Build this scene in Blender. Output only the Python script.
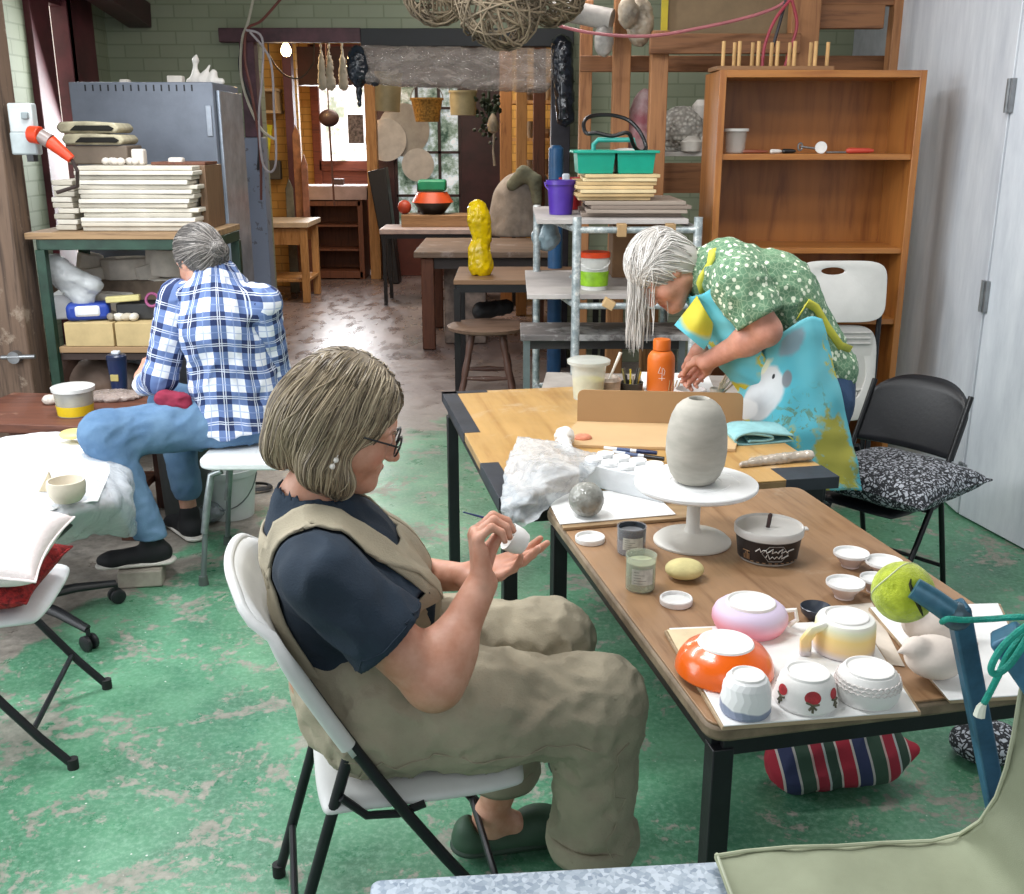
import bpy, bmesh, math, random
import numpy as np
from math import sin, cos, pi, radians, atan2, sqrt
from mathutils import Vector, Matrix

for o in list(bpy.data.objects): bpy.data.objects.remove(o)
SC = bpy.context.scene
COL = SC.collection
rnd = random.Random(7)

# ---------------------------------------------------------------- camera
FPX, PITCH, CAMH = 1045.0, radians(16.5), 1.62
cam_d = bpy.data.cameras.new('camera'); cam = bpy.data.objects.new('camera', cam_d); COL.objects.link(cam)
cam.location = (0, 0, CAMH); cam.rotation_euler = (pi/2 - PITCH, 0, 0)
cam_d.sensor_width = 36; cam_d.lens = FPX/1024*36; cam_d.clip_start = .05
SC.camera = cam

# ---------------------------------------------------------------- world, lights, exposure
W_ = bpy.data.worlds.new('world'); SC.world = W_; W_.use_nodes = True
bg = W_.node_tree.nodes['Background']; bg.inputs[0].default_value = (.86, .93, 1, 1); bg.inputs[1].default_value = .55
SC.view_settings.view_transform = 'Standard'; SC.view_settings.look = 'None'
SC.view_settings.gamma = 1; SC.view_settings.use_curve_mapping = False
SC.view_settings.exposure = 0.12

def area(name, loc, target, sx, sy, power, col=(1, 1, 1)):
    d = bpy.data.lights.new(name, 'AREA'); d.shape = 'RECTANGLE'; d.size = sx; d.size_y = sy; d.energy = power; d.color = col
    o = bpy.data.objects.new(name, d); COL.objects.link(o); o.location = loc
    o.rotation_euler = (Vector(target)-Vector(loc)).to_track_quat('-Z', 'Y').to_euler(); return o
area('ceiling_light_table', (-.75, 2.1, 3.0), (.2, 2.9, .7), 1.2, .25, 46, (.96, .98, 1))
area('ceiling_light_left', (-1.7, 4.1, 3.0), (-1.3, 3.7, 0), 1.2, .3, 62, (.96, .98, 1))
area('ceiling_light_right', (1.0, 3.2, 3.0), (1.0, 3.6, 0), 1.2, .25, 26, (1, .97, .94))
area('ceiling_light_rear', (.1, 6.0, 3.0), (.1, 6.2, 0), 1.2, .25, 22, (1, .95, .93))
area('daylight_left_opening', (-3.0, 2.2, 1.9), (-1.2, 3.1, .4), 2.2, 2.0, 85, (.93, .97, 1))
area('daylight_behind', (.6, -1.2, 2.6), (.2, 2.6, .6), 3.0, 1.6, 18, (.95, .98, 1))
area('back_room_light', (-.9, 10.2, 2.9), (-.9, 10.4, 0), 1.6, .8, 60, (1, .88, .76))
area('back_room_door_daylight', (-2.15, 13.2, 1.9), (-1.2, 9.0, 0), .7, 1.2, 60, (.95, .97, 1))

area('daylight_window', (-2.6, 6.85, 1.6), (-1.0, 3.6, .2), .35, 1.9, 34, (.95, .98, 1))
area('back_room_fill_near', (-.8, 8.7, 3.1), (-.8, 8.9, 0), 1.2, .4, 20, (1, .9, .8))  # added fill, no fixture there; brightens the fronts of the hanging buckets
# ---------------------------------------------------------------- measuring helpers
def ray(px, py):
    u = (px-512)/FPX; v = (447-py)/FPX
    return (u, cos(PITCH)+v*sin(PITCH), -sin(PITCH)+v*cos(PITCH))
def G(px, py, z=0.0):
    d = ray(px, py); t = (z-CAMH)/d[2]; return Vector((d[0]*t, d[1]*t, z))
def D(px, py, Y):
    d = ray(px, py); t = Y/d[1]; return Vector((d[0]*t, Y, CAMH+d[2]*t))

# ---------------------------------------------------------------- materials
def lin(c):
    if isinstance(c, str):
        c = tuple(int(c[i:i+2], 16)/255 for i in (0, 2, 4))
    return tuple((x/12.92 if x <= .04045 else ((x+.055)/1.055)**2.4) for x in c[:3])
def sc3(c, k): return tuple(min(1, max(0, x*k)) for x in c)
class NT:
    def __init__(s, name):
        s.m = bpy.data.materials.new(name); s.m.use_nodes = True; s.t = s.m.node_tree; s.b = s.t.nodes['Principled BSDF']
    def n(s, typ, **k):
        x = s.t.nodes.new(typ)
        for a, b in k.items(): setattr(x, a, b)
        return x
    def l(s, a, b): s.t.links.new(a, b)
    def coord(s, kind='Object', scale=(1, 1, 1), rot=(0, 0, 0), attr=None):
        mp = s.n('ShaderNodeMapping'); mp.inputs['Scale'].default_value = scale; mp.inputs['Rotation'].default_value = rot
        if attr:
            a = s.n('ShaderNodeAttribute', attribute_name=attr); s.l(a.outputs['Vector'], mp.inputs[0])
        else:
            c = s.n('ShaderNodeTexCoord'); s.l(c.outputs[kind], mp.inputs[0])
        return mp.outputs[0]
    def noise(s, vec, scale, detail=4, rough=.5, dist=0):
        x = s.n('ShaderNodeTexNoise'); x.inputs['Scale'].default_value = scale; x.inputs['Detail'].default_value = detail
        x.inputs['Roughness'].default_value = rough; x.inputs['Distortion'].default_value = dist
        s.l(vec, x.inputs['Vector']); return x.outputs['Fac']
    def ramp(s, fac, stops, interp='LINEAR'):
        r = s.n('ShaderNodeValToRGB'); r.color_ramp.interpolation = interp
        e = r.color_ramp.elements
        while len(e) < len(stops): e.new(.5)
        for i, (p, c) in enumerate(stops):
            e[i].position = p; e[i].color = (c if len(c) == 4 else (*c, 1)) if not isinstance(c, (int, float)) else (c, c, c, 1)
        s.l(fac, r.inputs[0]); return r.outputs[0]
    def mix(s, fac, a, b, blend='MIX'):
        x = s.n('ShaderNodeMix', data_type='RGBA', blend_type=blend)
        for v, i in ((fac, 0), (a, 6), (b, 7)):
            if isinstance(v, (int, float)): x.inputs[i].default_value = v
            elif isinstance(v, tuple): x.inputs[i].default_value = (*v[:3], 1)
            else: s.l(v, x.inputs[i])
        return x.outputs[2]
    def math(s, op, a, b=None, c=None):
        x = s.n('ShaderNodeMath', operation=op)
        for i, v in enumerate((a, b, c)):
            if v is None: continue
            if isinstance(v, (int, float)): x.inputs[i].default_value = v
            else: s.l(v, x.inputs[i])
        return x.outputs[0]
    def bump(s, h, strength, dist=.01):
        b = s.n('ShaderNodeBump'); b.inputs['Strength'].default_value = strength; b.inputs['Distance'].default_value = dist
        s.l(h, b.inputs['Height']); s.l(b.outputs[0], s.b.inputs['Normal'])
    def sep(s, v):
        x = s.n('ShaderNodeSeparateXYZ'); s.l(v, x.inputs[0]); return x.outputs
    def comb(s, x=0, y=0, z=0):
        c = s.n('ShaderNodeCombineXYZ')
        for i, v in enumerate((x, y, z)):
            if isinstance(v, (int, float)): c.inputs[i].default_value = v
            else: s.l(v, c.inputs[i])
        return c.outputs[0]
    def fin(s, col=None, rough=.6, metal=0, **k):
        b = s.b
        if col is not None:
            if isinstance(col, tuple): b.inputs['Base Color'].default_value = (*col[:3], 1)
            else: s.l(col, b.inputs['Base Color'])
        if isinstance(rough, (int, float)): b.inputs['Roughness'].default_value = rough
        else: s.l(rough, b.inputs['Roughness'])
        b.inputs['Metallic'].default_value = metal
        for kk, v in k.items():
            b.inputs[kk].default_value = v
        return s.m
_M = {}
def pm(col, rough=.6, metal=0, var=.12, scale=9, bump=.15, bs=60, stretch=(1, 1, 1), col2=None, t=(.35, .65), alpha=1, trans=0, sss=0, sheen=0, emit=0, coat=0):
    key = (col, rough, metal, var, scale, bump, bs, stretch, col2, t, alpha, trans, sss, sheen, emit, coat)
    if key in _M: return _M[key]
    n = NT('paint_'+str(len(_M))); c = lin(col)
    v = n.coord(scale=stretch)
    f = n.noise(v, scale, 5, .6)
    c2 = lin(col2) if col2 else sc3(c, 1-var*1.6)
    cc = n.ramp(f, [(t[0], c2), (t[1], sc3(c, 1+var*.4) if not col2 else c)])
    if bump: n.bump(n.noise(v, bs, 4, .6), bump, .004)
    kw = {}
    if alpha < 1: kw['Alpha'] = alpha
    if trans: kw['Transmission Weight'] = trans
    if sss: kw['Subsurface Weight'] = sss; kw['Subsurface Scale'] = .01; kw['Subsurface Radius'] = (1, .4, .25)
    if sheen: kw['Sheen Weight'] = sheen
    if coat: kw['Coat Weight'] = coat; kw['Coat Roughness'] = .12
    if emit: kw['Emission Strength'] = emit; kw['Emission Color'] = (*c, 1)
    m = n.fin(cc, rough, metal, **kw); _M[key] = m; return m
def wood(col, col2, axis='X', scale=1.0, rough=.5, knots=True, coat=0, wear=None):
    key = ('w', col, col2, axis, scale, rough, coat, wear)
    if key in _M: return _M[key]
    n = NT('wood_'+str(len(_M)))
    s = {'X': (1.2, 14, 14), 'Y': (14, 1.2, 14), 'Z': (14, 14, 1.2)}[axis]
    v = n.coord(scale=tuple(q*scale for q in s))
    a = n.noise(v, 1.6, 6, .62, 1.2); b_ = n.noise(v, 9, 3, .5)
    f = n.math('ADD', n.math('MULTIPLY', a, .75), n.math('MULTIPLY', b_, .25))
    cc = n.ramp(f, [(.36, lin(col2)), (.5, sc3(lin(col), .88)), (.64, lin(col))])
    if wear:
        w = n.noise(n.coord(), wear[1], 6, .7)
        cc = n.mix(n.ramp(w, [(wear[2], 0.0), (wear[2]+.08, 1.0)]), cc, lin(wear[0]))
    n.bump(f, .12, .003)
    kw = {'Coat Weight': coat, 'Coat Roughness': .2} if coat else {}
    m = n.fin(cc, rough, 0, **kw); _M[key] = m; return m
def brick(c1, c2, mortar, plane='XZ', rough=.7, worn=None):
    n = NT('brick'); o = n.sep(n.coord())
    v = n.comb(o[0] if plane == 'XZ' else o[1], o[2], 0)
    b = n.n('ShaderNodeTexBrick'); n.l(v, b.inputs['Vector'])
    b.inputs['Scale'].default_value = 1; b.inputs['Brick Width'].default_value = .24; b.inputs['Row Height'].default_value = .086
    b.inputs['Mortar Size'].default_value = .006; b.inputs['Mortar Smooth'].default_value = .3
    b.inputs['Color1'].default_value = (*lin(c1), 1); b.inputs['Color2'].default_value = (*lin(c2), 1); b.inputs['Mortar'].default_value = (*lin(mortar), 1)
    c = n.coord(); f = n.noise(c, 2.5, 6, .65)
    cc = n.mix(n.ramp(f, [(.3, .0), (.7, .35)]), b.outputs['Color'], sc3(lin(c1), .72))
    if worn: cc = n.mix(n.ramp(n.noise(c, 6, 6, .7), [(.6, 0.), (.66, 1.)]), cc, lin(worn))
    h = n.math('ADD', n.math('MULTIPLY', b.outputs['Fac'], -1), n.math('MULTIPLY', n.noise(c, 30, 4), .4))
    n.bump(h, .28, .004); return n.fin(cc, rough)

# ---------------------------------------------------------------- mesh collector
class MB:
    def __init__(s): s.v = []; s.f = []
    def add(s, vs, fs):
        o = len(s.v); s.v += [tuple(q) for q in vs]; s.f += [tuple(i+o for i in f) for f in fs]; return s
    def box(s, c, d, rz=0, R=None, taper=0):
        M = R if R is not None else Matrix.Rotation(rz, 3, 'Z'); c = Vector(c); vs = []
        for z in (-.5, .5):
            for x, y in ((-.5, -.5), (.5, -.5), (.5, .5), (-.5, .5)):
                k = 1-taper if z > 0 else 1
                vs.append(c+M@Vector((x*d[0]*k, y*d[1]*k, z*d[2])))
        return s.add(vs, [(3, 2, 1, 0), (4, 5, 6, 7), (0, 1, 5, 4), (1, 2, 6, 5), (2, 3, 7, 6), (3, 0, 4, 7)])
    def bar(s, a, b, w, h=None, up=(0, 0, 1)):
        a = Vector(a); b = Vector(b); h = h or w; d = (b-a); L = d.length; d.normalize(); u = Vector(up)
        if abs(d.dot(u)) > .98: u = Vector((1, 0, 0))
        sd = d.cross(u).normalized(); u = sd.cross(d)
        R = Matrix((sd, d, u)).transposed()
        return s.box((a+b)/2, (w, L, h), R=R)
    def tube(s, pts, r, n=10, cap=True, sq=1.0, closed=False):
        P = [Vector(p) for p in pts]; N = len(P); rr = r if hasattr(r, '__len__') else [r]*N
        t0 = (P[1]-P[0]).normalized(); u = t0.orthogonal().normalized(); vs = []; fs = []; up = u
        for i in range(N):
            if closed: t = P[(i+1) % N]-P[i-1]
            else: t = (P[min(i+1, N-1)]-P[max(i-1, 0)])
            t = t.normalized() if t.length > 1e-9 else t0
            up = (up-t*up.dot(t)); up = up.normalized() if up.length > 1e-6 else t.orthogonal().normalized()
            w = t.cross(up)
            for k in range(n):
                a = 2*pi*k/n; vs.append(P[i]+up*(cos(a)*rr[i])+w*(sin(a)*rr[i]*sq))
        for i in range(N if closed else N-1):
            j = (i+1) % N
            for k in range(n): fs.append((i*n+k, i*n+(k+1) % n, j*n+(k+1) % n, j*n+k))
        if cap and not closed: fs += [tuple(range(n-1, -1, -1)), tuple((N-1)*n+k for k in range(n))]
        return s.add(vs, fs)
    def lathe(s, prof, c=(0, 0, 0), n=36, R=None, sx=1, sy=1, wob=None):
        c = Vector(c); vs = []; fs = []; m = len(prof)
        for j, (r, z) in enumerate(prof):
            for k in range(n):
                a = 2*pi*k/n; q = wob(a, z) if wob else 1
                p = Vector((cos(a)*r*sx*q, sin(a)*r*sy*q, z)); p = R@p if R is not None else p; vs.append(c+p)
        for j in range(m-1):
            for k in range(n): fs.append((j*n+k, j*n+(k+1) % n, (j+1)*n+(k+1) % n, (j+1)*n+k))
        if prof[0][0] > 1e-6: fs.append(tuple(range(n-1, -1, -1)))
        if prof[-1][0] > 1e-6: fs.append(tuple((m-1)*n+k for k in range(n)))
        return s.add(vs, fs)
    def prism(s, pts, axis, lo, hi):
        """2d outline extruded along 'X','Y' or 'Z'"""
        f = {'Z': lambda a, b, t: (a, b, t), 'Y': lambda a, b, t: (a, t, b), 'X': lambda a, b, t: (t, a, b)}[axis]
        n = len(pts); vs = [f(a, b, lo) for a, b in pts]+[f(a, b, hi) for a, b in pts]
        fs = [tuple(range(n-1, -1, -1)), tuple(range(n, 2*n))]+[(i, (i+1) % n, (i+1) % n+n, i+n) for i in range(n)]
        return s.add(vs, fs)
    def grid(s, A, thick=0):
        """A[i][j] points"""
        n = len(A); m = len(A[0]); vs = [p for r in A for p in r]
        return s.add(vs, [(i*m+j, (i+1)*m+j, (i+1)*m+j+1, i*m+j+1) for i in range(n-1) for j in range(m-1)])
    def ball(s, c, r, n=16, R=None):
        r = r if hasattr(r, '__len__') else (r, r, r); m = n//2
        prof = [(sin(pi*j/m), -cos(pi*j/m)) for j in range(m+1)]
        c = Vector(c); vs = []; fs = []
        for (a, z) in prof:
            for k in range(n):
                p = Vector((cos(2*pi*k/n)*a*r[0], sin(2*pi*k/n)*a*r[1], z*r[2])); vs.append(c+(R@p if R is not None else p))
        for j in range(m):
            for k in range(n): fs.append((j*n+k, j*n+(k+1) % n, (j+1)*n+(k+1) % n, (j+1)*n+k))
        return s.add(vs, fs)
    def build(s, name, mat, parent=None, bevel=0, solid=0, sub=0, angle=38, bseg=2, soff=-1):
        me = bpy.data.meshes.new(name); V = s.v
        o = bpy.data.objects.new(name, me)
        if parent is not None:
            Mi = top_matrix(parent).inverted(); V = [Mi@Vector(p) for p in V]; o.parent = parent
        else:
            a = np.array(V); c = Vector(((a[:, 0].min()+a[:, 0].max())/2, (a[:, 1].min()+a[:, 1].max())/2, a[:, 2].min()))
            V = [Vector(p)-c for p in V]; o.location = c
        me.from_pydata(V, [], s.f); me.validate()
        bm = bmesh.new(); bm.from_mesh(me); bmesh.ops.remove_doubles(bm, verts=bm.verts, dist=1e-5)
        bmesh.ops.recalc_face_normals(bm, faces=bm.faces); bm.to_mesh(me); bm.free()
        me.shade_smooth(); me.set_sharp_from_angle(angle=radians(angle))
        me.materials.append(mat); COL.objects.link(o)
        if solid: md = o.modifiers.new('thickness', 'SOLIDIFY'); md.thickness = solid; md.offset = soff
        if bevel:
            md = o.modifiers.new('bevel', 'BEVEL'); md.width = bevel; md.segments = bseg; md.limit_method = 'ANGLE'; md.angle_limit = radians(40); md.harden_normals = False
        if sub: md = o.modifiers.new('sub', 'SUBSURF'); md.levels = sub; md.render_levels = sub
        return o
def top_matrix(o):
    M = Matrix.LocRotScale(o.location, o.rotation_euler, o.scale)
    return top_matrix(o.parent)@M if o.parent else M
def tag(o, label=None, cat=None, group=None, kind=None):
    if label: o['label'] = label
    if cat: o['category'] = cat
    if group: o['group'] = group
    if kind: o['kind'] = kind
    return o
def thing(name, label, cat, loc=(0, 0, 0), group=None, rz=0):
    o = bpy.data.objects.new(name, None); o.empty_display_size = .1; COL.objects.link(o); o.location = loc; o.rotation_euler = (0, 0, rz)
    return tag(o, label, cat, group)
def copy_tree(o, parent=None):
    c = o.copy(); COL.objects.link(c)
    if parent: c.parent = parent
    for ch in list(o.children): copy_tree(ch, c)
    return c
def struct(name, mb, mat, **k): return tag(mb.build(name, mat, **k), kind='structure')

# ---------------------------------------------------------------- smooth solid modelling: distance fields to one continuous mesh
def v3(p): return np.array(p, dtype=np.float64)
class SD:
    def __init__(s, k=.03): s.p = []; s.k = k; s.post = []
    def rc(s, a, b, ra, rb, flat=None, k=None, op='u'):
        s.p.append(('rc', v3(a), v3(b), ra, rb, flat, s.k if k is None else k, op)); return s
    def el(s, c, r, R=None, k=None, op='u'):
        r = r if hasattr(r, '__len__') else (r, r, r)
        s.p.append(('el', v3(c), v3(r), None if R is None else np.array(R), None, None, s.k if k is None else k, op)); return s
    def fn(s, f, k=None, op='u'):
        s.p.append(('fn', f, None, None, None, None, s.k if k is None else k, op)); return s
    def chain(s, pts, rs, **kw):
        for i in range(len(pts)-1): s.rc(pts[i], pts[i+1], rs[i], rs[i+1], **kw)
        return s
    def ev(s, P):
        d = np.full(len(P), 9.0)
        for (t, a, b, ra, rb, flat, k, op) in s.p:
            if t == 'rc':
                Q = P; ab = b-a
                w = P-a; tt = np.clip((w@ab)/max(ab@ab, 1e-12), 0, 1); q = w-tt[:, None]*ab
                if flat is not None:
                    ax = v3(flat[0]); ax = ax/np.linalg.norm(ax); q = q+((1/flat[1]-1)*(q@ax))[:, None]*ax
                    e = (np.linalg.norm(q, axis=1)-(ra+(rb-ra)*tt))*min(1, flat[1]+.15)
                else: e = np.linalg.norm(q, axis=1)-(ra+(rb-ra)*tt)
            elif t == 'el':
                w = P-a
                if ra is not None: w = w@ra
                q = w/b; n0 = np.linalg.norm(q, axis=1); n1 = np.linalg.norm(q/b, axis=1)
                e = n0*(n0-1)/np.maximum(n1, 1e-9)
            else: e = a(P)
            if op == 'u':
                if k > 0:
                    h = np.clip(.5+.5*(d-e)/k, 0, 1); d = d+(e-d)*h-k*h*(1-h)
                else: d = np.minimum(d, e)
            elif op == 's':
                if k > 0:
                    h = np.clip(.5-.5*(d+e)/k, 0, 1); d = d+(-e-d)*h+k*h*(1-h)
                else: d = np.maximum(d, -e)
            elif op == 'i': d = np.maximum(d, e)
        for f in s.post: d = f(P, d)
        return d
    def grad(s, P, h=.002):
        g = np.stack([s.ev(P+np.eye(3)[i]*h)-s.ev(P-np.eye(3)[i]*h) for i in range(3)], 1)
        return g/np.maximum(np.linalg.norm(g, axis=1, keepdims=True), 1e-9)
    def snap(s, P, off=0.004, it=6):
        P = np.array(P, dtype=float)
        for _ in range(it):
            d = s.ev(P)-off; P = P-s.grad(P)*d[:, None]*.9
        return P
    def bounds(s, pad):
        lo = np.full(3, 9.); hi = np.full(3, -9.)
        for (t, a, b, ra, rb, flat, k, op) in s.p:
            if op != 'u' or t == 'fn': continue
            if t == 'rc':
                r = max(ra, rb)
                for q in (a, b): lo = np.minimum(lo, q-r); hi = np.maximum(hi, q+r)
            else:
                r = b.max(); lo = np.minimum(lo, a-r); hi = np.maximum(hi, a+r)
        return lo-pad, hi+pad
    def mesh(s, h, lo=None, hi=None):
        l0, h0 = s.bounds(3*h+.01); lo = l0 if lo is None else np.maximum(v3(lo), l0); hi = h0 if hi is None else np.minimum(v3(hi), h0)
        B = 4; nb = np.ceil((hi-lo)/(h*B)).astype(int); n = nb*B+1
        ci = [lo[i]+(np.arange(nb[i])+.5)*h*B for i in range(3)]
        X = np.stack(np.meshgrid(*ci, indexing='ij'), -1).reshape(-1, 3)
        cd = s.ev(X).reshape(nb); near = np.abs(cd) < h*B*1.25+.012
        V = np.full(n, 1.0)
        neg = np.repeat(np.repeat(np.repeat(cd < 0, B, 0), B, 1), B, 2)
        V[:n[0]-1, :n[1]-1, :n[2]-1][neg] = -1.0
        bi = np.argwhere(near)
        off = np.stack(np.meshgrid(*[np.arange(B+1)]*3, indexing='ij'), -1).reshape(-1, 3)
        for st in range(0, len(bi), 3000):
            idx = (bi[st:st+3000, None, :]*B+off[None]).reshape(-1, 3)
            V[idx[:, 0], idx[:, 1], idx[:, 2]] = s.ev(lo+idx*h)
        ins = V < 0
        c = np.zeros(tuple(n-1), dtype=np.int8)
        for dx in (0, 1):
            for dy in (0, 1):
                for dz in (0, 1): c += ins[dx:n[0]-1+dx, dy:n[1]-1+dy, dz:n[2]-1+dz]
        cells = np.argwhere((c > 0) & (c < 8)); m = len(cells)
        idm = np.full(tuple(n-1), -1, dtype=np.int64); idm[cells[:, 0], cells[:, 1], cells[:, 2]] = np.arange(m)
        acc = np.zeros((m, 3)); cnt = np.zeros(m)
        cor = [(x, y, z) for x in (0, 1) for y in (0, 1) for z in (0, 1)]
        vv = {q: V[cells[:, 0]+q[0], cells[:, 1]+q[1], cells[:, 2]+q[2]] for q in cor}
        for q in cor:
            for ax in range(3):
                if q[ax]: continue
                q2 = list(q); q2[ax] = 1; q2 = tuple(q2); a, b = vv[q], vv[q2]; mk = (a < 0) != (b < 0)
                t = np.where(mk, a/np.where(mk, a-b, 1), 0)
                p = np.array(q, float)+t[:, None]*np.eye(3)[ax]; acc[mk] += p[mk]; cnt[mk] += 1
        pos = lo+(cells+acc/np.maximum(cnt, 1)[:, None])*h
        F = []
        for ax in range(3):
            a1, a2 = (ax+1) % 3, (ax+2) % 3
            s0 = [slice(1, n[i]-1) for i in range(3)]; s1 = list(s0); s0[ax] = slice(0, n[ax]-1); s1[ax] = slice(1, n[ax])
            A = ins[tuple(s0)]; Bq = ins[tuple(s1)]
            for flip, mk in ((0, A & ~Bq), (1, ~A & Bq)):
                e = np.argwhere(mk)
                if not len(e): continue
                o = np.array([1, 1, 1]); o[ax] = 0; e = e+o
                def g(d1, d2):
                    q = e.copy(); q[:, a1] -= d1; q[:, a2] -= d2; return idm[q[:, 0], q[:, 1], q[:, 2]]
                quad = np.stack([g(1, 1), g(0, 1), g(0, 0), g(1, 0)], 1)
                if flip: quad = quad[:, ::-1]
                F.append(quad)
        F = np.concatenate(F) if F else np.zeros((0, 4), int)
        F = F[(F >= 0).all(1)]
        return pos, F
def np_obj(name, meshes, mat, parent, attr=None, xf=None, smooth=2):
    """join numpy meshes into one object; attr(P)->(N,3) saved as 'pat'"""
    VV = []; FF = []; o = 0
    for (P, F) in meshes:
        VV.append(P); FF.append(F+o); o += len(P)
    P = np.concatenate(VV); F = np.concatenate(FF)
    me = bpy.data.meshes.new(name); ob = bpy.data.objects.new(name, me)
    A = attr(P) if attr is not None else None
    if xf is not None: P = P@np.array(xf.to_3x3()).T+np.array(xf.translation)
    if parent is not None:
        Mi = top_matrix(parent).inverted(); P2 = P@np.array(Mi.to_3x3()).T+np.array(Mi.translation); ob.parent = parent
    else:
        c = np.array([(P[:, 0].min()+P[:, 0].max())/2, (P[:, 1].min()+P[:, 1].max())/2, P[:, 2].min()]); P2 = P-c; ob.location = c
    me.vertices.add(len(P2)); me.vertices.foreach_set('co', P2.astype(np.float32).ravel())
    me.loops.add(len(F)*4); me.loops.foreach_set('vertex_index', F.astype(np.int32).ravel())
    me.polygons.add(len(F)); me.polygons.foreach_set('loop_start', np.arange(0, len(F)*4, 4, dtype=np.int32))
    me.update(calc_edges=True); me.validate(); me.shade_smooth()
    if A is not None:
        at = me.attributes.new('pat', 'FLOAT_VECTOR', 'POINT'); at.data.foreach_set('vector', A.astype(np.float32).ravel())
    me.materials.append(mat); COL.objects.link(ob)
    if smooth: md = ob.modifiers.new('smooth', 'SMOOTH'); md.factor = .5; md.iterations = smooth
    return ob
def wrinkle(amp, freq, seed, dirs=8, env=None, an=(1, 1, 1)):
    r = np.random.RandomState(seed); K = r.normal(size=(dirs, 3))*v3(an); K /= np.linalg.norm(K, axis=1, keepdims=True); amp *= .5; freq *= 4.2; K *= freq*r.uniform(.6, 1.6, size=(dirs, 1)); ph = r.uniform(0, 6.28, dirs)
    Wd = r.normal(size=(3, 3))*freq*.45; ph2 = r.uniform(0, 6.28, 3)
    def f(P, d):
        w = np.sin(P@Wd.T+ph2)*1.1
        a = np.zeros(len(P))
        for i in range(dirs): a += np.sin(P@K[i]+ph[i]+w[:, i % 3]*1.5)
        a /= dirs**.5; a = 1-np.abs(a)*1.2
        e = env(P) if env is not None else 1
        return d-amp*a*e
    return f
# ================================================================ SETTING
def floor_mat():
    n = NT('worn_floor_paint'); v = n.coord(); o = n.sep(v)
    big = n.noise(v, 1.1, 8, .68, .3); mid = n.noise(v, 3.2, 9, .74, .6); fine = n.noise(v, 26, 6, .7)
    green = n.ramp(n.noise(v, 2.2, 6, .6), [(.3, lin('33634a')), (.5, lin('4a8262')), (.7, lin('6ba480'))]); green = n.mix(n.ramp(n.noise(v, 60, 5, .75), [(.45, 0.), (.75, .5)]), green, lin('9cc0aa'))
    conc = n.ramp(fine, [(.3, lin('6e6962')), (.7, lin('a39c92'))])
    mauve = n.ramp(n.noise(v, 3, 6, .6), [(.25, lin('7b6f6c')), (.75, lin('8e827e'))])
    patch = n.math('ADD', n.math('MULTIPLY', mid, .68), n.math('MULTIPLY', fine, .34))
    xm = n.math('MINIMUM', n.math('ADD', o[0], .35), 0)
    yb = n.math('ADD', 6.1, n.math('MULTIPLY', xm, 2.5))
    dd = n.math('SUBTRACT', o[1], yb)                       # positive beyond the painted part
    edge = n.math('ADD', n.math('MULTIPLY', dd, .9), n.math('MULTIPLY', n.math('SUBTRACT', mid, .5), 3.0))
    wear = n.ramp(patch, [(.545, 0.0), (.565, .85)])
    # worn more towards the left
    bias = n.math('ADD', patch, n.math('MULTIPLY', n.math('MINIMUM', n.math('ADD', o[0], .2), 0), -.028))
    wear = n.ramp(bias, [(.548, 0.0), (.578, .85)])
    c = n.mix(wear, green, conc)
    spk = n.n('ShaderNodeTexVoronoi'); spk.inputs['Scale'].default_value = 30; n.l(v, spk.inputs['Vector'])
    sp = n.ramp(n.math('ADD', spk.outputs['Distance'], n.math('MULTIPLY', n.math('SUBTRACT', fine, .5), .3)), [(.05, 1.0), (.075, 0.0)])
    sp = n.math('MULTIPLY', sp, n.ramp(big, [(.5, 0.), (.56, 1.)]))
    c = n.mix(sp, c, lin('c8cdc4'))
    c = n.mix(n.ramp(edge, [(0.0, 0.0), (.22, 1.0)]), c, conc)
    far = n.ramp(n.math('MULTIPLY', n.math('SUBTRACT', o[1], 5.6), .8), [(0, 0.), (1, 1.)])
    c = n.mix(far, c, mauve)
    n.bump(n.math('ADD', n.math('MULTIPLY', wear, -.5), n.math('MULTIPLY', fine, .5)), .18, .003)
    r = n.ramp(n.noise(v, 7, 5, .6), [(.3, .22), (.7, .5)])
    return n.fin(c, n.math('ADD', r, n.math('MULTIPLY', wear, .25)))
FY = 7.72                                       # rear wall of the workshop
def slab(x0, x1, y0, y1, z0, z1): return MB().box(((x0+x1)/2, (y0+y1)/2, (z0+z1)/2), (x1-x0, y1-y0, z1-z0))
def world_origin(o):
    """objects whose texture should read in world metres"""
    d = o.location.copy()
    for v in o.data.vertices: v.co += d
    o.location = (0, 0, 0); return o
world_origin(struct('floor', slab(-3.6, 3.2, -1.5, 7.8, -.1, 0), floor_mat()))
m_mauve = NT('back_floor'); v = m_mauve.coord(scale=(1, .4, 1))
back_floor = m_mauve.fin(m_mauve.ramp(m_mauve.noise(v, 3, 7, .65), [(.3, lin('5f5250')), (.7, lin('8c7c78'))]), m_mauve.ramp(m_mauve.noise(v, 9, 4), [(.3, .18), (.7, .45)]))
struct('floor', slab(-3.6, 3.2, 7.8, 14.2, -.1, -.004), back_floor)
green_brick = brick('8b927a', '848c72', '747c62', 'XZ', .65)
green_brick_y = brick('8b927a', '848c72', '747c62', 'YZ', .65)
yellow_brick = brick('c89a4c', 'b98a3e', '8f6a2e', 'XZ', .6)
yellow_brick_y = brick('c89a4c', 'b98a3e', '8f6a2e', 'YZ', .6)
wb = MB(); T = .22
for (x0, x1, z0, z1) in ((-2.8, -1.78, 0, 3.3), (.38, 3.2, 0, 3.3), (-1.78, .38, 2.30, 3.3)):
    wb.box(((x0+x1)/2, FY+T/2, (z0+z1)/2), (x1-x0, T, z1-z0))
struct('wall_back', wb, green_brick)
wl = MB()      # left wall, with a tall glazed opening between Y 6.35 and 6.85
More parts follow.
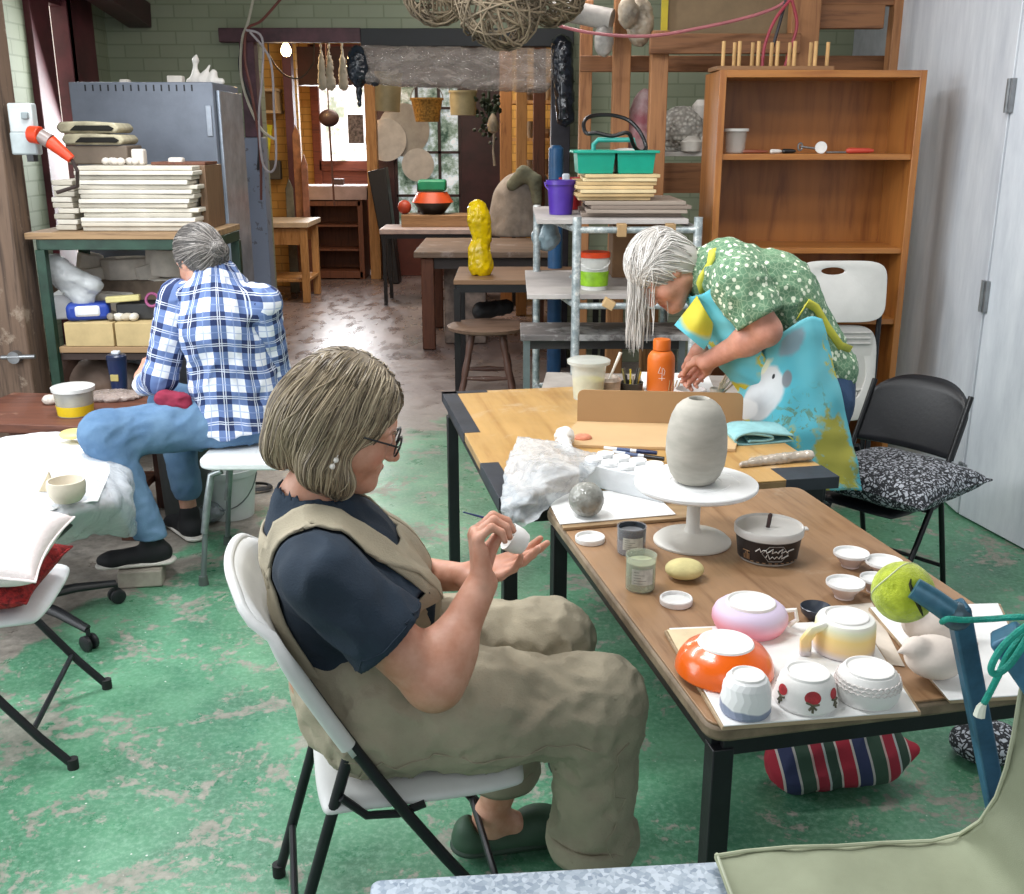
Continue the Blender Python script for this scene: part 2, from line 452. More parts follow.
for (y0, y1, z0, z1) in ((5.0, 6.45, 0, 3.3), (7.4, FY, 0, 3.3), (6.45, 7.4, 2.6, 3.3), (6.45, 7.4, 0, .35)):
    wl.box((-2.9, (y0+y1)/2, (z0+z1)/2), (.2, y1-y0, z1-z0))
struct('wall_left', wl, green_brick_y)
maroon = pm('55242a', .5, var=.3, scale=5)
maroon_d = pm('3c1a1e', .5, var=.3, scale=5)
f = MB(); f.box((-2.82, 6.585, 1.475), (.12, .27, 2.25)).box((-2.82, 7.19, 1.475), (.12, .42, 2.25)).box((-2.84, 6.85, 2.5), (.1, .26, .2)).box((-2.84, 6.85, .4), (.1, .26, .1))
wf = struct('window_1', f, maroon, bevel=.004)
daylit = NT('overcast_glass'); daylit.fin((.8, .85, .9), .3, **{'Emission Color': (1, .87, .74, 1), 'Emission Strength': 1.25})
g = MB().box((-2.87, 6.85, 1.45), (.01, .26, 1.95)).build('pane', daylit.m, wf)
struct('trim_1', MB().box((-2.775, 7.02, 1.475), (.03, .06, 2.25)), maroon_d, bevel=.004)
struct('trim_2', MB().bar((-2.55, 5.3, 2.72), (-2.55, 7.7, 2.42), .16, .16), maroon_d, bevel=.006)
struct('ceiling', slab(-3.6, 3.2, -1.5, 14.2, 3.3, 3.4), pm('8f8a80', .8))
struct('wall_far', slab(-3.6, -1.95, 13.6, 13.8, 0, 3.3).add(*(lambda b: (b.v, b.f))(slab(-1.5, 3.2, 13.6, 13.8, 0, 3.3))).add(*(lambda b: (b.v, b.f))(slab(-1.95, -1.5, 13.6, 13.8, 0, .0+.3))).add(*(lambda b: (b.v, b.f))(slab(-1.95, -1.5, 13.6, 13.8, 2.6, 3.3))), yellow_brick)
struct('wall_far_left', slab(-3.8, -3.6, 7.9, 13.8, 0, 3.3), yellow_brick_y)
struct('wall_far_right', slab(3.0, 3.2, 7.9, 13.8, 0, 3.3), yellow_brick_y)
# painted door leaves along the right side
white_pan = NT('white_door_paint'); v = white_pan.coord(scale=(3, 3, .6))
white_pan = white_pan.fin(white_pan.ramp(white_pan.noise(v, 2.5, 6, .7), [(.3, lin('b9bec6')), (.7, lin('d9dde2'))]), .45)
def leaf(name, a, b, z1, t=.045):
    m = MB(); a = Vector((*a, 0)); b = Vector((*b, 0)); d = (b-a); L = d.length; ang = atan2(d.y, d.x)
    nrm = Vector((-sin(ang), cos(ang), 0)); m.box((a+b)/2+nrm*-t/2+Vector((0, 0, z1/2+.01)), (L, t, z1), rz=ang)
    return struct(name, m, white_pan, bevel=.003)
d1 = leaf('door_1', (1.99, 4.40), (2.035, 5.9), 3.2)
d2 = leaf('door_2', (2.30, 3.05), (1.992, 4.385), 3.2)
steel = pm('9a9c9e', .35, .9, var=.2)
for z, L in ((1.78, .13), (.98, .13), (.18, .13)):
    h = MB().box((1.985, 4.392, z), (.016, .05, L)).tube([(1.975, 4.392, z-L/2), (1.975, 4.392, z+L/2)], .008, 8)
    h.build('door_hinge', steel, d1)
struct('wall_right', slab(2.36, 2.56, -1.5, 7.8, 0, 3.3), pm('a9adb2', .7))
# doorway: lintels, jamb
struct('trim_3', slab(-2.0, -1.03, 7.62, 7.72, 2.245, 2.335), pm('4b2a31', .6, var=.3), bevel=.004)
struct('trim_4', slab(-1.03, .42, 7.60, 7.72, 2.215, 2.33), pm('0c1215', .6, var=.3), bevel=.004)
jm = NT('jamb_paint'); v = jm.coord()
jm = jm.fin(jm.mix(jm.ramp(jm.noise(v, 12, 6, .7), [(.58, 0.), (.62, 1.)]), lin('7c8697'), lin('5d606a')), .6)
struct('trim_5', slab(-1.92, -1.74, 7.58, 7.72, 0, 1.62), jm, bevel=.006)
struct('trim_6', slab(-1.86, -1.76, 7.60, 7.72, 1.62, 2.245), pm('54353f', .6, var=.3), bevel=.006)
struct('trim_7', slab(-2.06, -1.92, 7.64, 7.72, 0, 1.18), pm('a87c3c', .6, var=.3), bevel=.004)
struct('trim_8', slab(.27, .40, 7.52, 7.72, 0, 2.21), pm('2a2730', .5, var=.3), bevel=.004)
# rough timber post at the far left
pw = wood('6f5a4a', '43342b', 'Z', .8, .8, wear=('8d7d6d', 7, .58))
p = thing('timber_post', 'rough weathered brown timber post at the left edge of the room', 'post', (-2.42, 5.0, 0))
MB().box((-2.42, 5.0, 1.6), (.24, .2, 3.2)).build('post', pw, p, bevel=.008)
MB().tube([(-2.36, 4.9, .62), (-2.36, 4.86, .62)], .03, 12).tube([(-2.42, 4.87, .62), (-2.26, 4.87, .625)], .011, 10).build('bolt', steel, p)
struct('wall_left_near', slab(-3.0, -2.56, 4.95, 5.1, 0, 3.3), pm('5e3324', .6, var=.3), bevel=.004)

# ================================================================ BACK ROOM
ply = wood('b98a55', '8f6436', 'Z', 1, .6)
brown = wood('6b3f2a', '472618', 'Z', 1, .6)
redbrown = wood('7a3b26', '50231a', 'X', 1, .6)
pine = wood('b07d4c', '7f5330', 'Z', .8, .6, wear=('5d4433', 9, .66))
pine_h = wood('b07d4c', '7f5330', 'X', .8, .6, wear=('5d4433', 9, .66))
struct('wall_partition_left', slab(-3.6, -2.32, 11.9, 12.0, 0, 2.85), yellow_brick)
# far glazed door with daylight
fd = thing('glazed_door', 'dark red door at the far end with a bright window and posters on the glass', 'door', (-1.72, 13.5, 0))
fd['kind'] = 'structure'; fd.name = 'door_3'
m = MB()
for x in (-2.42, -1.6): m.box((x, 13.52, 1.35), (.1, .09, 2.7))
m.box((-2.0, 13.52, 2.62), (.9, .09, .16)); m.box((-2.0, 13.52, 1.28), (.8, .09, .12)); m.box((-2.0, 13.52, .62), (.8, .05, 1.2))
m.build('frame', redbrown, fd, bevel=.004)
pn = NT('bright_far_glass'); v = pn.coord(scale=(1, 1, 1))
pc = pn.ramp(pn.noise(v, 5, 6, .7), [(.52, lin('ffffff')), (.62, lin('aab6a4'))])
pn.l(pc, pn.b.inputs['Emission Color']); pn = pn.fin(pc, .3, **{'Emission Strength': 1.3})
MB().box((-2.0, 13.56, 1.95), (.74, .01, 1.25)).build('pane', pn, fd)
pp = pm('b9b4ac', .7, var=.4, scale=30)
MB().box((-1.93, 13.50, 1.72), (.19, .006, .34)).build('poster', pm('8b8582', .7, var=.5, scale=26), fd)
MB().box((-1.70, 13.50, 1.76), (.15, .006, .34)).build('poster', pp, fd)
# far window with a grid of panes
w2 = MB(); X0, X1 = -1.38, -.62
for x in (X0, X0+.26, X0+.52, X1): w2.box((x, 12.9, 1.35), (.035, .05, 1.7))
for z in (.5, .95, 1.45, 1.95, 2.2): w2.box(((X0+X1)/2, 12.9, z), (X1-X0, .05, .03))
w2o = struct('window_2', w2, pm('33191b', .5))
gr = NT('garden_glass'); v = gr.coord()
gc = gr.ramp(gr.noise(v, 4, 7, .7), [(.36, lin('33493a')), (.46, lin('7d8f80')), (.56, lin('c9d2d6')), (.7, lin('f4f6f8'))])
gr.l(gc, gr.b.inputs['Emission Color']); gr = gr.fin(gc, .2, **{'Emission Strength': .55})
MB().box(((X0+X1)/2, 12.95, 1.35), (X1-X0, .01, 1.7)).build('pane', gr, w2o)
struct('trim_9', slab(-1.62, -1.4, 12.86, 13.0, 0, 2.7), maroon_d)
struct('trim_10', slab(-.6, -.1, 12.86, 13.0, 0, 2.7), maroon_d)
struct('trim_11', slab(-2.6, -.1, 12.8, 12.95, 2.2, 2.62), maroon_d)
struct('trim_12', slab(-1.5, -.1, 12.86, 13.0, 0, .5), pm('5b2c22', .6))
struct('trim_13', slab(-2.42, -2.33, 11.7, 11.84, 0, 2.85), pm('5a3336', .6))
# light bulb hanging from a cord
c = D(286, 50, 9.0)
lb = thing('light_bulb', 'glowing bare light bulb hanging just inside the doorway', 'light bulb', (c.x, c.y, c.z))
warm = NT('lit_bulb'); warm.fin((1, .8, .5), .3, **{'Emission Color': (1, .72, .36, 1), 'Emission Strength': 22})
MB().lathe([(0, -.05), (.025, -.045), (.04, -.02), (.042, 0), (.03, .03), (.018, .05), (0, .05)], c, 20).build('bulb', warm.m, lb)
MB().lathe([(.02, .05), (.02, .1), (.006, .11), (.004, 2)][:3], c, 14).tube([c+Vector((0, 0, .1)), (c.x, c.y, 3.3)], .004, 6).build('lamp_holder', pm('d8d0c4', .5), lb)
pl = bpy.data.lights.new('bulb_light', 'POINT'); pl.energy = 26; pl.color = (1, .66, .32); pl.shadow_soft_size = .05
plo = bpy.data.objects.new('bulb_light', pl); COL.objects.link(plo); plo.location = c+Vector((0, -.02, -.09))
# workbench left in the back room
t = thing('workbench', 'pale topped wooden workbench inside the doorway on the left', 'workbench', (-2.35, 11.0, 0))
MB().box((-2.35, 11.0, .78), (.62, .75, .05)).build('top', pm('b9a78e', .6), t, bevel=.004)
MB().box((-2.35, 10.7, .66), (.56, .05, .16)).build('apron', ply, t, bevel=.004); MB().box((-2.35, 11.3, .66), (.56, .05, .16)).build('apron', ply, t, bevel=.004); MB().box((-2.35, 11, .22), (.56, .6, .03)).build('shelf', ply, t, bevel=.004)
for x in (-2.6, -2.1):
    for y in (10.7, 11.3): MB().box((x, y, .38), (.07, .07, .76)).build('leg', ply, t, bevel=.004)
# shelf with box on partition
t = thing('wall_shelf', 'small cream shelf box fixed to the yellow wall inside the doorway', 'shelf', (-2.95, 11.7, 1.95))
MB().box((-2.75, 11.75, 1.88), (.55, .3, .03)).box((-2.75, 11.75, 2.1), (.55, .3, .03)).box((-2.5, 11.75, 1.99), (.03, .3, .22)).box((-2.75, 11.88, 1.99), (.5, .03, .22)).build('shelf', pm('b59a74', .6), t, bevel=.003)
# yellow tool box / level hanging
t = tag(MB().box((-2.68, 11.82, 1.53), (.1, .05, .46), R=Matrix.Rotation(.18, 3, 'Y')).build('spirit_level', pm('c9c21e', .5), bevel=.006), 'yellow level hanging on the yellow wall inside the doorway', 'level')
t = tag(MB().box((-2.62, 11.8, 1.28), (.2, .1, .2)).build('tool_case', pm('4a463e', .6), bevel=.01), 'dark grey case hanging beneath the yellow level', 'case')
# hanging paddles / wooden boards on the partition's end
for i, (x, z0, z1, w, cc, lab) in enumerate(((-2.28, .75, 1.75, .10, '9a6640', 'brown wooden board leaning by the maroon post, tallest of three'),
                                           (-2.20, .70, 1.45, .08, '8a5a44', 'reddish wooden board leaning in front of the tallest one'),
                                           (-2.36, .66, 1.2, .10, '5d5a4c', 'grey-green board leaning at the left of the wooden boards'))):
    tag(MB().prism([(x-w/2, 0), (x+w/2, 0), (x+w*.4, z1-.1), (x, z1), (x-w*.4, z1-.1)], 'Y', 11.5-i*.06, 11.53-i*.06).build('board', pm(cc, .6, var=.3), bevel=.004), lab, 'board', 'boards leaning inside the doorway')
# dark shelf cabinet at the end
t = thing('shelf_cabinet', 'low brown open cabinet with pale top under the far bright door', 'cabinet', (-2.05, 12.9, 0))
MB().box((-2.08, 12.75, 1.0), (.78, .5, .16)).build('top', pm('a08a86', .5), t, bevel=.006)
m = MB()
for x in (-2.42, -1.78): m.box((x, 12.75, .46), (.06, .46, .92))
m.box((-2.08, 12.95, .46), (.62, .02, .92)); m.box((-2.08, 12.75, .05), (.62, .46, .08)); m.box((-2.08, 12.75, .88), (.62, .46, .06))
m.build('body', brown, t, bevel=.004)
for z in (.34, .62): MB().box((-2.08, 12.76, z), (.58, .42, .02)).build('shelf', brown, t)
tag(MB().box((-2.05, 12.7, 1.12), (.14, .1, .07)).build('small_box', pm('4a3530', .6), bevel=.01), 'small dark box on the pale cabinet top at the far end', 'box')
t = tag(MB().box((-1.62, 12.6, 1.1), (.12, .14, 2.2)).build('door_post', ply), 'honey coloured timber post right of the far bright door', 'post')
# round pale discs on the wall
for (px, py, r, lab) in ((386, 140, .24, 'pale round disc leaning left of the far grid window'), (404, 130, .30, 'larger pale round disc in front of the far grid window'), (418, 165, .19, 'bright round disc hanging low on the far grid window')):
    c = D(px, py, 12.845-(.04 if r < .25 else .0)-(.08 if lab.startswith('pale') else 0))
    tag(MB().lathe([(0, -.015), (r, -.015), (r, .015), (0, .015)], c, 40, R=Matrix.Rotation(pi/2, 3, 'X')).build('round_disc', pm('cfcac2' if r < .29 else 'a9a297', .4)), lab, 'disc')
# dark chute shape, table with pale top, bowls
t = tag(MB().prism([(-1.62, 1.25), (-1.42, 1.3), (-1.30, 0), (-1.42, 0)], 'Y', 12.1, 12.4).build('folded_easel', pm('141214', .5), bevel=.01), 'black folded stand beside the timber post in the back room', 'stand')
t = thing('work_table', 'long pale topped table with thin black legs deep in the back room', 'table', (-.75, 10.75, 0))
MB().box((-.62, 10.7, .735), (1.36, .6, .05)).build('top', pm('b3a3a0', .4), t, bevel=.006)
for x in (-1.26, .02):
    for y in (10.45, 10.95): MB().box((x, y, .36), (.035, .035, .71)).build('leg', pm('1c1a1c', .4), t)
[MB().box((-.62, y_, .69), (1.28, .03, .05)).build('rail', pm('1c1a1c', .4), t) for y_ in (10.45, 10.95)]
c0 = Vector((-.78, 10.8, .76))
tag(MB().box(c0+Vector((.05, 0, .06)), (.75, .34, .12)).build('cardboard_tray', wood('9c7a55', '7a5a3a', 'X'), bevel=.008), 'shallow wooden tray on the pale table in the back room', 'tray')
def bowlp(r, h): return [(r*.55, 0), (r, h), (r*.94, h), (r*.5, .012), (0, .012)]
tag(MB().lathe(bowlp(.2, .12), c0+Vector((-.02, 0, .12)), 32).build('basin', pm('1b1a1c', .4)), 'black basin standing in the wooden tray', 'basin')
tag(MB().lathe([(.21, 0), (.15, .1), (0, .1)], c0+Vector((-.02, 0, .235)), 32).build('basin', pm('c4502a', .4)), 'orange basin turned over on top of the black one', 'basin')
tag(MB().box(c0+Vector((-.02, 0, .40)), (.28, .22, .11)).build('tub', pm('1f8a63', .4), bevel=.02), 'green tub on top of the orange basin', 'tub')
tag(MB().ball(c0+Vector((-.3, -.05, .19)), .07, 16).build('ball', pm('b0442c', .5)), 'red ball shaped pot left of the black basin', 'pot')
# big dark tables of the back room
tan = wood('806a58', '5f4d40', 'X', .5, .5, wear=('92837a', 5, .55))
t = thing('work_table', 'large brown table with square wooden leg in the middle of the back room', 'table', (-.2, 8.4, 0))
MB().box((.0, 8.75, .75), (1.52, 1.2, .045)).build('top', tan, t, bevel=.005)
[MB().box((0, y_, .68), (1.38, .04, .09)).build('apron', pm('3b3230', .5), t) for y_ in (8.25, 9.25)]
for x in (-.66, .66):
    for y in (8.25, 9.25): MB().box((x, y, .36), (.1, .1, .72)).build('leg', brown, t, bevel=.006)
t = thing('plinth', 'rough grey concrete plinth beneath the large brown table', 'plinth', (-.38, 8.6, 0))
MB().box((-.38, 8.62, .34), (.34, .34, .68)).build('block', pm('8a7b72', .8, var=.4), t, bevel=.01)
# cloth covered object behind tables
cl = SD(.06); cl.rc((.02, 9.6, .75), (.05, 9.6, 1.15), .24, .17).rc((.2, 9.6, .75), (.2, 9.6, 1.2), .2, .14).rc((-.1, 9.6, .8), (-.05, 9.6, 1.1), .14, .12).post.append(wrinkle(.012, 14, 3, an=(1, 1, .15)))
cl.fn(lambda P: .775-P[:, 2], 0, 'i')
tag(np_obj('covered_machine', [cl.mesh(.02)], pm('a39a92', .85, var=.2), None), 'greyish cloth draped over something on the brown back table', 'cloth')
c2 = SD(.03).chain([(-.0, 9.45, 1.22), (.1, 9.4, 1.32), (.2, 9.38, 1.26), (.22, 9.34, 1.08)], [.05, .06, .06, .04]); c2.post.append(wrinkle(.012, 25, 4))
tag(np_obj('towel', [c2.mesh(.014)], pm('7f8270', .9, var=.2), None), 'olive grey towel over the draped grey cloth', 'towel')
# timber posts and shelving at the right of the back room
for i, (px0, px1, Y, z1, lab) in enumerate(((500, 512, 10.2, 2.1, 'slim timber post left in the shelving at the back right'), (516, 527, 9.9, 2.1, 'middle timber post of the shelving at the back right'), (533, 545, 9.5, 2.1, 'red brown timber post nearest the dark door side'))):
    a, b = D(px0, 150, Y), D(px1, 150, Y)
    tag(MB().box(((a.x+b.x)/2, Y, 1.25), (b.x-a.x, .1, 2.5)).build('timber_post', [pine, ply, brown][i], bevel=.005), lab, 'post', 'timber posts in the back room')
struct('wall_partition_right', slab(-.1, 3.0, 11.4, 11.5, 0, 3.3), yellow_brick)
t = thing('storage_rack', 'wooden storage rack full of pale pots at the right of the back room', 'rack', (.6, 10.6, 0))
for z in (.9, 1.25, 1.6, 1.95): MB().box((.55, 10.9, z), (1.1, .5, .03)).build('shelf', ply, t)
for x in (.1, 1.0): MB().box((x, 10.68, 1.2), (.07, .07, 2.4)).build('upright', ply, t)
r5 = random.Random(5)
for z in (.915, 1.265, 1.615, 1.965):
    for k in range(6):
        x = .18+k*.15; h = r5.uniform(.09, .2); r = r5.uniform(.035, .06)
        lev = {.915: 'lowest', 1.265: 'second', 1.615: 'third', 1.965: 'top'}[z]
        tag(MB().lathe([(r*.6, 0), (r, h*.5), (r*.7, h), (r*.6, h), (r*.8, h*.5), (0, .01)], (x, 10.8, z), 14).build('pot', pm(['b7a68e', '8d6f52', 'cfc4b2', '9a8672'][(k+int(z*10)) % 4], .6)),
            'small pot on the %s shelf of the back room rack, %s from the left' % (lev, ['first', 'second', 'third', 'fourth', 'fifth', 'sixth'][k]), 'pot', 'pots on the %s shelf of the back rack' % lev)
# things hanging under the back-room ceiling
def bucket(name, px, py, Y, r, h, m, lab, cat, tilt=0, grp=None, taper=.85):
    c = D(px, py, Y); R = Matrix.Rotation(tilt, 3, 'Y')
    t = thing(name, lab, cat, (c.x, c.y, c.z), grp)
    MB().lathe([(0, -h/2), (r*taper, -h/2), (r, h/2), (r*1.05, h/2), (r*1.05, h/2-.015), (r*.97, h/2-.015), (r*.93, h/2), (r*taper*.92, -h/2+.01), (0, -h/2+.01)], c, 28, R=R).build('body', m, t)
    MB().tube([c+R@Vector((r*cos(a)*1.02, 0, h/2-.02+sin(a)*r*1.1)) for a in [pi*k/10 for k in range(11)]], .004, 6).tube([c+R@Vector((0, 0, h/2+r*1.05)), (c.x, c.y, 2.9)], .003, 5).build('handle', pm('6c665e', .4), t)
    return t
bucket('bucket', 388, 92, 8.6, .105, .29, pm('c9b48a', .45), 'cream bucket hanging tilted in the doorway, left of the basket', 'bucket', .06, taper=.92)
bucket('bucket', 463, 103, 9.0, .112, .19, pm('cdbd93', .45), 'shorter cream bucket hanging right of the basket', 'bucket', 0, taper=.93)
bucket('basket', 427, 110, 9.2, .135, .19, pm('b0843c', .7, var=.4, scale=60, bump=.8, bs=120), 'yellow brown woven basket hanging between the two cream buckets', 'basket', 0, taper=.72)
c = D(489, 112, 9.0); r6 = random.Random(6); m = MB()
for k in range(90):
    p = c+Vector((r6.gauss(0, .045), r6.gauss(0, .05), r6.gauss(0, .1))); m.ball(p, (.018, .012, .026), 6, R=Matrix.Rotation(r6.uniform(0, 3), 3, 'X'))
m.tube([c-Vector((0, 0, .2)), (c.x, c.y, 3.3)], .012, 6)
tag(m.build('hanging_plant', pm('3c4a34', .7, var=.5)), 'dark green bunch of leaves hanging right of the cream buckets', 'plant')
c = D(493, 125, 8.9)
tag(MB().lathe([(0, -.07), (.04, -.05), (.05, 0), (.03, .06), (.01, .09), (0, .09)], c, 16).tube([c+Vector((.01, 0, -.06)), c+Vector((.0, 0, -.2)), c+Vector((.012, 0, -.32))], [.012, .008, .012], 6).build('hanging_ornament', pm('b3a28c', .6, var=.4)), 'pale hanging ornament with a string tail below the leaves', 'ornament')
for (px, lab) in ((322, 'first'), (330, 'second'), (343, 'third')):
    c = D(px, 72, 8.8)
    s = SD(.02).rc(c+Vector((0, 0, .1)), c+Vector((0, 0, -.1)), .022, .04, flat=((0, 1, 0), .4)).rc(c+Vector((0, 0, .1)), Vector((c.x, c.y, 3.3)), .008, .008); s.post.append(wrinkle(.01, 30, px))
    o = np_obj('rag', [s.mesh(.01)], pm('bdb6ac', .9), None)
    tag(o, 'pale rag hanging beside the bulb, %s from the left' % lab, 'rag', 'rags hanging beside the bulb')
c = D(358, 66, 7.45); s = SD(.02).el(c, (.075, .06, .13)).rc(c+Vector((.04, 0, -.05)), c+Vector((.11, 0, -.1)), .04, .03).rc(c+Vector((0, 0, -.1)), c+Vector((-.0, 0, -.25)), .025, .012); s.post.append(wrinkle(.012, 34, 8))
tag(np_obj('dark_bag', [s.mesh(.009)], pm('232a33', .25, var=.4), None), 'shiny dark plastic bag hanging from the lintel', 'bag')
# round stick ornament on a string in the doorway
c = D(329, 118, 9.6); t = thing('hanging_bell', 'dark round ornament hanging on a long cord in front of the bright far door', 'ornament', (c.x, c.y, c.z))
MB().ball(c, (.09, .05, .075), 16).build('body', pm('3a2420', .5), t); MB().tube([c+Vector((0, 0, .06)), (c.x, c.y, 3.0)], .006, 6).tube([c-Vector((0, 0, .06)), c-Vector((-.01, 0, .75))], .01, 6).build('cord', pm('5b3a30', .6), t)
# rolled clear plastic curtain under the lintel
film = NT('clear_film'); v = film.coord(scale=(1, 1.6, 2)); fb = film.noise(v, 6, 4, .55, 2.2)
film.bump(fb, 1.0, .03); film = film.fin(film.ramp(fb, [(.35, lin('847c76')), (.65, lin('b5aca4'))]), .1, Alpha=.5)
s = SD(.03).rc((-1.0, 7.48, 2.13), (.25, 7.48, 2.10), .08, .09, flat=((0, 1, 0), .8)).rc((-.95, 7.45, 2.01), (.2, 7.45, 1.97), .05, .06); s.post.append(wrinkle(.016, 10, 12, an=(.35, 1, 1)))
tag(np_obj('rolled_plastic_curtain', [s.mesh(.016)], film, None), 'rolled up clear plastic curtain under the black lintel', 'curtain')
s = SD(.02).rc((.33, 7.38, 2.2), (.36, 7.38, 1.75), .07, .06); s.post.append(wrinkle(.02, 22, 15))
tag(np_obj('gathered_plastic', [s.mesh(.014)], pm('20242c', .18, var=.6, scale=14), None), 'gathered shiny dark plastic at the right end of the lintel', 'plastic')
c = Vector((D(556, 158, 7.3).x, 7.28, 0))
tag(MB().lathe([(.05, 0), (.05, 1.55), (.03, 1.57), (0, 1.57)], c, 16).build('blue_tube', pm('2c5a86', .35)), 'tall blue tube standing on the floor behind the purple bucket', 'tube')
# ================================================================ REAR LEFT: cabinet, shelf frame, boards
grey_metal = pm('7b8391', .45, .1, var=.08)
CX0, CX1, CY0, CY1, CZ = D(68, 82, 5.95).x, D(212, 82, 5.95).x, 5.95, 6.5, D(68, 82, 5.95).z
t = thing('metal_cabinet', 'tall blue grey metal cabinet with vent slots along its top edge', 'cabinet', ((CX0+CX1)/2, (CY0+CY1)/2, 0))
MB().box(((CX0+CX1)/2, (CY0+CY1)/2, CZ/2), (CX1-CX0, CY1-CY0, CZ)).build('body', grey_metal, t, bevel=.006)
m = MB()
for k in range(15): m.box((CX0+.09+k*.041, CY0-.001, CZ-.03), (.007, .006, .032))
m.build('vent_slots', pm('23262b', .6), t)
MB().box((CX1+.012, (CY0+CY1)/2+.02, CZ/2), (.02, CY1-CY0-.06, CZ-.08)).build('door', pm('a3adba', .25, .4, var=.15), t, bevel=.004)  # paler than the body: steel sheen put into the door colour
MB().box((CX1-.03, CY0-.004, CZ-.2), (.03, .01, .16)).build('label_holder', pm('9aa1ac', .4, .4), t, bevel=.002)
# small things on the cabinet
def at_top(px, py, Y, z): return D(px, py, Y).x
white_clay = pm('d9d2c8', .7, var=.1)
tag(MB().box((at_top(173, 78, 6.1, 0), 6.15, CZ+.021), (.085, .06, .042)).build('small_white_box', white_clay, bevel=.006), 'small white block on top of the metal cabinet', 'block')
tag(MB().box((at_top(122, 82, 6.1, 0), 6.15, CZ+.012), (.05, .05, .022)).build('clay_block', white_clay, bevel=.006), 'tiny low white piece left on top of the metal cabinet', 'block')
x0 = D(205, 75, 6.2).x
s = SD(.012)
for (a, b, ra, rb) in (((-.06, 0, .02), (-.05, 0, .06), .03, .02), ((-.055, 0, .06), (-.045, 0, .13), .014, .012), ((-.045, 0, .13), (-.04, 0, .15), .02, .008), ((-.02, 0, .02), (.0, 0, .05), .035, .02), ((.0, 0, .05), (.03, 0, .1), .014, .006), ((.04, 0, .02), (.05, 0, .06), .03, .02), ((-.09, 0, .015), (.09, 0, .015), .018, .018)):
    s.rc(Vector(a)+Vector((x0, 6.2, CZ)), Vector(b)+Vector((x0, 6.2, CZ)), ra, rb)
tag(np_obj('clay_figurine', [s.mesh(.006)], pm('e4dfd8', .6), None), 'white clay figurine group on the right of the metal cabinet top', 'figurine')

# green steel framed shelf unit
FX0, FX1, FYf, FYb = D(52, 300, 5.0).x-.02, D(208, 240, 5.0).x, 5.0, 5.5
FZ = D(100, 240, 5.0).z
green_steel = pm('274436', .45, .2, var=.25)
t = thing('shelf_unit', 'green steel framed shelf unit with timber shelves by the left window', 'shelf unit', ((FX0+FX1)/2, 5.3, 0))
m = MB().box(((FX0+FX1)/2, FYf, FZ-.02), (FX1-FX0, .045, .05)).box(((FX0+FX1)/2, FYb, FZ-.02), (FX1-FX0, .045, .05))
for x in (FX0, FX1): m.box((x, (FYf+FYb)/2, FZ-.02), (.045, FYb-FYf, .05))
m.build('top_frame', green_steel, t, bevel=.003)
for x in (FX0, FX1):
    for y in (FYf, FYb): MB().box((x, y, (FZ-.045)/2), (.045, .045, FZ-.045)).build('leg', green_steel, t, bevel=.003)
old_ply = wood('a2835f', '6f563e', 'X', .6, .7)
MB().box(((FX0+FX1)/2-.02, (FYf+FYb)/2, FZ+.02), (FX1-FX0+.08, FYb-FYf+.06, .03)).build('top_board', old_ply, t, bevel=.003)
MZ = D(100, 350, 5.0).z
MB().box(((FX0+FX1)/2, (FYf+FYb)/2, MZ), (FX1-FX0-.05, FYb-FYf, .03)).build('shelf', old_ply, t, bevel=.003)
MB().box(((FX0+FX1)/2, (FYf+FYb)/2, MZ-.035), (FX1-FX0-.05, FYb-FYf-.02, .03)).build('shelf_rail', pm('3a2a24', .6), t)
MB().box(((FX0+FX1)/2, (FYf+FYb)/2, .3), (FX1-FX0-.05, FYb-FYf, .03)).build('shelf', old_ply, t, bevel=.003)
# plaster boards stacked on top
TZ = FZ+.036
plaster = [pm(c, .8, var=.1, scale=5) for c in ('d3cdbf', 'c4bdae', 'dcd7cb', 'b8b2a4')]
r1 = random.Random(11); z = TZ; n_main = 14
xa, xb = D(82, 200, 5.1).x, D(196, 200, 5.1).x
htot = D(100, 166, 5.05).z-TZ
for k in range(n_main):
    h = htot/n_main; w = (xb-xa)+r1.uniform(-.03, .02); cx = (xa+xb)/2+r1.uniform(-.01, .012)
    pos = ['lowest', 'second from the bottom', 'third from the bottom', 'fourth from the bottom', 'fifth from the bottom', 'sixth from the bottom', 'seventh from the bottom', 'seventh from the top', 'sixth from the top', 'fifth from the top', 'fourth from the top', 'third from the top', 'second from the top', 'topmost'][k]
    o = MB().box((cx, 5.24+r1.uniform(-.01, .01), z+h/2), (w, .38, h*.93), rz=r1.uniform(-.03, .03)).build('plaster_board', plaster[k % 4], bevel=.004)
    tag(o, 'off white plaster board in the wide stack above the green frame, %s' % pos, 'board', 'plaster boards stacked on the green framed shelf'); z += h
z = TZ; xa2, xb2 = D(54, 200, 5.1).x, D(81, 200, 5.1).x-.03
for k in range(9):
    h = (D(60, 180, 5.1).z-TZ)/9
    tag(MB().box(((xa2+xb2)/2+r1.uniform(-.01, .01), 5.32, z+h/2), (xb2-xa2, .44, h*.9), rz=r1.uniform(-.03, .03)).build('plaster_board', plaster[(k+1) % 4], bevel=.004),
        'grey white plaster board in the narrow left stack, %s from the bottom' % ['first', 'second', 'third', 'fourth', 'fifth', 'sixth', 'seventh', 'eighth', 'ninth'][k], 'board', 'plaster boards in the narrow left stack'); z += h
ztop = TZ+htot
def onmain(px, Y=5.25): return D(px, 165, Y).x
tag(MB().box((onmain(105, 5.4), 5.42, ztop+.045), (.3, .22, .09)).build('cardboard_box', pm('6e6154', .7), bevel=.008), 'worn grey brown box lying on the plaster board stack', 'box')
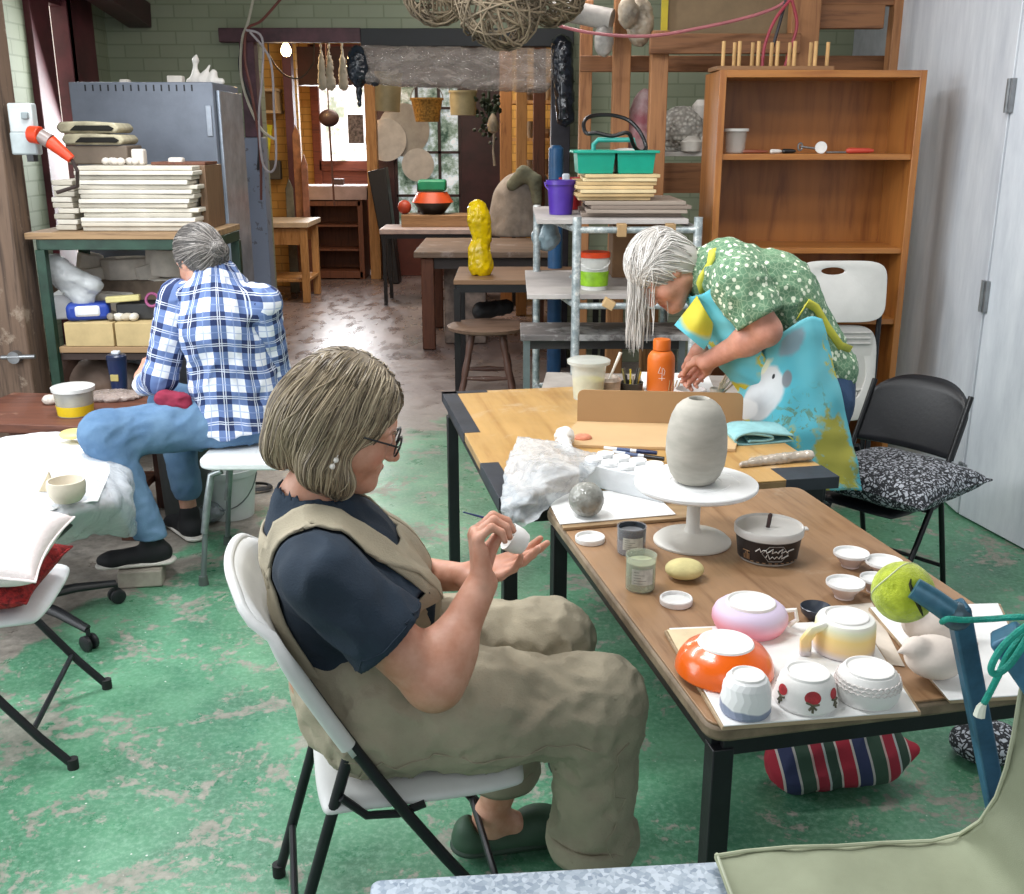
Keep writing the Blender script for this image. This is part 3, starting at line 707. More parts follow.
for k, (px, dz, lab) in enumerate(((104, .115, 'lower'), (100, .17, 'upper'))):
    m = MB(); x = onmain(px, 5.4); zz = ztop+dz
    outer = [(-.14, -.022), (.13, -.022), (.15, 0), (.13, .025), (-.02, .034), (-.14, .03), (-.16, .004)]
    t = thing('folded_mat', 'dark and cream folded mat on the grey brown box, %s of the two' % lab, 'mat', (x, 5.4, zz-.025), 'folded mats on the board stack')
    MB().prism([(x+a, zz+b) for a, b in outer], 'Y', 5.3, 5.52).build('cover', pm('b5ad92', .9, var=.3), t, bevel=.01)
    MB().prism([(x-.09, zz-.01), (x+.11, zz-.012), (x+.125, zz), (x+.1, zz+.014), (x-.06, zz+.014)], 'Y', 5.29, 5.3).build('lining', pm('15140f', .9), t, bevel=.002)
for (px, sx, h, lab) in ((140, .06, .075, 'upright white clay block standing on the board stack'), (177, .07, .035, 'flat white clay slab at the right of the board stack')):
    tag(MB().box((onmain(px), 5.25, ztop+h/2), (sx, .06, h)).build('clay_block', white_clay, bevel=.01), lab, 'block')
rc_ = random.Random(2)
for k in range(6): tag(MB().ball((onmain(108+k*6), 5.2+rc_.uniform(-.02, .03), ztop+.018), (.022, .018, .018), 10).build('clay_crumb', white_clay), 'small crumb of dry clay on the board stack, %s from the left' % ['first', 'second', 'third', 'fourth', 'fifth', 'sixth'][k], 'clay', 'clay crumbs on the board stack')
tag(MB().box((onmain(185, 5.3), 5.3, ztop+.008), (.26, .22, .014)).build('thin_board', brown, bevel=.002), 'thin dark board lying at the right of the board stack', 'board')
tag(MB().box((D(210, 190, 5.3).x, 5.33, TZ+.15), (.035, .3, .3)).build('upright_board', wood('7d624a', '5a4433', 'Z'), bevel=.003), 'brown board standing upright right of the plaster stack', 'board')
# tall boards behind? folded clear film at right end of boards
# middle shelf contents: cream boxes, white tubs and blocks
SZ = MZ+.016
def onmid(px, Y): return D(px, 330, Y).x
for (pa, pb, lab) in ((63, 113, 'cream cardboard box on the left of the middle shelf'), (114, 160, 'cream cardboard box on the right of the middle shelf')):
    x0, x1 = onmid(pa, 5.0), onmid(pb, 5.0)
    tag(MB().box(((x0+x1)/2, 5.17, SZ+.058), (x1-x0-.006, .33, .115)).build('cream_box', pm('c3ac7c', .8, var=.1), bevel=.003), lab, 'box', 'cream boxes on the middle shelf')
bz = SZ+.116
r3 = random.Random(21); mouldm = [pm(c, .8, var=.15) for c in ('eee8dc', 'ddd6ca', 'f4f0e8', 'cfc6ba')]
spots = [(93, 278, .12, .11, 5.45, -.1), (100, 322, .13, .12, 5.2, .2), (128, 270, .2, .13, 5.5, 0), (125, 300, .16, .1, 5.42, .05), (165, 262, .15, .14, 5.5, .1), (168, 290, .15, .13, 5.45, 0), (150, 280, .1, .16, 5.46, -.3), (90, 262, .1, .09, 5.5, .2), (110, 302, .12, .1, 5.35, .1), (152, 322, .16, .07, 5.2, -.05), (105, 345, .13, .08, 5.14, .3), (178, 318, .12, .08, 5.25, .1)]
labs = ['blocky plaster mould at the left, in front of the window light', 'tilted white plaster mould at the front of the middle shelf', 'wide octagonal plaster mould in the middle of the shelf', 'plaster mould beneath the wide octagonal one', 'square plaster mould high beside the sitting woman\'s head', 'square plaster mould just under the highest one', 'tilted plaster mould leaning in the middle right', 'small plaster mould at the far left top', 'small plaster mould behind the tilted white one', 'low flat plaster mould beside the woman\'s shoulder', 'little plaster mould close to the blue packet', 'low plaster mould hidden partly by the woman\'s hair']
for (px, py, sx, sz, Y, tl), lab in zip(spots, labs):
    c = D(px, py, Y)
    tag(MB().lathe([(sx*.62, -sz/2), (sx*.66, -sz/2+.01), (sx*.66, sz/2-.01), (sx*.62, sz/2), (sx*.3, sz/2), (sx*.26, sz/2-.02), (0, sz/2-.02)], c, 8, R=Matrix.Rotation(tl, 3, 'Y')@Matrix.Rotation(.39, 3, 'Z'), sy=.8).build('plaster_mould', mouldm[r3.randrange(4)], bevel=.005), lab, 'mould', 'plaster moulds on the middle shelf')
tag(MB().box((onmid(130, 5.45), 5.47, SZ+.2), (.75, .2, .14)).build('mould_crate', pm('7a6a5b', .8, var=.3), bevel=.008), 'brown crate behind the plaster moulds on the middle shelf', 'crate')
c = D(88, 320, 5.1); t = thing('paper_packet', 'blue and white paper packet lying on the left cream box', 'packet', (c.x, c.y, bz))
MB().box((c.x+.01, 5.1, bz+.045), (.2, .13, .08), rz=.3).build('body', pm('1f3f9a', .5), t, bevel=.02); MB().box((c.x+.01, 5.095, bz+.05), (.12, .135, .055), rz=.3).build('label', pm('dfe3ea', .5), t, bevel=.015)
c = D(66, 325, 5.15); tag(MB().box((c.x, 5.2, bz+.06), (.12, .2, .12), rz=.2).build('white_carton', pm('cfd0d0', .6), bevel=.006), 'white carton left of the blue packet', 'carton')
c = D(140, 325, 5.12); t = thing('tool_tray', 'black plastic tray holding scraps on the right cream box', 'tray', (c.x, c.y, bz))
MB().box((c.x+.02, 5.16, bz+.04), (.24, .14, .08)).build('body', pm('2b2b2c', .6), t, bevel=.008)
for k, (px, cc, l) in enumerate(((120, 'd7d2c6', 'white clay offcut at the front of the cream boxes, leftmost'), (128, 'bfb5a2', 'buff clay offcut in front of the black tray'), (135, 'e3ded2', 'long white clay offcut beside the black tray'), (112, '8d8578', 'grey clay offcut beside the blue packet'))):
    c = D(px, 333, 5.05); tag(MB().ball((c.x, 5.06, bz+.02), (.035, .02, .02), 10, R=Matrix.Rotation(k*.7, 3, 'Z')).build('clay_offcut', pm(cc, .7)), l, 'clay')
c = D(120, 300, 5.1); tag(MB().bar((c.x-.06, 5.08, bz+.1), (c.x+.1, 5.1, bz+.11), .04, .03).build('cream_tube', pm('d8cd8e', .6), bevel=.006), 'cream tube lying over the black tray', 'tube')
c = D(155, 315, 5.1); tag(MB().tube([(c.x+.03*cos(a), 5.08+.01*sin(a), bz+.1+.03*sin(a)) for a in [2*pi*k/16 for k in range(16)]], .007, 8, closed=True).build('pink_ring', pm('9c4a78', .5)), 'pink tape ring on the black tray', 'ring')
clear = pm('c9ced0', .12, alpha=.42, var=.1); clear2 = pm('dfe3e4', .25, alpha=.6, var=.15, scale=6)
c = D(78, 285, 5.1)
s = SD(.02).rc(c+Vector((-.1, 0, .08)), c+Vector((.02, 0, -.06)), .07, .05, flat=((0, 1, 0), .6)); s.rc(c+Vector((-.06, 0, .05)), c+Vector((.08, 0, .0)), .05, .04); s.rc(c+Vector((.02, 0, -.06)), c+Vector((.01, 0, -.14)), .04, .05); s.post.append(wrinkle(.012, 25, 22))
tag(np_obj('plastic_bag', [s.mesh(.01)], clear2, None), 'crumpled clear plastic bag at the left end of the middle shelf', 'bag')
# lower clutter under the shelf
for (px, sx, sz, cc, lab) in ((95, .3, .2, '9b8578', 'dusty pink grey packet on the lowest shelf'), (70, .16, .26, '5a4136', 'brown carton at the left of the lowest shelf'), (130, .2, .18, '7d7068', 'grey carton behind the blue travel mug')):
    c = D(px, 385, 5.3); s = SD(.02).el((c.x, 5.3, .32+sz/2), (sx/2, .12, sz/2)); s.post.append(wrinkle(.012, 18, px)); tag(np_obj('packet', [s.mesh(.014)], pm(cc, .7), None), lab, 'packet')
# switch box and orange plug on the left
c = D(21, 125, 5.3)
t = thing('power_outlet_box', 'white electrical outlet box on the green wall at the left', 'outlet', (c.x, 5.0, c.z))
M1 = pm('b9c0c0', .5)
px_ = -2.42+.13+.02
c = D(20, 125, 4.93)
MB().box((c.x, 4.97, c.z+.03), (.11, .06, .13)).build('switch', M1, t, bevel=.008); MB().box((c.x, 4.97, c.z-.08), (.12, .06, .1)).build('socket', pm('a9b3b4', .5), t, bevel=.008)
MB().box((c.x+.02, 4.97, c.z-.145), (.03, .05, .03)).build('clip', pm('242628', .5), t); MB().box((c.x+.025, 4.935, c.z+.04), (.03, .02, .03)).build('button', pm('7e888a', .5), t, bevel=.004)
t = thing('orange_plug', 'bright orange power plug with lead in the white outlet box', 'plug', (c.x+.09, 4.93, c.z-.1))
MB().tube([(c.x+.04, 4.93, c.z-.04), (c.x+.09, 4.92, c.z-.045)], [.038, .04], 14).tube([(c.x+.13, 4.92, c.z-.07), (c.x+.22, 4.92, c.z-.15)], [.032, .02], 14).build('body', pm('d8401c', .4), t, bevel=.004)
MB().tube([(c.x+.09, 4.92, c.z-.045), (c.x+.13, 4.92, c.z-.07)], [.033, .034], 14).build('collar', pm('8b7d78', .3), t)
MB().tube([(c.x+.22, 4.92, c.z-.15), (c.x+.235, 4.93, c.z-.2), (c.x+.2, 5.0, c.z-.27), (c.x+.1, 5.0, c.z-.3)], .009, 8).build('lead', pm('3a2d2a', .5), t)

# ================================================================ CABLES beside the doorway
def cable(pts, r, cc, lab, Y=7.5):
    P = [D(x, y, Y) for x, y in pts]; Q = []
    for i in range(len(P)-1):
        p0, p1, p2, p3 = P[max(i-1, 0)], P[i], P[i+1], P[min(i+2, len(P)-1)]
        for k in range(6):
            u = k/6; Q.append(.5*((2*p1)+(-p0+p2)*u+(2*p0-5*p1+4*p2-p3)*u*u+(-p0+3*p1-3*p2+p3)*u**3))
    Q.append(P[-1])
    return tag(MB().tube(Q, r, 7).build('cable', pm(cc, .5)), lab, 'cable')
cable([(254, -5), (248, 22), (242, 40), (241, 75), (249, 105), (262, 130), (276, 140)], .009, 'b9b5a4', 'pale cable looping down from above the maroon lintel', 7.5)
cable([(284, -5), (262, 20), (247, 30), (245, 60), (252, 95), (260, 150), (261, 200)], .009, '6a3830', 'dark red cable crossing to the left end of the lintel', 7.46)
cable([(246, 30), (262, 38), (262, 80), (259, 115), (262, 160), (270, 172), (276, 160), (274, 110), (270, 60), (250, 32)], .008, 'a9a3a6', 'grey cable loop hanging beside the doorway jamb', 7.42)
cable([(243, 42), (240, 70), (256, 115), (259, 145), (258, 170)], .01, '22242a', 'black cable hanging beside the doorway jamb', 7.54)
cable([(268, -60), (268, 40), (272, 60), (285, 75), (300, 78), (312, 65), (314, 50), (315, -60)], .006, '4a3a30', 'thin cable drooping between the bulb and the rags', 8.5)
def wire(pts3, r, cc, lab): return tag(MB().tube(pts3, r, 7).build('cable', pm(cc, .5)), lab, 'cable')
cable([(488, -4), (520, 10), (560, 26), (600, 34), (650, 36), (700, 28), (745, 18), (775, 8), (790, -2)], .008, 'b86a70', 'long pink cord sagging across the timber frame', 5.5)
cable([(790, 0), (775, 20), (765, 45), (762, 70)], .008, 'a33444', 'red cord hanging in front of the timber frame above the bookcase', 5.45)
cable([(792, 0), (797, 25), (790, 50), (784, 70)], .008, '9c2f3c', 'second red cord hanging right of the first, above the bookcase', 5.45)
cable([(786, 0), (780, 22), (772, 50)], .008, '2a2226', 'black cord hanging between the two red cords', 5.47)

# ================================================================ TIMBER FRAME (storage rack) at rear right
RY = 5.9
t = thing('timber_rack', 'heavy orange brown timber rack behind the bookcase and metal rack', 'rack', (1.1, 6.0, 0))
t_w = wood('a9754a', '7d5030', 'Z', .8, .6, wear=('5d4030', 8, .68)); t_h = wood('94643f', '6c4429', 'X', .8, .6, wear=('5d4030', 8, .68))
trk = t
def fpost(pa, pb, z0, z1, Y):
    a, b = D(pa, 100, Y).x, D(pb, 100, Y).x; MB().box(((a+b)/2, Y, (z0+z1)/2), (b-a, .09, z1-z0)).build('post', t_w, t, bevel=.004)
fpost(579, 591, 0, 2.35, 6.3); fpost(612, 629, 0, 3.2, 6.0); fpost(649, 666, 0, D(650, 33, RY).z, 5.8); fpost(784, 812, 0, 3.2, 5.8); fpost(883, 906, 0, 3.2, 5.9)
def fbeam(pa, pb, py0, py1, Y, d=.06):
    a, b = D(pa, py0, Y), D(pb, py0, Y); z0 = D(600, py1, Y).z; z1 = D(600, py0, Y).z
    MB().box(((a.x+b.x)/2, Y, (z0+z1)/2), (b.x-a.x, d, z1-z0)).build('beam', t_h, t, bevel=.004)
fbeam(580, 900, 56, 72, 6.12); fbeam(650, 800, 34, 54, 5.72); fbeam(813, 884, 5, 29, 5.86); fbeam(813, 920, -6, 6, 5.9)
tag(MB().box((D(728, 15, 5.9).x, 5.9, D(700, 8, 5.9).z+.0), (.66, .04, .30)).build('cardboard_sheet', pm('8c7658', .7, var=.1), bevel=.004), 'large brown cardboard sheet standing on the timber frame', 'cardboard')
tag(MB().box((D(664, 14, 5.87).x, 5.85, D(664, 14, 5.87).z), (.035, .012, .22)).build('yellow_tape', pm('cfb91e', .5), bevel=.001), 'yellow tape strip beside the brown cardboard sheet', 'tape')
s = SD(.02).el(D(640, 22, 5.85), (.07, .05, .12)).el(D(628, 12, 5.8), (.05, .04, .08)); s.post.append(wrinkle(.015, 30, 41))
tag(np_obj('plastic_wrapped_bundle', [s.mesh(.01)], pm('b8a994', .35, var=.4), None), 'bundle wrapped in clear plastic on top of the timber frame', 'bundle')
s = SD(.02).el(D(604, 40, 5.9), (.05, .05, .085)); s.post.append(wrinkle(.01, 30, 42))
tag(np_obj('white_sack', [s.mesh(.01)], pm('b7b2ab', .5, var=.3), None), 'small white sack hanging between the timber posts', 'sack')
a, b = D(553, 8, 6.0), D(612, 20, 5.9); tag(MB().tube([a, b], .055, 20).build('paper_roll', pm('a5a09a', .6, var=.2)), 'grey white paper roll lying across the timber frame', 'roll')
# shelf board and objects inside the timber frame
bsh = D(699, 152, 5.8).z
MB().box((1.02, 6.12, bsh-.012), (.95, .4, .024)).build('shelf', pm('c9c6c0', .5), trk, bevel=.002)
MB().box((.85, 5.95, bsh-.14), (.62, .04, .16)).build('apron', t_h, trk)
c = D(682, 132, 6.05); kn = NT('knobbly_white'); v = kn.coord(); vo = kn.n('ShaderNodeTexVoronoi'); vo.inputs['Scale'].default_value = 45; kn.l(v, vo.inputs['Vector'])
kn.bump(vo.outputs['Distance'], 1, .012); kn = kn.fin(kn.ramp(vo.outputs['Distance'], [(0, lin('cfccc2')), (.6, lin('8f8c84'))]), .7)
tag(MB().lathe([(0, 0), (.09, .0), (.15, .06), (.155, .12), (.11, .2), (.05, .235), (0, .24)], (c.x, 6.05, bsh+.002), 28).build('textured_ball', kn), 'white knobbly textured ball pot on the shelf inside the timber frame', 'pot')
s = SD(.03).rc((D(640, 140, 6.05).x, 6.05, bsh+.1), (D(643, 110, 6.05).x, 6.05, bsh+.25), .11, .06, flat=((0, 1, 0), .7)).el(D(645, 98, 6.05), (.035, .03, .05)); s.fn(lambda P: bsh+.004-P[:, 2], 0, 'i')
tag(np_obj('pale_bust', [s.mesh(.01)], pm('b9a6a4', .5, var=.35, scale=8, col2='8d4a52'), None), 'pale pink figure shaped pot between the two timber posts', 'pot')
c = D(698, 118, 6.0); tag(MB().lathe([(0, 0), (.06, 0), (.075, .07), (.05, .13), (.03, .16), (.045, .2), (.045, .24), (.02, .27), (0, .27)], (c.x+.01, 6.0, bsh+.002), 20).build('white_vase', pm('d5d0c8', .4)), 'white vase half hidden by the bookcase side', 'vase')
tag(MB().lathe([(0, 0), (.05, 0), (.06, .05), (.03, .08), (0, .085)], (D(690, 145, 5.95).x, 5.92, bsh+.002), 18).build('small_white_pot', pm('cfcac0', .5)), 'small white pot in front of the knobbly ball', 'pot')
# woven ball lamps hanging at the top
def twigball(px, py, Y, r, seed, lab):
    c = D(px, py, Y); rr = random.Random(seed); m = MB()
    for k in range(46):
        ax = Vector((rr.gauss(0, 1), rr.gauss(0, 1), rr.gauss(0, 1))).normalized(); u = ax.orthogonal().normalized(); w = ax.cross(u); q = r*rr.uniform(.86, 1); off = ax*r*rr.uniform(-.35, .35); q2 = sqrt(max(.01, q*q-off.length_squared)); ph = rr.uniform(0, 6)
        m.tube([c+off+(u*cos(a)+w*sin(a))*q2*(1+.05*sin(3*a+ph)) for a in [2*pi*i/18 for i in range(18)]], .0045, 5, closed=True)
    t = thing('woven_ball', lab, 'ornament', (c.x, c.y, c.z-r), 'woven twig balls hanging at the top')
    m.build('twigs', pm('8a7a64', .8, var=.4), t); MB().tube([c+Vector((0, 0, r*.95)), (c.x, c.y, 3.3)], .003, 5).build('string', pm('55493c', .7), t)
twigball(437, -12, 5.4, .17, 1, 'round ball woven from twigs hanging top centre, left of the three')
twigball(500, 0, 4.8, .2, 2, 'large round twig ball, lowest hanging one in the middle')
twigball(551, -14, 5.1, .17, 3, 'twig ball hanging behind the pink cord, right of the three')

# ================================================================ BOOKCASE
BW = wood('ad7035', '8a5024', 'Z', .55, .38, coat=.2)
BH = wood('ad7035', '8c5426', 'X', .55, .38, coat=.2)
BXa, BXb, BF, BB = D(727, 75, 4.8).x-.03, D(928, 70, 4.8).x, 4.8, 5.16
BZ = D(800, 70, 4.8).z
t = thing('bookcase', 'tall honey coloured wooden bookcase with mostly empty shelves', 'bookcase', ((BXa+BXb)/2, (BF+BB)/2, 0))
th = .03
for x, nm in ((BXa+th/2, 'side_panel'), (BXb-th/2, 'side_panel')): MB().box((x, (BF+BB)/2, BZ/2), (th, BB-BF, BZ)).build(nm, BW, t, bevel=.002)
MB().box(((BXa+BXb)/2, BB-.008, BZ/2), (BXb-BXa-2*th, .012, BZ-.02)).build('back_panel', wood('9c622c', '77451b', 'Z', .35, .4), t)
MB().box(((BXa+BXb)/2, (BF+BB)/2, BZ-.015), (BXb-BXa-2*th+.001, BB-BF, .03)).build('top_panel', BH, t, bevel=.002)
zs = [D(815, 157, 4.8).z, D(815, 251, 4.8).z, D(880, 322, 4.8).z, .38, .07]
for z in zs: MB().box(((BXa+BXb)/2, (BF+BB)/2, z), (BXb-BXa-2*th, BB-BF-.02, .026)).build('shelf', BH, t, bevel=.002)
# pegs on base (drying rack) on the bookcase
t = thing('peg_rack', 'wooden base with a row of upright pegs on top of the bookcase', 'rack', (1.17, 4.9, BZ))
xa, xb = D(712, 66, 4.95).x, D(828, 66, 4.95).x
MB().box(((xa+xb)/2, 4.95, BZ+.011), (xb-xa, .2, .018)).build('base', wood('8b6440', '6a4a30', 'X'), t, bevel=.002)
for k, (px, Y) in enumerate(((723, 4.9), (734, 4.97), (739, 4.9), (752, 4.97), (758, 4.9), (771, 4.97), (777, 4.9), (789, 4.97), (794, 4.9), (810, 4.97), (815, 4.9), (827, 4.95))):
    MB().tube([(D(px, 60, Y).x, Y, BZ+.015), (D(px, 60, Y).x, Y, BZ+.125)], .0085, 10).build('peg', pm('c39a62', .6), t)
SH = zs[0]+.013
c = D(735, 150, 4.9)
t = thing('clear_jar', 'small clear plastic tub at the left of the upper bookcase shelf', 'jar', (c.x, 4.9, SH))
MB().lathe([(0, .003), (.042, .003), (.05, .1), (.053, .1), (.053, .106), (.047, .106), (.04, .008), (0, .008)], (c.x, 4.9, SH), 28).build('body', pm('d9d4cc', .1, alpha=.25), t)
MB().lathe([(.054, .096), (.057, .096), (.057, .108), (.054, .108)], (c.x, 4.9, SH), 28).build('rim', pm('e5e1da', .2, alpha=.75), t)
def tool(pa, pb, r, cc, lab, cat, name, Y=4.88, head=None):
    a = D(pa, 152, Y).x; b = D(pb, 152, Y).x; t = thing(name, lab, cat, ((a+b)/2, Y, SH))
    MB().tube([(a, Y, SH+r), (a+(b-a)*.1, Y, SH+r), (b-(b-a)*.2, Y+.01, SH+r), (b, Y+.01, SH+r)], [r*.6, r, r*.9, r*.5], 12).build('handle', pm(cc, .35), t)
    if head: MB().tube([(head[0], Y, SH+.006), (a, Y, SH+.006)], .004, 8).build('shaft', steel, t)
    return t
tool(741, 768, .009, '8a4a34', 'brown handled brush lying beside the clear tub', 'brush', 'brush')
tool(770, 782, .01, 'e6e2da', 'short white handled tool in the row on the bookcase shelf', 'tool', 'hand_tool')
tool(782, 796, .011, '1c1b1c', 'black handled tool in the row on the bookcase shelf', 'tool', 'hand_tool')
a, b = D(800, 150, 4.88), D(820, 152, 4.88); t = thing('whisk', 'small metal whisk with white disc in the middle of the bookcase shelf', 'tool', (a.x, 4.88, SH))
MB().tube([(a.x, 4.88, SH+.03), (b.x, 4.88, SH+.02)], .005, 8).tube([(a.x+.01*cos(q), 4.88, SH+.03+.016*sin(q)) for q in [2*pi*k/14 for k in range(14)]], .004, 6, closed=True).build('wire', steel, t)
MB().lathe([(0, -.005), (.026, -.005), (.026, .005), (0, .005)], (b.x, 4.87, SH+.027), 24, R=Matrix.Rotation(pi/2, 3, 'X')).build('disc', pm('e3e2de', .4), t)
x1 = D(826, 152, 4.88).x
tool(846, 874, .013, 'c64a3a', 'red handled tool at the right of the row on the bookcase shelf', 'tool', 'hand_tool', head=(x1,))

# ================================================================ GALVANISED POT RACK in the middle
galv_t = NT('galvanised_tube'); v = galv_t.coord()
galv_t = galv_t.fin(galv_t.ramp(galv_t.noise(v, 22, 6, .75), [(.42, lin('8f9a9d')), (.55, lin('b9c1c2')), (.62, lin('dfe0dc'))]), .4, .35)
pN, pF = D(577, 230, 4.55), D(537, 215, 5.45); xr = D(698, 230, 4.55).x
Ztop = D(577, 217, 4.55).z
t = thing('pot_rack', 'clay splashed galvanised tube rack with shelves in the middle of the room', 'rack', ((pN.x+xr)/2, 5.0, 0))
def gpost(x, y, z1): MB().tube([(x, y, .0), (x, y, z1)], .019, 14).build('post', galv_t, t)
xfr = xr+.0
gpost(pN.x, 4.55, Ztop+.0); gpost(pF.x, 5.45, D(537, 205, 5.45).z); gpost(xr, 4.55, Ztop); gpost(xfr, 5.45, Ztop)
zr = [D(640, 230, 4.55).z, D(640, 306, 4.55).z, .35]
for z in zr:
    for (a, b) in (((pN.x, 4.55), (xr, 4.55)), ((pF.x, 5.45), (xfr, 5.45)), ((pN.x, 4.55), (pF.x, 5.45)), ((xr, 4.55), (xfr, 5.45))):
        MB().tube([(a[0], a[1], z), (b[0], b[1], z)], .014, 10).build('rail', galv_t, t)
ware = pm('b9b2ae', .7, var=.15, scale=4)
def rboard(z, xa, xb, ya, yb, m, nm='shelf'): return MB().box(((xa+xb)/2, (ya+yb)/2, z), (xb-xa, yb-ya, .022)).build(nm, m, t, bevel=.002)
rboard(zr[0]+.03, pF.x-.02, xr-.03, 4.62, 5.5, ware); rboard(zr[1]+.03, pF.x-.06, xr-.05, 4.62, 5.5, ware)
for (px, py) in ((622, 229), (671, 229)):
    c = D(px, py, 4.53); MB().box((c.x, 4.55, zr[0]), (.04, .06, .055)).build('wood_block', pm('a9895f', .7), t, bevel=.003)
c = D(609, 301, 4.53); MB().box((c.x, 4.55, zr[1]+.01), (.05, .05, .04), R=Matrix.Rotation(.5, 3, 'Y')).build('wood_block', pm('c2a274', .7), t, bevel=.003)
# stacks on the top shelf
TZ2 = zr[0]+.042
r4 = random.Random(8); z = TZ2
dk = [wood('8f8074', '6e6156', 'X', .5, .8), wood('a39588', '7c6f64', 'X', .5, .8)]
xa, xb = D(585, 215, 4.75).x, D(684, 215, 4.75).x
for k in range(4):
    tag(MB().box(((xa+xb)/2+r4.uniform(-.02, .02), 4.95+r4.uniform(-.02, .02), z+.0085), ((xb-xa), .5, .016), rz=r4.uniform(-.04, .04)).build('ware_board', dk[k % 2], bevel=.002), 'grey brown board under the cream ones on the metal rack, %s of four' % ['lowest', 'second', 'third', 'topmost'][k], 'board', 'grey ware boards on the metal rack'); z += .0175
lt = [pm(c, .7, var=.12, scale=5) for c in ('d3b98a', 'c4a778', 'dcc79c')]
xa, xb = D(577, 190, 4.75).x, D(657, 190, 4.75).x; zt = D(600, 174, 4.75).z; hh = (zt-z)/7
for k in range(7):
    tag(MB().box(((xa+xb)/2+r4.uniform(-.015, .02), 4.93+r4.uniform(-.02, .02), z+hh/2), ((xb-xa)+r4.uniform(-.04, .03), .4, hh*.9), rz=r4.uniform(-.03, .03)).build('cream_board', lt[k % 3], bevel=.002), 'cream coloured board in the stack under the teal tub, %s' % ['lowest', 'second up', 'third up', 'middle one', 'third from top', 'second from top', 'topmost'][k], 'board', 'cream boards under the teal tub'); z += hh
teal = pm('12967e', .35, var=.08)
xa, xb = D(574, 160, 4.7).x, D(661, 160, 4.7).x; xm = (xa+xb)/2; hz = D(600, 152, 4.7).z-z
t = thing('teal_caddy', 'teal green plastic tool caddy on the stack of cream boards', 'caddy', (xm, 4.9, z))
for s_, nm in ((-1, 'tub'), (1, 'tub')):
    w = (xb-xa)/2-.02; cx = xm+s_*(w/2+.004); m = MB(); hw, hd = w/2, .15
    out = [(-hw, -hd), (hw, -hd), (hw, hd), (-hw, hd)]
    def ring(k, z_): return [(cx+a*k, 4.9+b*k, z_) for a, b in out]
    L = [ring(.9, z+.001), ring(1.0, z+hz), ring(.96, z+hz), ring(.86, z+.008)]
    vs = [p for q in L for p in q]; fs = [(3, 2, 1, 0), (12, 13, 14, 15)]
    for a in range(3):
        for k in range(4): fs.append((a*4+k, a*4+(k+1) % 4, a*4+4+(k+1) % 4, a*4+4+k))
    m.add(vs, fs).build(nm, teal, t, bevel=.006)
m = MB(); yy = 4.9
for (a, b, c_, d_) in ((xa, xb, yy-.165, yy-.145), (xa, xb, yy+.145, yy+.165), (xa, xa+.02, yy-.16, yy+.16), (xb-.02, xb, yy-.16, yy+.16), (xm-.008, xm+.008, yy-.16, yy+.16)): m.box(((a+b)/2, (c_+d_)/2, z+hz), (b-a, d_-c_, .012))
m.build('rim', teal, t, bevel=.003)
MB().tube([(xm-.09, yy, z+hz), (xm-.09, yy, z+hz+.03), (xm-.07, yy, z+hz+.05), (xm+.09, yy, z+hz+.05), (xm+.1, yy, z+hz)], .011, 10).build('handle', pm('3aa79a', .35), t)
zc = z+hz
c = D(618, 132, 4.95)      # black hoop over the caddy
def smooth_loop(P, n=5):
    Q = []; N = len(P)
    for i in range(N):
        p0, p1, p2, p3 = P[i-1], P[i], P[(i+1) % N], P[(i+2) % N]
        for k in range(n): u = k/n; Q.append(.5*((2*p1)+(-p0+p2)*u+(2*p0-5*p1+4*p2-p3)*u*u+(-p0+3*p1-3*p2+p3)*u**3))
    return Q
tag(MB().tube(smooth_loop([D(px, py, Y) for px, py, Y in ((586, 133, 4.8), (584, 122, 4.85), (592, 116, 4.9), (610, 115, 4.95), (628, 120, 4.95), (640, 132, 4.92), (646, 147, 4.9), (641, 152, 4.88), (634, 146, 4.85), (628, 133, 4.82), (612, 136, 4.8), (597, 133, 4.8))]), .009, 8, closed=True).build('black_hose_loop', pm('141416', .35)), 'black hose loop standing above the teal caddy', 'hose')
tag(MB().ball((xb-.13, yy+.02, zc-.005), (.07, .05, .02), 14).build('folded_rag', pm('d8d6d2', .8)), 'white rag lying in the right of the teal caddy', 'rag')
c = D(562, 193, 4.8)
t = thing('purple_bucket', 'small purple bucket on the left of the metal rack top', 'bucket', (c.x, 4.9, TZ2))
hb = D(560, 180, 4.9).z-TZ2
MB().lathe([(0, .0), (.052, 0), (.064, hb), (.07, hb), (.07, hb-.02), (.064, hb-.02), (.06, hb-.004), (.048, .006), (0, .006)], (c.x, 4.9, TZ2), 28).build('body', pm('4c2f96', .35), t)
MB().tube([(c.x+.075*cos(a), 4.9-.03*sin(a), TZ2+hb-.01-.05*sin(a)) for a in [pi*k/10 for k in range(11)]], .003, 6).build('handle', pm('6c50b0', .4), t)
c = D(570, 170, 5.2); tag(MB().lathe([(0, 0), (.05, 0), (.062, .15), (.056, .15), (.045, .01), (0, .01)], (c.x+.01, 5.25, TZ2+.001), 24).build('red_cup', pm('a3242c', .4)), 'red plastic cup behind the purple bucket', 'cup')
c = D(567, 172, 5.0); tag(MB().box((c.x, 5.08, TZ2+.09), (.035, .05, .17)).build('white_tub', pm('c3c6d0', .4), bevel=.008), 'narrow pale container between the purple bucket and red cup', 'container')
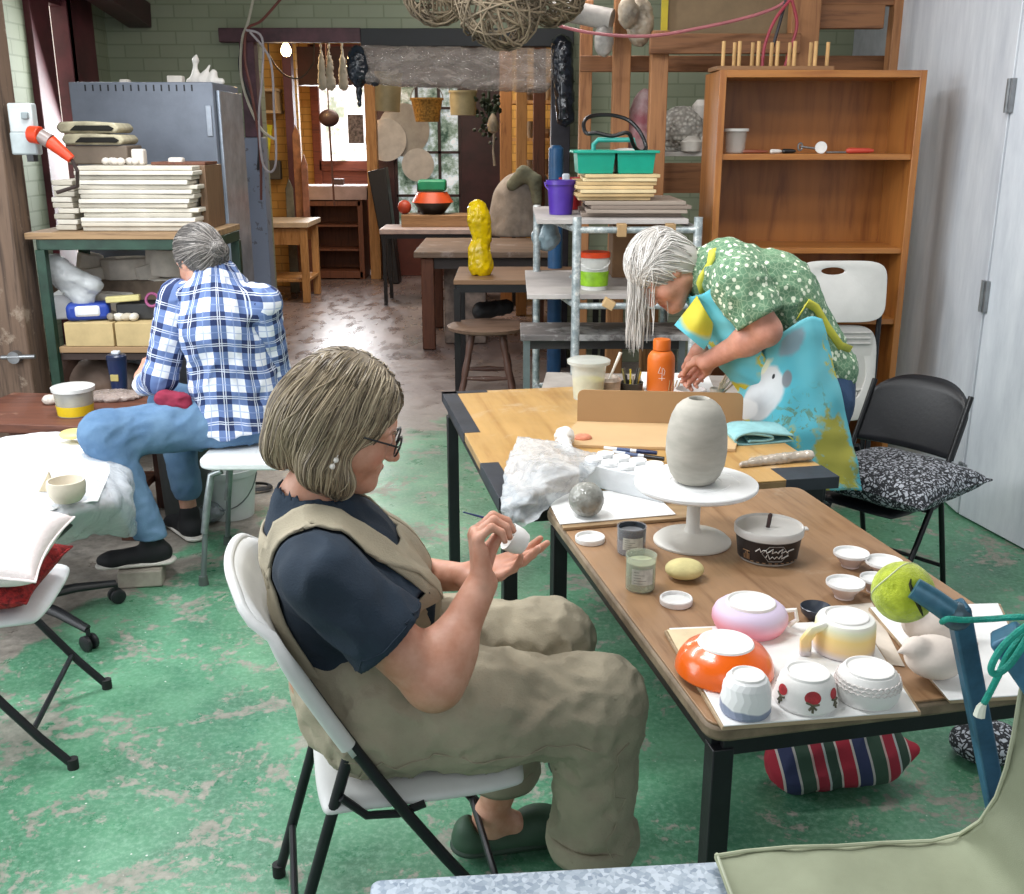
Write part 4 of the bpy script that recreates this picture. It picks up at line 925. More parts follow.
# orange lidded bucket on the middle shelf
c = D(594, 285, 4.78); bz_ = zr[1]+.042; hb = D(594, 256, 4.78).z-bz_
t = thing('paint_bucket', 'white paint bucket with orange lid and green label on the middle rack shelf', 'bucket', (c.x, 4.78, bz_))
MB().lathe([(0, 0), (.058, 0), (.066, hb), (0, hb)], (c.x, 4.78, bz_), 32).build('body', pm('d6d6d0', .4), t)
MB().lathe([(.0605, .018), (.0625, .02), (.0655, hb*.55), (.0645, hb*.56)], (c.x, 4.78, bz_), 32).build('label', pm('8fc21e', .5, var=.2, scale=20), t)
MB().lathe([(0, hb), (.06, hb), (.071, hb-.004), (.072, hb+.014), (.066, hb+.02), (0, hb+.016)], (c.x, 4.78, bz_), 32).build('lid', pm('e0481a', .4), t)
MB().tube([(c.x-.068*cos(a), 4.78-.068*sin(a)-.0, bz_+hb-.02-.035*sin(a)) for a in [pi*k/10 for k in range(11)]], .0035, 6).build('handle', pm('e3e3df', .4), t)
s = SD(.02).el(D(572, 285, 5.2)+Vector((.06, 0, 0)), (.09, .08, .07)); s.post.append(wrinkle(.014, 22, 50)); tag(np_obj('plastic_bundle', [s.mesh(.01)], pm('9aa4a6', .4, var=.3), None), 'crumpled pale plastic behind the orange lidded bucket', 'plastic')
s = SD(.02).rc(D(548, 215, 5.5), D(546, 236, 5.5), .03, .075); s.post.append(wrinkle(.012, 25, 51)); tag(np_obj('blue_plastic_bag', [s.mesh(.01)], pm('90a5ae', .3, var=.3), None), 'pale blue plastic bag hanging on the left post of the metal rack', 'bag')
c = D(655, 250, 5.5); tag(MB().box((c.x-.1, 5.3, zr[1]+.19), (.3, .22, .3)).build('brown_carton', pm('7d5c3c', .7), bevel=.006), 'brown carton at the back of the middle rack shelf', 'carton')
# low table in front of rack with boards under (pale edge)
tz = .72
t = thing('low_table', 'grey clay dusted table with steel legs beside the metal rack', 'table', (.5, 4.95, 0))
tc = wood('77706e', '5b5452', 'X', .5, .6, wear=('bcb8b6', 3, .5))
a = G(517, 316, .74); b = G(545, 330, .74)
MB().box((.44, 4.98, .725), (.80, .34, .03)).build('top', tc, t, bevel=.003)
for x in (.07, .80):
    for y in (4.86, 5.1): MB().box((x, y, .355), (.03, .03, .71)).build('leg', pm('8e9799', .35, .6), t)
[MB().box((.435, y_, .685), (.72, .025, .04)).build('rail', pm('33302f', .5), t) for y_ in (4.86, 5.1)]
# board stack low at the rack's foot
zz = .38; a = D(560, 350, 4.4)
r9 = random.Random(9)
t = thing('board_trolley', 'low steel trolley carrying the dusty boards behind the near table', 'trolley', (.5, 4.3, 0))
MB().box((.55, 4.3, .44), (.82, .5, .025)).build('deck', pm('6d6662', .7), t)
for x in (.2, .9):
    for y in (4.1, 4.5): MB().box((x, y, .21), (.03, .03, .42)).build('leg', pm('8e9799', .35, .6), t)
z = .455
for k in range(7):
    tag(MB().box((.57+r9.uniform(-.04, .04), 4.32+r9.uniform(-.03, .03), z+.011), (.8+r9.uniform(-.06, .06), .52, .02), rz=-.12+r9.uniform(-.05, .05)).build('dusty_board', [pm('b9b1a8', .8, var=.3, scale=3, col2='8b8079'), pm('cfcac3', .8, var=.3, scale=3, col2='9c938a')][k % 2], bevel=.002),
        'long dusty board in the low stack behind the orange bottle, %s' % ['lowest', 'second', 'third', 'middle', 'third from top', 'second from top', 'topmost'][k], 'board', 'dusty boards in the low stack'); z += .022
# dark table with yellow bag, and the turned-leg stool
t = thing('work_table', 'brown topped table with black steel legs carrying the yellow bag', 'table', (.1, 7.05, 0))
MB().box((.12, 7.0, .74), (.98, .72, .03)).build('top', wood('8b6a4e', '684c38', 'X', .5, .5), t, bevel=.003)
[MB().box(q_, d_).build('rail', pm('1d1a1c', .4), t) for q_, d_ in (((.12, 6.66, .7), (.94, .03, .05)), ((.12, 7.34, .7), (.94, .03, .05)), ((-.35, 7.0, .7), (.03, .66, .05)), ((.59, 7.0, .7), (.03, .66, .05)))]
for x in (-.35, .59):
    for y in (6.66, 7.34): MB().box((x, y, .35), (.04, .04, .7)).build('leg', pm('1d1a1c', .4), t)
c = Vector((D(481, 270, 6.9).x, 6.9, .755))
s = SD(.03).rc(c+Vector((0, 0, .06)), c+Vector((-.01, 0, .16)), .08, .07).rc(c+Vector((.01, 0, .24)), c+Vector((-.01, 0, .36)), .06, .075).rc(c+Vector((-.02, 0, .36)), c+Vector((-.02, 0, .42)), .05, .06); s.fn(lambda P: .757-P[:, 2], 0, 'i'); s.post.append(wrinkle(.014, 20, 60))
tag(np_obj('yellow_bag', [s.mesh(.009)], pm('e6c508', .25, var=.25, scale=8), None), 'bright yellow plastic bag standing on the brown table', 'bag')
t = thing('wooden_stool', 'old turned leg wooden stool under the table with the yellow bag', 'stool', (.08, 6.6, 0))
so = wood('7a6150', '54402f', 'X', .8, .6); sx, sy = D(487, 320, 6.55).x, 6.55
MB().lathe([(0, 0), (.2, 0), (.235, .012), (.24, .03), (.22, .04), (0, .034)], (sx, sy, .45), 36, sx=1.05).build('seat', so, t)
legm = pm('5d4137', .5, var=.4, scale=14, col2='a0958c', t=(.3, .38))
for a in (.8, 2.35, 3.93, 5.5):
    u = Vector((cos(a), sin(a), 0)); p0 = Vector((sx, sy, .45))+u*.13; p1 = Vector((sx, sy, 0))+u*.245; P = []; R_ = []
    for k in range(15):
        q = k/14; P.append(p0.lerp(p1, q)); R_.append(.014+.008*abs(sin(q*9.5))+.003*(1-q))
    MB().tube(P, R_, 12).build('leg', legm, t)
MB().tube([(sx-.14, sy-.14, .17), (sx, sy-.15, .17), (sx+.14, sy-.14, .17)], [.01, .018, .01], 10).build('stretcher', legm, t)
MB().tube([(sx-.14, sy+.14, .17), (sx, sy+.15, .17), (sx+.14, sy+.14, .17)], [.01, .018, .01], 10).build('stretcher', legm, t)
s = SD(.03).rc((sx-.05, 7.0, .5), (sx+.12, 7.05, .52), .06, .05); s.post.append(wrinkle(.012, 16, 63)); tag(np_obj('black_bag', [s.mesh(.012)], pm('17181b', .6), None), 'black bag hanging under the table with the yellow bag', 'bag')
# ================================================================ NEAR AND FAR WORK TABLES
TA = radians(12.45); tL = Vector((-sin(TA), cos(TA), 0)); tR = Vector((cos(TA), sin(TA), 0)); T0 = Vector((.307, 1.386, 0))+tL*.045+tR*.012; TZN = .74
def TN(u, v, z=0.0): return T0+tR*u+tL*v+Vector((0, 0, TZN+z))
black_steel = pm('17181c', .45, var=.3)
def rounded_rect(w, h, r, n=5):
    P = []
    for cx, cy, a0 in ((r, r, pi), (w-r, r, 1.5*pi), (w-r, h-r, 0), (r, h-r, .5*pi)):
        for k in range(n+1): a = a0+k*pi/2/n; P.append((cx+r*cos(a), cy+r*sin(a)))
    return P
def oriented_slab(o0, r, l, w, h, z0, z1, rad, name, mat, parent, bevel=.002):
    P = rounded_rect(w, h, rad); m = MB(); n = len(P)
    vs = [o0+r*a+l*b+Vector((0, 0, z0)) for a, b in P]+[o0+r*a+l*b+Vector((0, 0, z1)) for a, b in P]
    m.add(vs, [tuple(range(n-1, -1, -1)), tuple(range(n, 2*n))]+[(i, (i+1) % n, (i+1) % n+n, i+n) for i in range(n)])
    return m.build(name, mat, parent, bevel=bevel)
def rot_wood(c1, c2, ang, scale=.8, rough=.4, wear=None, coat=.15):
    n = NT('laminate'); v = n.coord(scale=(14*scale, 1.3*scale, 1), rot=(0, 0, -ang))
    # rotate first, then stretch
    mp = v.node; tc = n.n('ShaderNodeVectorRotate', rotation_type='Z_AXIS'); tc.inputs['Angle'].default_value = -ang
    src = mp.inputs[0].links[0].from_socket; n.l(src, tc.inputs['Vector']); n.l(tc.outputs[0], mp.inputs[0]); mp.inputs['Rotation'].default_value = (0, 0, 0)
    a = n.noise(v, 1.5, 6, .62, 1.0); b = n.noise(v, 9, 3, .5); f = n.math('ADD', n.math('MULTIPLY', a, .75), n.math('MULTIPLY', b, .25))
    c = n.ramp(f, [(.34, lin(c2)), (.5, sc3(lin(c1), .9)), (.66, lin(c1))])
    if wear:
        w = n.noise(n.coord(), wear[1], 7, .7, .5); c = n.mix(n.ramp(w, [(wear[2], 0.0), (wear[2]+.1, .6)]), c, lin(wear[0]))
    return n.fin(c, n.ramp(n.noise(n.coord(), 5, 4), [(.3, rough-.1), (.7, rough+.15)]), 0, **{'Coat Weight': coat, 'Coat Roughness': .25})
lam = rot_wood('9f7b59', '785638', TA, .8, .42, ('b8a48c', 3.5, .6))
edge_m = pm('8f7d66', .6, var=.25, scale=20, col2='6d5d4a')
t = thing('work_table', 'near brown wood grain work table covered with upside down bowls', 'table', (T0.x, T0.y, 0))
TW, TLn = .69, 1.055
oriented_slab(T0+tR*.004+tL*.004+Vector((0, 0, TZN)), tR, tL, TW-.008, TLn-.008, -.004, 0, .03, 'top', lam, t, .001)
oriented_slab(T0+Vector((0, 0, TZN)), tR, tL, TW, TLn, -.03, -.0045, .034, 'edge_band', edge_m, t, .006)
def rail(a, b, z, w, h, m=black_steel, nm='rail'): return MB().bar(a+Vector((0, 0, z)), b+Vector((0, 0, z)), w, h).build(nm, m, t, bevel=.002)
i_ = .03
q = [T0+tR*i_+tL*i_, T0+tR*(TW-i_)+tL*i_, T0+tR*(TW-i_)+tL*(TLn-i_), T0+tR*i_+tL*(TLn-i_)]
for k in range(4): rail(q[k], q[(k+1) % 4], .693, .03, .034)
for p in q: MB().box((p.x, p.y, .345), (.036, .036, .69), rz=TA).build('leg', black_steel, t, bevel=.002)
FA = radians(10.8); fL = Vector((-sin(FA), cos(FA), 0)); fR = Vector((cos(FA), sin(FA), 0)); F0 = Vector((-.031, 2.514, 0)); FW, FL = .93, 1.17
def TF(u, v, z=0.0): return F0+fR*u+fL*v+Vector((0, 0, TZN+z))
lam2 = rot_wood('c39a5e', 'a67c45', FA, .55, .4, ('cfc1ab', 2.6, .56))
t = thing('work_table', 'far honey coloured work table with black taped edges', 'table', (F0.x, F0.y, 0))
oriented_slab(F0+Vector((0, 0, TZN)), fR, fL, FW, FL, -.004, 0, .008, 'top', lam2, t, .001)
oriented_slab(F0+Vector((0, 0, TZN)), fR, fL, FW, FL, -.028, -.0045, .008, 'edge_band', pm('9c8059', .6, var=.2), t, .002)
tape = pm('30343c', .5, var=.2)
def tapep(u0, u1, v0, v1, nm='edge_tape'):
    m = MB(); a = [TF(u0, v0, .0015), TF(u1, v0, .0015), TF(u1, v1, .0015), TF(u0, v1, .0015)]; b = [p-Vector((0, 0, .034)) for p in a]
    m.add(b+a, [(3, 2, 1, 0), (4, 5, 6, 7), (0, 1, 5, 4), (1, 2, 6, 5), (2, 3, 7, 6), (3, 0, 4, 7)]); m.build(nm, tape, t, bevel=.001)
tapep(-.003, .05, .0-.003, .30); tapep(-.003, .05, .62, 1.172); tapep(-.003, .16, 1.14, 1.172); tapep(.78, .933, -.003, .1)
qf = [F0+fR*i_+fL*i_, F0+fR*(FW-i_)+fL*i_, F0+fR*(FW-i_)+fL*(FL-i_), F0+fR*i_+fL*(FL-i_)]
for k in range(4): MB().bar(qf[k]+Vector((0, 0, .685)), qf[(k+1) % 4]+Vector((0, 0, .685)), .03, .045).build('rail', black_steel, t, bevel=.002)
for p in qf: MB().box((p.x, p.y, .33), (.038, .038, .66), rz=FA).build('leg', black_steel, t, bevel=.002)
sz_ = lambda px, p: px*((p.y)*cos(PITCH)-(p.z-CAMH)*sin(PITCH))/FPX      # pixels to metres at a point
Z0 = TZN+.0008
# ---- boards and papers on the near table
bis = pm('f1eeea', .75, var=.06); bis2 = pm('e3dcd8', .8, var=.06); paper = pm('eeeeec', .6, var=.05, bump=.25, bs=14)
def quadslab(name, pxs, z0, th, mat, lab, cat, bevel=.0015, group=None):
    P = [G(x, y, z0) for x, y in pxs]; m = MB(); n = len(P)
    m.add(P+[p+Vector((0, 0, th)) for p in P], [tuple(range(n-1, -1, -1)), tuple(range(n, 2*n))]+[(i, (i+1) % n, (i+1) % n+n, i+n) for i in range(n)])
    return tag(m.build(name, mat, bevel=bevel), lab, cat, group)
quadslab('drawing_board', [(664, 634), (722, 731), (921, 716), (862, 626)], Z0, .008, wood('b9a183', '8e7757', 'X', 1), 'thin wooden board under the white paper at the near table corner', 'board')
quadslab('paper_sheet', [(669, 629), (724, 727), (918, 712), (860, 621)], Z0+.0085, .0025, paper, 'white paper under the upside down orange and white bowls', 'paper')
quadslab('cream_paper', [(667, 630), (680, 654), (714, 652), (712, 628)], Z0+.0112, .001, pm('e6d3ac', .7), 'small cream paper sticking out left of the orange bowl', 'paper')
quadslab('drawing_board', [(868, 611), (950, 704), (1042, 699), (1000, 607)], Z0, .008, wood('b9a183', '8e7757', 'X', 1), 'thin wooden board under the paper with the clay birds', 'board')
quadslab('paper_sheet', [(870, 608), (949, 701), (1040, 695), (998, 604)], Z0+.0085, .0025, paper, 'white paper under the two clay birds', 'paper')
quadslab('paper_sheet', [(843, 606), (880, 664), (905, 667), (872, 603)], Z0, .0015, pm('d9cec0', .7), 'brownish paper strip between the two boards on the near table', 'paper')
quadslab('clay_board', [(549, 500), (563, 531), (692, 520), (690, 500)], Z0, .008, wood('a98c68', '7f6545', 'X', 1), 'wooden board under the wrapped clay ball', 'board')
quadslab('paper_towel', [(544, 494), (560, 525), (676, 515), (650, 490)], Z0+.0085, .003, paper, 'white paper towel under the wrapped clay ball', 'paper')
ZP = Z0+.0115
def base_pt(px, py, z=ZP): return G(px, py, z)
def shell(prof, t=.004):
    """profile outside bottom to top -> closed shell open at the z=0 end (upside-down ware)"""
    inner = [(max(r-t, 0.0), max(z-t, 0)) for r, z in prof]
    return inner[::-1][0:0]+[(max(prof[0][0]-t, 0), 0)]+prof
# orange bowl, upside down
p = base_pt(724, 670); R0 = sz_(49, p); H0 = .047
t = thing('bowl', 'glossy orange bowl upside down at the left of the near board', 'bowl', p)
MB().lathe([(0, .002), (R0*.96, 0), (R0, .004), (R0*.985, .014), (R0*.93, .026), (R0*.82, .038), (R0*.66, H0-.001), (R0*.585, H0+.003), (R0*.57, H0+.004)], p, 56).build('glazed_wall', pm('f0660a', .28, var=.05, coat=.5), t)
MB().lathe([(R0*.57, H0+.004), (R0*.55, H0+.007), (R0*.50, H0+.0075), (R0*.46, H0+.0055), (0, H0+.0055)], p, 56).build('foot', bis, t)
# lavender bowl
p = base_pt(749, 627); R0 = sz_(37.5, p); H0 = .062
n = NT('lavender_glaze'); o = n.sep(n.coord()); f = n.noise(n.coord(), 7, 4)
lav = n.fin(n.mix(n.ramp(n.math('ADD', n.math('MULTIPLY', o[2], 14), n.math('MULTIPLY', f, .4)), [(.45, 1.), (.75, 0.)]), lin('d9c9e2'), lin('e59aac')), .6)
t = thing('bowl', 'lavender and pink bowl upside down behind the orange bowl', 'bowl', p)
MB().lathe([(0, .001), (R0*.86, 0), (R0*.93, .007), (R0, .019), (R0*.99, .029), (R0*.93, .038), (R0*.8, .0455), (R0*.66, .0485)], p, 52).build('glazed_wall', lav, t)
MB().lathe([(R0*.66, .0485), (R0*.64, .053), (R0*.6, .0535), (R0*.55, .0505), (0, .0505)], p, 52).build('foot', bis, t)
e = p+Vector((R0*.9, -.005, .035)); MB().tube([e, e+Vector((.018, -.004, .004)), e+Vector((.02, -.012, -.012)), e+Vector((.004, -.012, -.024))], .0045, 10).build('handle', bis, t)
# yellow / cream mug with handle
p = base_pt(843, 649); R0 = sz_(30, p); H0 = .066
n = NT('mug_glaze'); o = n.sep(n.coord()); f = n.noise(n.coord(), 5, 4)
mug = n.fin(n.ramp(n.math('ADD', n.math('MULTIPLY', o[2], 13), n.math('MULTIPLY', f, .25)), [(.2, lin('cfc6c6')), (.36, lin('e6c690')), (.62, lin('e9cf86')), (.82, lin('dfe2c2')), (.95, lin('efeeea'))]), .6)
t = thing('mug', 'cream and pale yellow mug upside down with wide handle', 'mug', p)
MB().lathe([(0, .001), (R0*.95, 0), (R0, .003), (R0*.99, H0*.55), (R0*.97, H0*.82), (R0*.9, H0*.93), (R0*.74, H0*.965)], p, 48, sx=1.0).build('wall', mug, t)
MB().lathe([(R0*.74, H0*.965), (R0*.73, H0), (R0*.68, H0+.001), (R0*.62, H0-.002), (0, H0-.002)], p, 48).build('foot', bis, t)
m = MB(); hp = []
for a, b in ((-.75*R0, H0*.86), (-1.15*R0, H0*.72), (-1.38*R0, H0*.42), (-1.35*R0, H0*.08), (-1.2*R0, .004)): hp.append(p+Vector((a, -.35*R0, b)))
m.tube(hp, [.008, .0085, .009, .0085, .007], 12, sq=1.6).build('handle', mug, t)
# faceted white/blue cup
p = base_pt(745, 710); R0 = sz_(25.5, p); H0 = .062
n = NT('dipped_glaze'); o = n.sep(n.coord()); f = n.noise(n.coord(), 14, 2)
dip = n.fin(n.ramp(n.math('ADD', n.math('MULTIPLY', o[2], 16), n.math('MULTIPLY', f, .35)), [(.42, lin('8f97ad')), (.46, lin('f0efee'))]), .55)
t = thing('cup', 'faceted white cup with blue grey rim band, upside down', 'cup', p)
vs = []; fs = []; nn = 11; prof = [(.93, 0), (1, .006), (1.0, .02), (.96, .035), (.9, .048), (.8, .058), (.66, .0615)]
for j, (r, z) in enumerate(prof):
    for k in range(nn*2):
        a = 2*pi*k/(nn*2)+(j % 2)*pi/nn*.5; rr = R0*r*(1-.025*((k+j) % 2) if 1 < j < 6 else 1); vs.append(p+Vector((cos(a)*rr, sin(a)*rr, z)))
for j in range(len(prof)-1):
    for k in range(nn*2): fs.append((j*nn*2+k, j*nn*2+(k+1) % (nn*2), (j+1)*nn*2+(k+1) % (nn*2), (j+1)*nn*2+k))
fs.append(tuple(range(nn*2-1, -1, -1))); MB().add(vs, fs).build('wall', dip, t, angle=9)
MB().lathe([(R0*.7, .059), (R0*.66, .064), (R0*.6, .0645), (R0*.54, .062), (0, .062)], p, 40).build('foot', bis, t)
# strawberry bowl
p = base_pt(805, 701); R0 = sz_(32, p); H0 = .05
t = thing('bowl', 'white bowl painted with red strawberries, upside down between two white cups', 'bowl', p)
sb = SD(0); prof = [(0, .001), (R0*.93, 0), (R0*.99, .006), (R0*.95, .016), (R0*.9, .03), (R0*.82, .043), (R0*.7, .05)]
MB().lathe(prof, p, 48).build('wall', bis, t)
MB().lathe([(R0*.7, .05), (R0*.68, .054), (R0*.62, .0545), (R0*.56, .052), (0, .052)], p, 48).build('foot', bis, t)
def on_wall(a, z):
    for i in range(1, len(prof)-1):
        (r0, z0), (r1, z1) = prof[i], prof[i+1]
        if z0 <= z <= z1: r = r0+(r1-r0)*(z-z0)/(z1-z0); break
    return p+Vector((cos(a)*(r+.0006), sin(a)*(r+.0006), z))
redp = pm('c2353c', .6, var=.25, scale=60); leafp = pm('5e5a45', .6)
for a0, s_ in ((-1.62, 1.0), (-.72, .8), (-2.75, .8), (.3, .8), (1.4, .8), (2.4, .8)):
    m = MB(); L = 18; C_ = on_wall(a0, .03)
    ring = [on_wall(a0+s_*.0145/R0*cos(2*pi*k/L), .031+s_*.0105*sin(2*pi*k/L)) for k in range(L)]
    m.add([C_]+ring, [(0, 1+k, 1+(k+1) % L) for k in range(L)]); st = m.build('strawberry', redp, t)
    m = MB()
    for q0, q1 in (((0, .021), (0, .008)), ((0, .02), (-.011, .024)), ((0, .02), (.011, .021)), ((0, .019), (-.006, .012)), ((0, .019), (.006, .013))):
        m.tube([on_wall(a0+s_*q0[0]/R0, q0[1]), on_wall(a0+s_*(q0[0]+q1[0])/2/R0, (q0[1]+q1[1])/2), on_wall(a0+s_*q1[0]/R0, q1[1])], .0019, 6)
    m.build('leaves', leafp, t)
# textured bowl
p = base_pt(866, 697); R0 = sz_(32, p)
t = thing('bowl', 'white bowl with carved scale pattern around its side, upside down', 'bowl', p)
MB().lathe([(0, .001), (R0*.88, 0), (R0*.95, .006), (R0, .018), (R0*.985, .03), (R0*.9, .043), (R0*.8, .05), (R0*.76, .0505)], p, 48).build('wall', bis, t)
m = MB()
for j, z in enumerate((.027, .0325, .038)):
    for k in range(30):
        a = 2*pi*(k+.5*(j % 2))/30; r = R0*[.99, .965, .93][j]
        m.tube([p+Vector((cos(a+d_)*(r+.0008), sin(a+d_)*(r+.0008), z+.003*cos(d_/.09*1.5))) for d_ in (-.09, -.045, 0, .045, .09)], .0013, 5)
m.build('carved_scales', bis2, t)
MB().lathe([(R0*.76, .0505), (R0*.75, .054), (R0*.7, .0545), (R0*.64, .052), (0, .052)], p, 48).build('foot', bis, t)
# navy dish and small footed cups
p = G(815, 619, Z0); R0 = sz_(15.5, p)
t = thing('dish', 'small navy blue dish behind the cream mug', 'dish', p)
MB().lathe([(0, .0), (R0*.45, 0), (R0*.9, .014), (R0, .026), (R0*.96, .027), (0, .0265)][:5]+[(R0*.8, .016), (R0*.4, .005), (0, .004)], p, 36).build('body', pm('39414f', .45, coat=.2), t)
for (cx, by, w, hh, lab) in ((850, 566, 17.5, .030, 'white glazed small footed cup farthest from the near board, left one'), (883, 573, 18.5, .026, 'white glazed small footed cup behind the tennis ball'), (844, 597, 19, .031, 'white glazed small footed cup nearest to the cream mug'), (874, 591, 15, .028, 'white glazed small footed cup partly hidden, left of the tennis ball')):
    p = G(cx, by, Z0); R0 = sz_(w, p); t = thing('small_cup', lab, 'cup', p, 'small footed cups')
    MB().lathe([(0, 0), (R0*.5, 0), (R0*.48, .003), (R0*.66, hh*.45), (R0*.9, hh*.8), (R0, hh), (R0*.98, hh+.002), (R0*.93, hh+.0005), (R0*.7, hh*.5), (R0*.3, .006), (0, .005)], p, 36).build('outside', pm('d9c6bf', .8), t)
    MB().lathe([(R0*.995, hh-.003), (R0*1.004, hh-.0003), (R0*.99, hh+.0026), (R0*.93, hh+.0018), (R0*.7, hh*.5+.001), (R0*.3, .0072), (0, .0062)], p, 36).build('inside', pm('f4f3f1', .5), t)
# clay birds
for (cx, cy, s_, lab) in ((932, 676, 1.0, 'round unfired clay bird, the nearer of the two'), (928, 642, .95, 'unfired clay bird behind the rounder one')):
    p = base_pt(cx, cy); S = SD(.012); R0 = sz_(34, p)*s_
    S.el(p+Vector((0, 0, R0*.62)), (R0*.86, R0*.78, R0*.62)).el(p+Vector((-R0*.62, -.01, R0*1.02)), (R0*.36, R0*.33, R0*.33)).rc(p+Vector((-R0*.86, -.012, R0*1.0)), p+Vector((-R0*1.18, -.014, R0*.9)), R0*.15, .003).rc(p+Vector((R0*.7, 0, R0*.7)), p+Vector((R0*1.2, .01, R0*.95)), R0*.3, R0*.12)
    S.fn(lambda P, z=p.z: z-P[:, 2], 0, 'i'); tag(np_obj('clay_bird', [S.mesh(.003)], pm('e0d3c8', .85, var=.08, bump=.3, bs=40), None), lab, 'clay bird')
# ---- jars, lids, sponge
def lidd(px, py, w, lab, z=Z0):
    p = G(px, py, z); R0 = sz_(w, p); t = thing('jar_lid', lab, 'lid', p)
    MB().lathe([(0, 0), (R0*.97, 0), (R0, .003), (R0, .011), (R0*.95, .013), (R0*.88, .0125), (R0*.87, .006), (0, .005)], p, 36).build('lid', pm('f2f1ee', .4), t); return p
lidd(590, 541, 15, 'white round jar lid left of the dark paint jar')
lidd(676, 603, 16.5, 'white round jar lid in front of the yellow sponge')
def pjar(px, py, w, hpx, cc, paint, lab, lid=None):
    p = G(px, py, Z0); R0 = sz_(w, p); h = hpx; t = thing('paint_jar', lab, 'jar', p)
    MB().lathe([(0, .002), (R0*.9, .002), (R0*.94, .006), (R0*.94, h*.8), (0, h*.8)], p, 32).build('paint', pm(paint, .4, var=.2, scale=30), t)
    MB().lathe([(0, 0), (R0*.93, 0), (R0, .004), (R0, h*.9), (R0*1.03, h*.91), (R0*1.03, h), (R0*.97, h), (R0*.955, h*.85), (R0*.955, .006), (0, .003)], p, 32).build('glass', pm(cc, .12, alpha=.35), t)
    m = MB(); A = []
    for z in (.25, .7): A.append([p+Vector((cos(a)*R0*1.008, sin(a)*R0*1.008, h*z)) for a in [-2.3+k*.15 for k in range(11)]])
    m.grid(A).build('label', pm('c9cabf', .6, var=.2, scale=50), t)
    if True:
        m = MB()
        for j in range(5):
            z = h*(.62-.08*j); a0 = -2.15; m.tube([p+Vector((cos(a0+k*.12)*R0*1.012, sin(a0+k*.12)*R0*1.012, z)) for k in range(4+(j*3) % 5)], .0006, 4)
        m.build('label_lines', pm('6d7064', .6), t)
    return p, R0, h, t
p, R0, h, t = pjar(631, 552, 14.5, .062, 'b9bcc0', '8e8f92', 'clear plastic jar of dark grey glaze behind the green one')
MB().lathe([(R0*.96, h*.55), (R0*.965, h*.98), (R0*.9, h*.98), (R0*.9, h*.55)], p, 32).build('dark_smear', pm('3a4550', .3, var=.5, scale=30, alpha=.85), t)
pjar(640, 588, 15, .074, 'd3dcc8', 'b7bd9c', 'clear plastic jar of pale green glaze in front of the dark one')
p = G(684, 578, Z0); S = SD(.01).el(p+Vector((0, 0, .0205)), (sz_(19.5, p), sz_(17, p), .0205)); tag(np_obj('sponge', [S.mesh(.003)], pm('dccf92', .8, var=.2, bump=.5, bs=70), None), 'round pale yellow sponge on the near table', 'sponge')
# ---- banding wheel and vase
p = G(692, 541, Z0); Rb = sz_(38.5, p)
t = thing('banding_wheel', 'white metal banding wheel holding the clay vase', 'turntable', p)
# height of its disc from the photo's ellipse centre at the same ground point
zd = D(696, 484, p.y+.0).z-Z0
cm = pm('d5d2ca', .45, var=.06)
MB().lathe([(0, 0), (Rb, 0), (Rb, .004), (Rb*.9, .012), (Rb*.5, .02), (.02, .025), (.0155, .035), (.0145, zd-.012), (.02, zd-.006), (0, zd-.006)], p, 48).build('base', cm, t)
pc = Vector((p.x+.002, p.y, Z0+zd)); Rd = sz_(61.5, pc)
MB().lathe([(0, -.006), (Rd*.97, -.006), (Rd, -.002), (Rd, .004), (Rd*.985, .006), (Rd*.7, .0065), (Rd*.695, .0055), (Rd*.55, .0055), (Rd*.545, .0065), (Rd*.42, .0065), (Rd*.415, .0055), (0, .0055)], pc, 64).build('wheel_head', pm('e9e9e8', .4, var=.06, scale=14), t)
MB().tube([p+Vector((-.03, -.012, .02)), p+Vector((-.055, -.03, .012))], .003, 8).build('lock_screw', cm, t)
V0 = Vector((pc.x-.003, pc.y, Z0+zd+.0068)); Rv = sz_(30, V0); hv = D(692, 399, V0.y+.0).z-V0.z
t = thing('vase', 'rounded grey unfired clay vase with small mouth on the banding wheel', 'vase', V0)
vp = [(0, 0), (.56, 0), (.66, .02), (.82, .1), (.94, .22), (1, .38), (.995, .52), (.95, .68), (.86, .81), (.72, .91), (.55, .97), (.4, 1.0), (.34, 1.012), (.30, 1.0), (.3, .93), (.6, .8), (.8, .5), (.5, .08), (0, .05)]
n = NT('leather_hard_clay'); v = n.coord(); o = n.sep(v); f = n.noise(n.coord(scale=(1, 1, 3)), 9, 6, .6)
vc = n.fin(n.ramp(f, [(.35, lin('a39f94')), (.65, lin('bab5aa'))]), .75); n2 = n
MB().lathe([(r*Rv, z*hv) for r, z in vp], V0, 60, wob=lambda a, z: 1+.006*sin(2*a+1)+.004*sin(3*a+z*60)).build('body', vc, t, angle=60)
# ---- black labelled tub with cloudy lid
p = G(767, 556, Z0); Rt = sz_(29, p); ht = .072
t = thing('tub', 'clear tub with black label, cloudy lid and brush handle sticking out', 'tub', p)
MB().lathe([(0, .001), (Rt*.97, .001), (Rt*1.0, .005), (Rt*1.1, ht-.012), (Rt*1.06, ht-.012), (Rt*.96, .007), (0, .006)], p, 48).build('body', pm('d7d3cc', .2, alpha=.55), t)
MB().lathe([(0, .008), (Rt*.93, .008), (Rt*.99, ht*.5), (0, ht*.5)], p, 40).build('contents', pm('4a403a', .6), t)
lb_ = pm('231c1b', .5, var=.3, scale=30); m = MB()
A = [[p+Vector((cos(a)*Rt*(1.012+.1*z)*1.0, sin(a)*Rt*(1.012+.1*z), .006+z*(ht-.024))) for a in [-pi*1.02+k*.1 for k in range(34)]] for z in (0, .25, .5, .75, 1)]
m.grid(A).build('label', lb_, t)
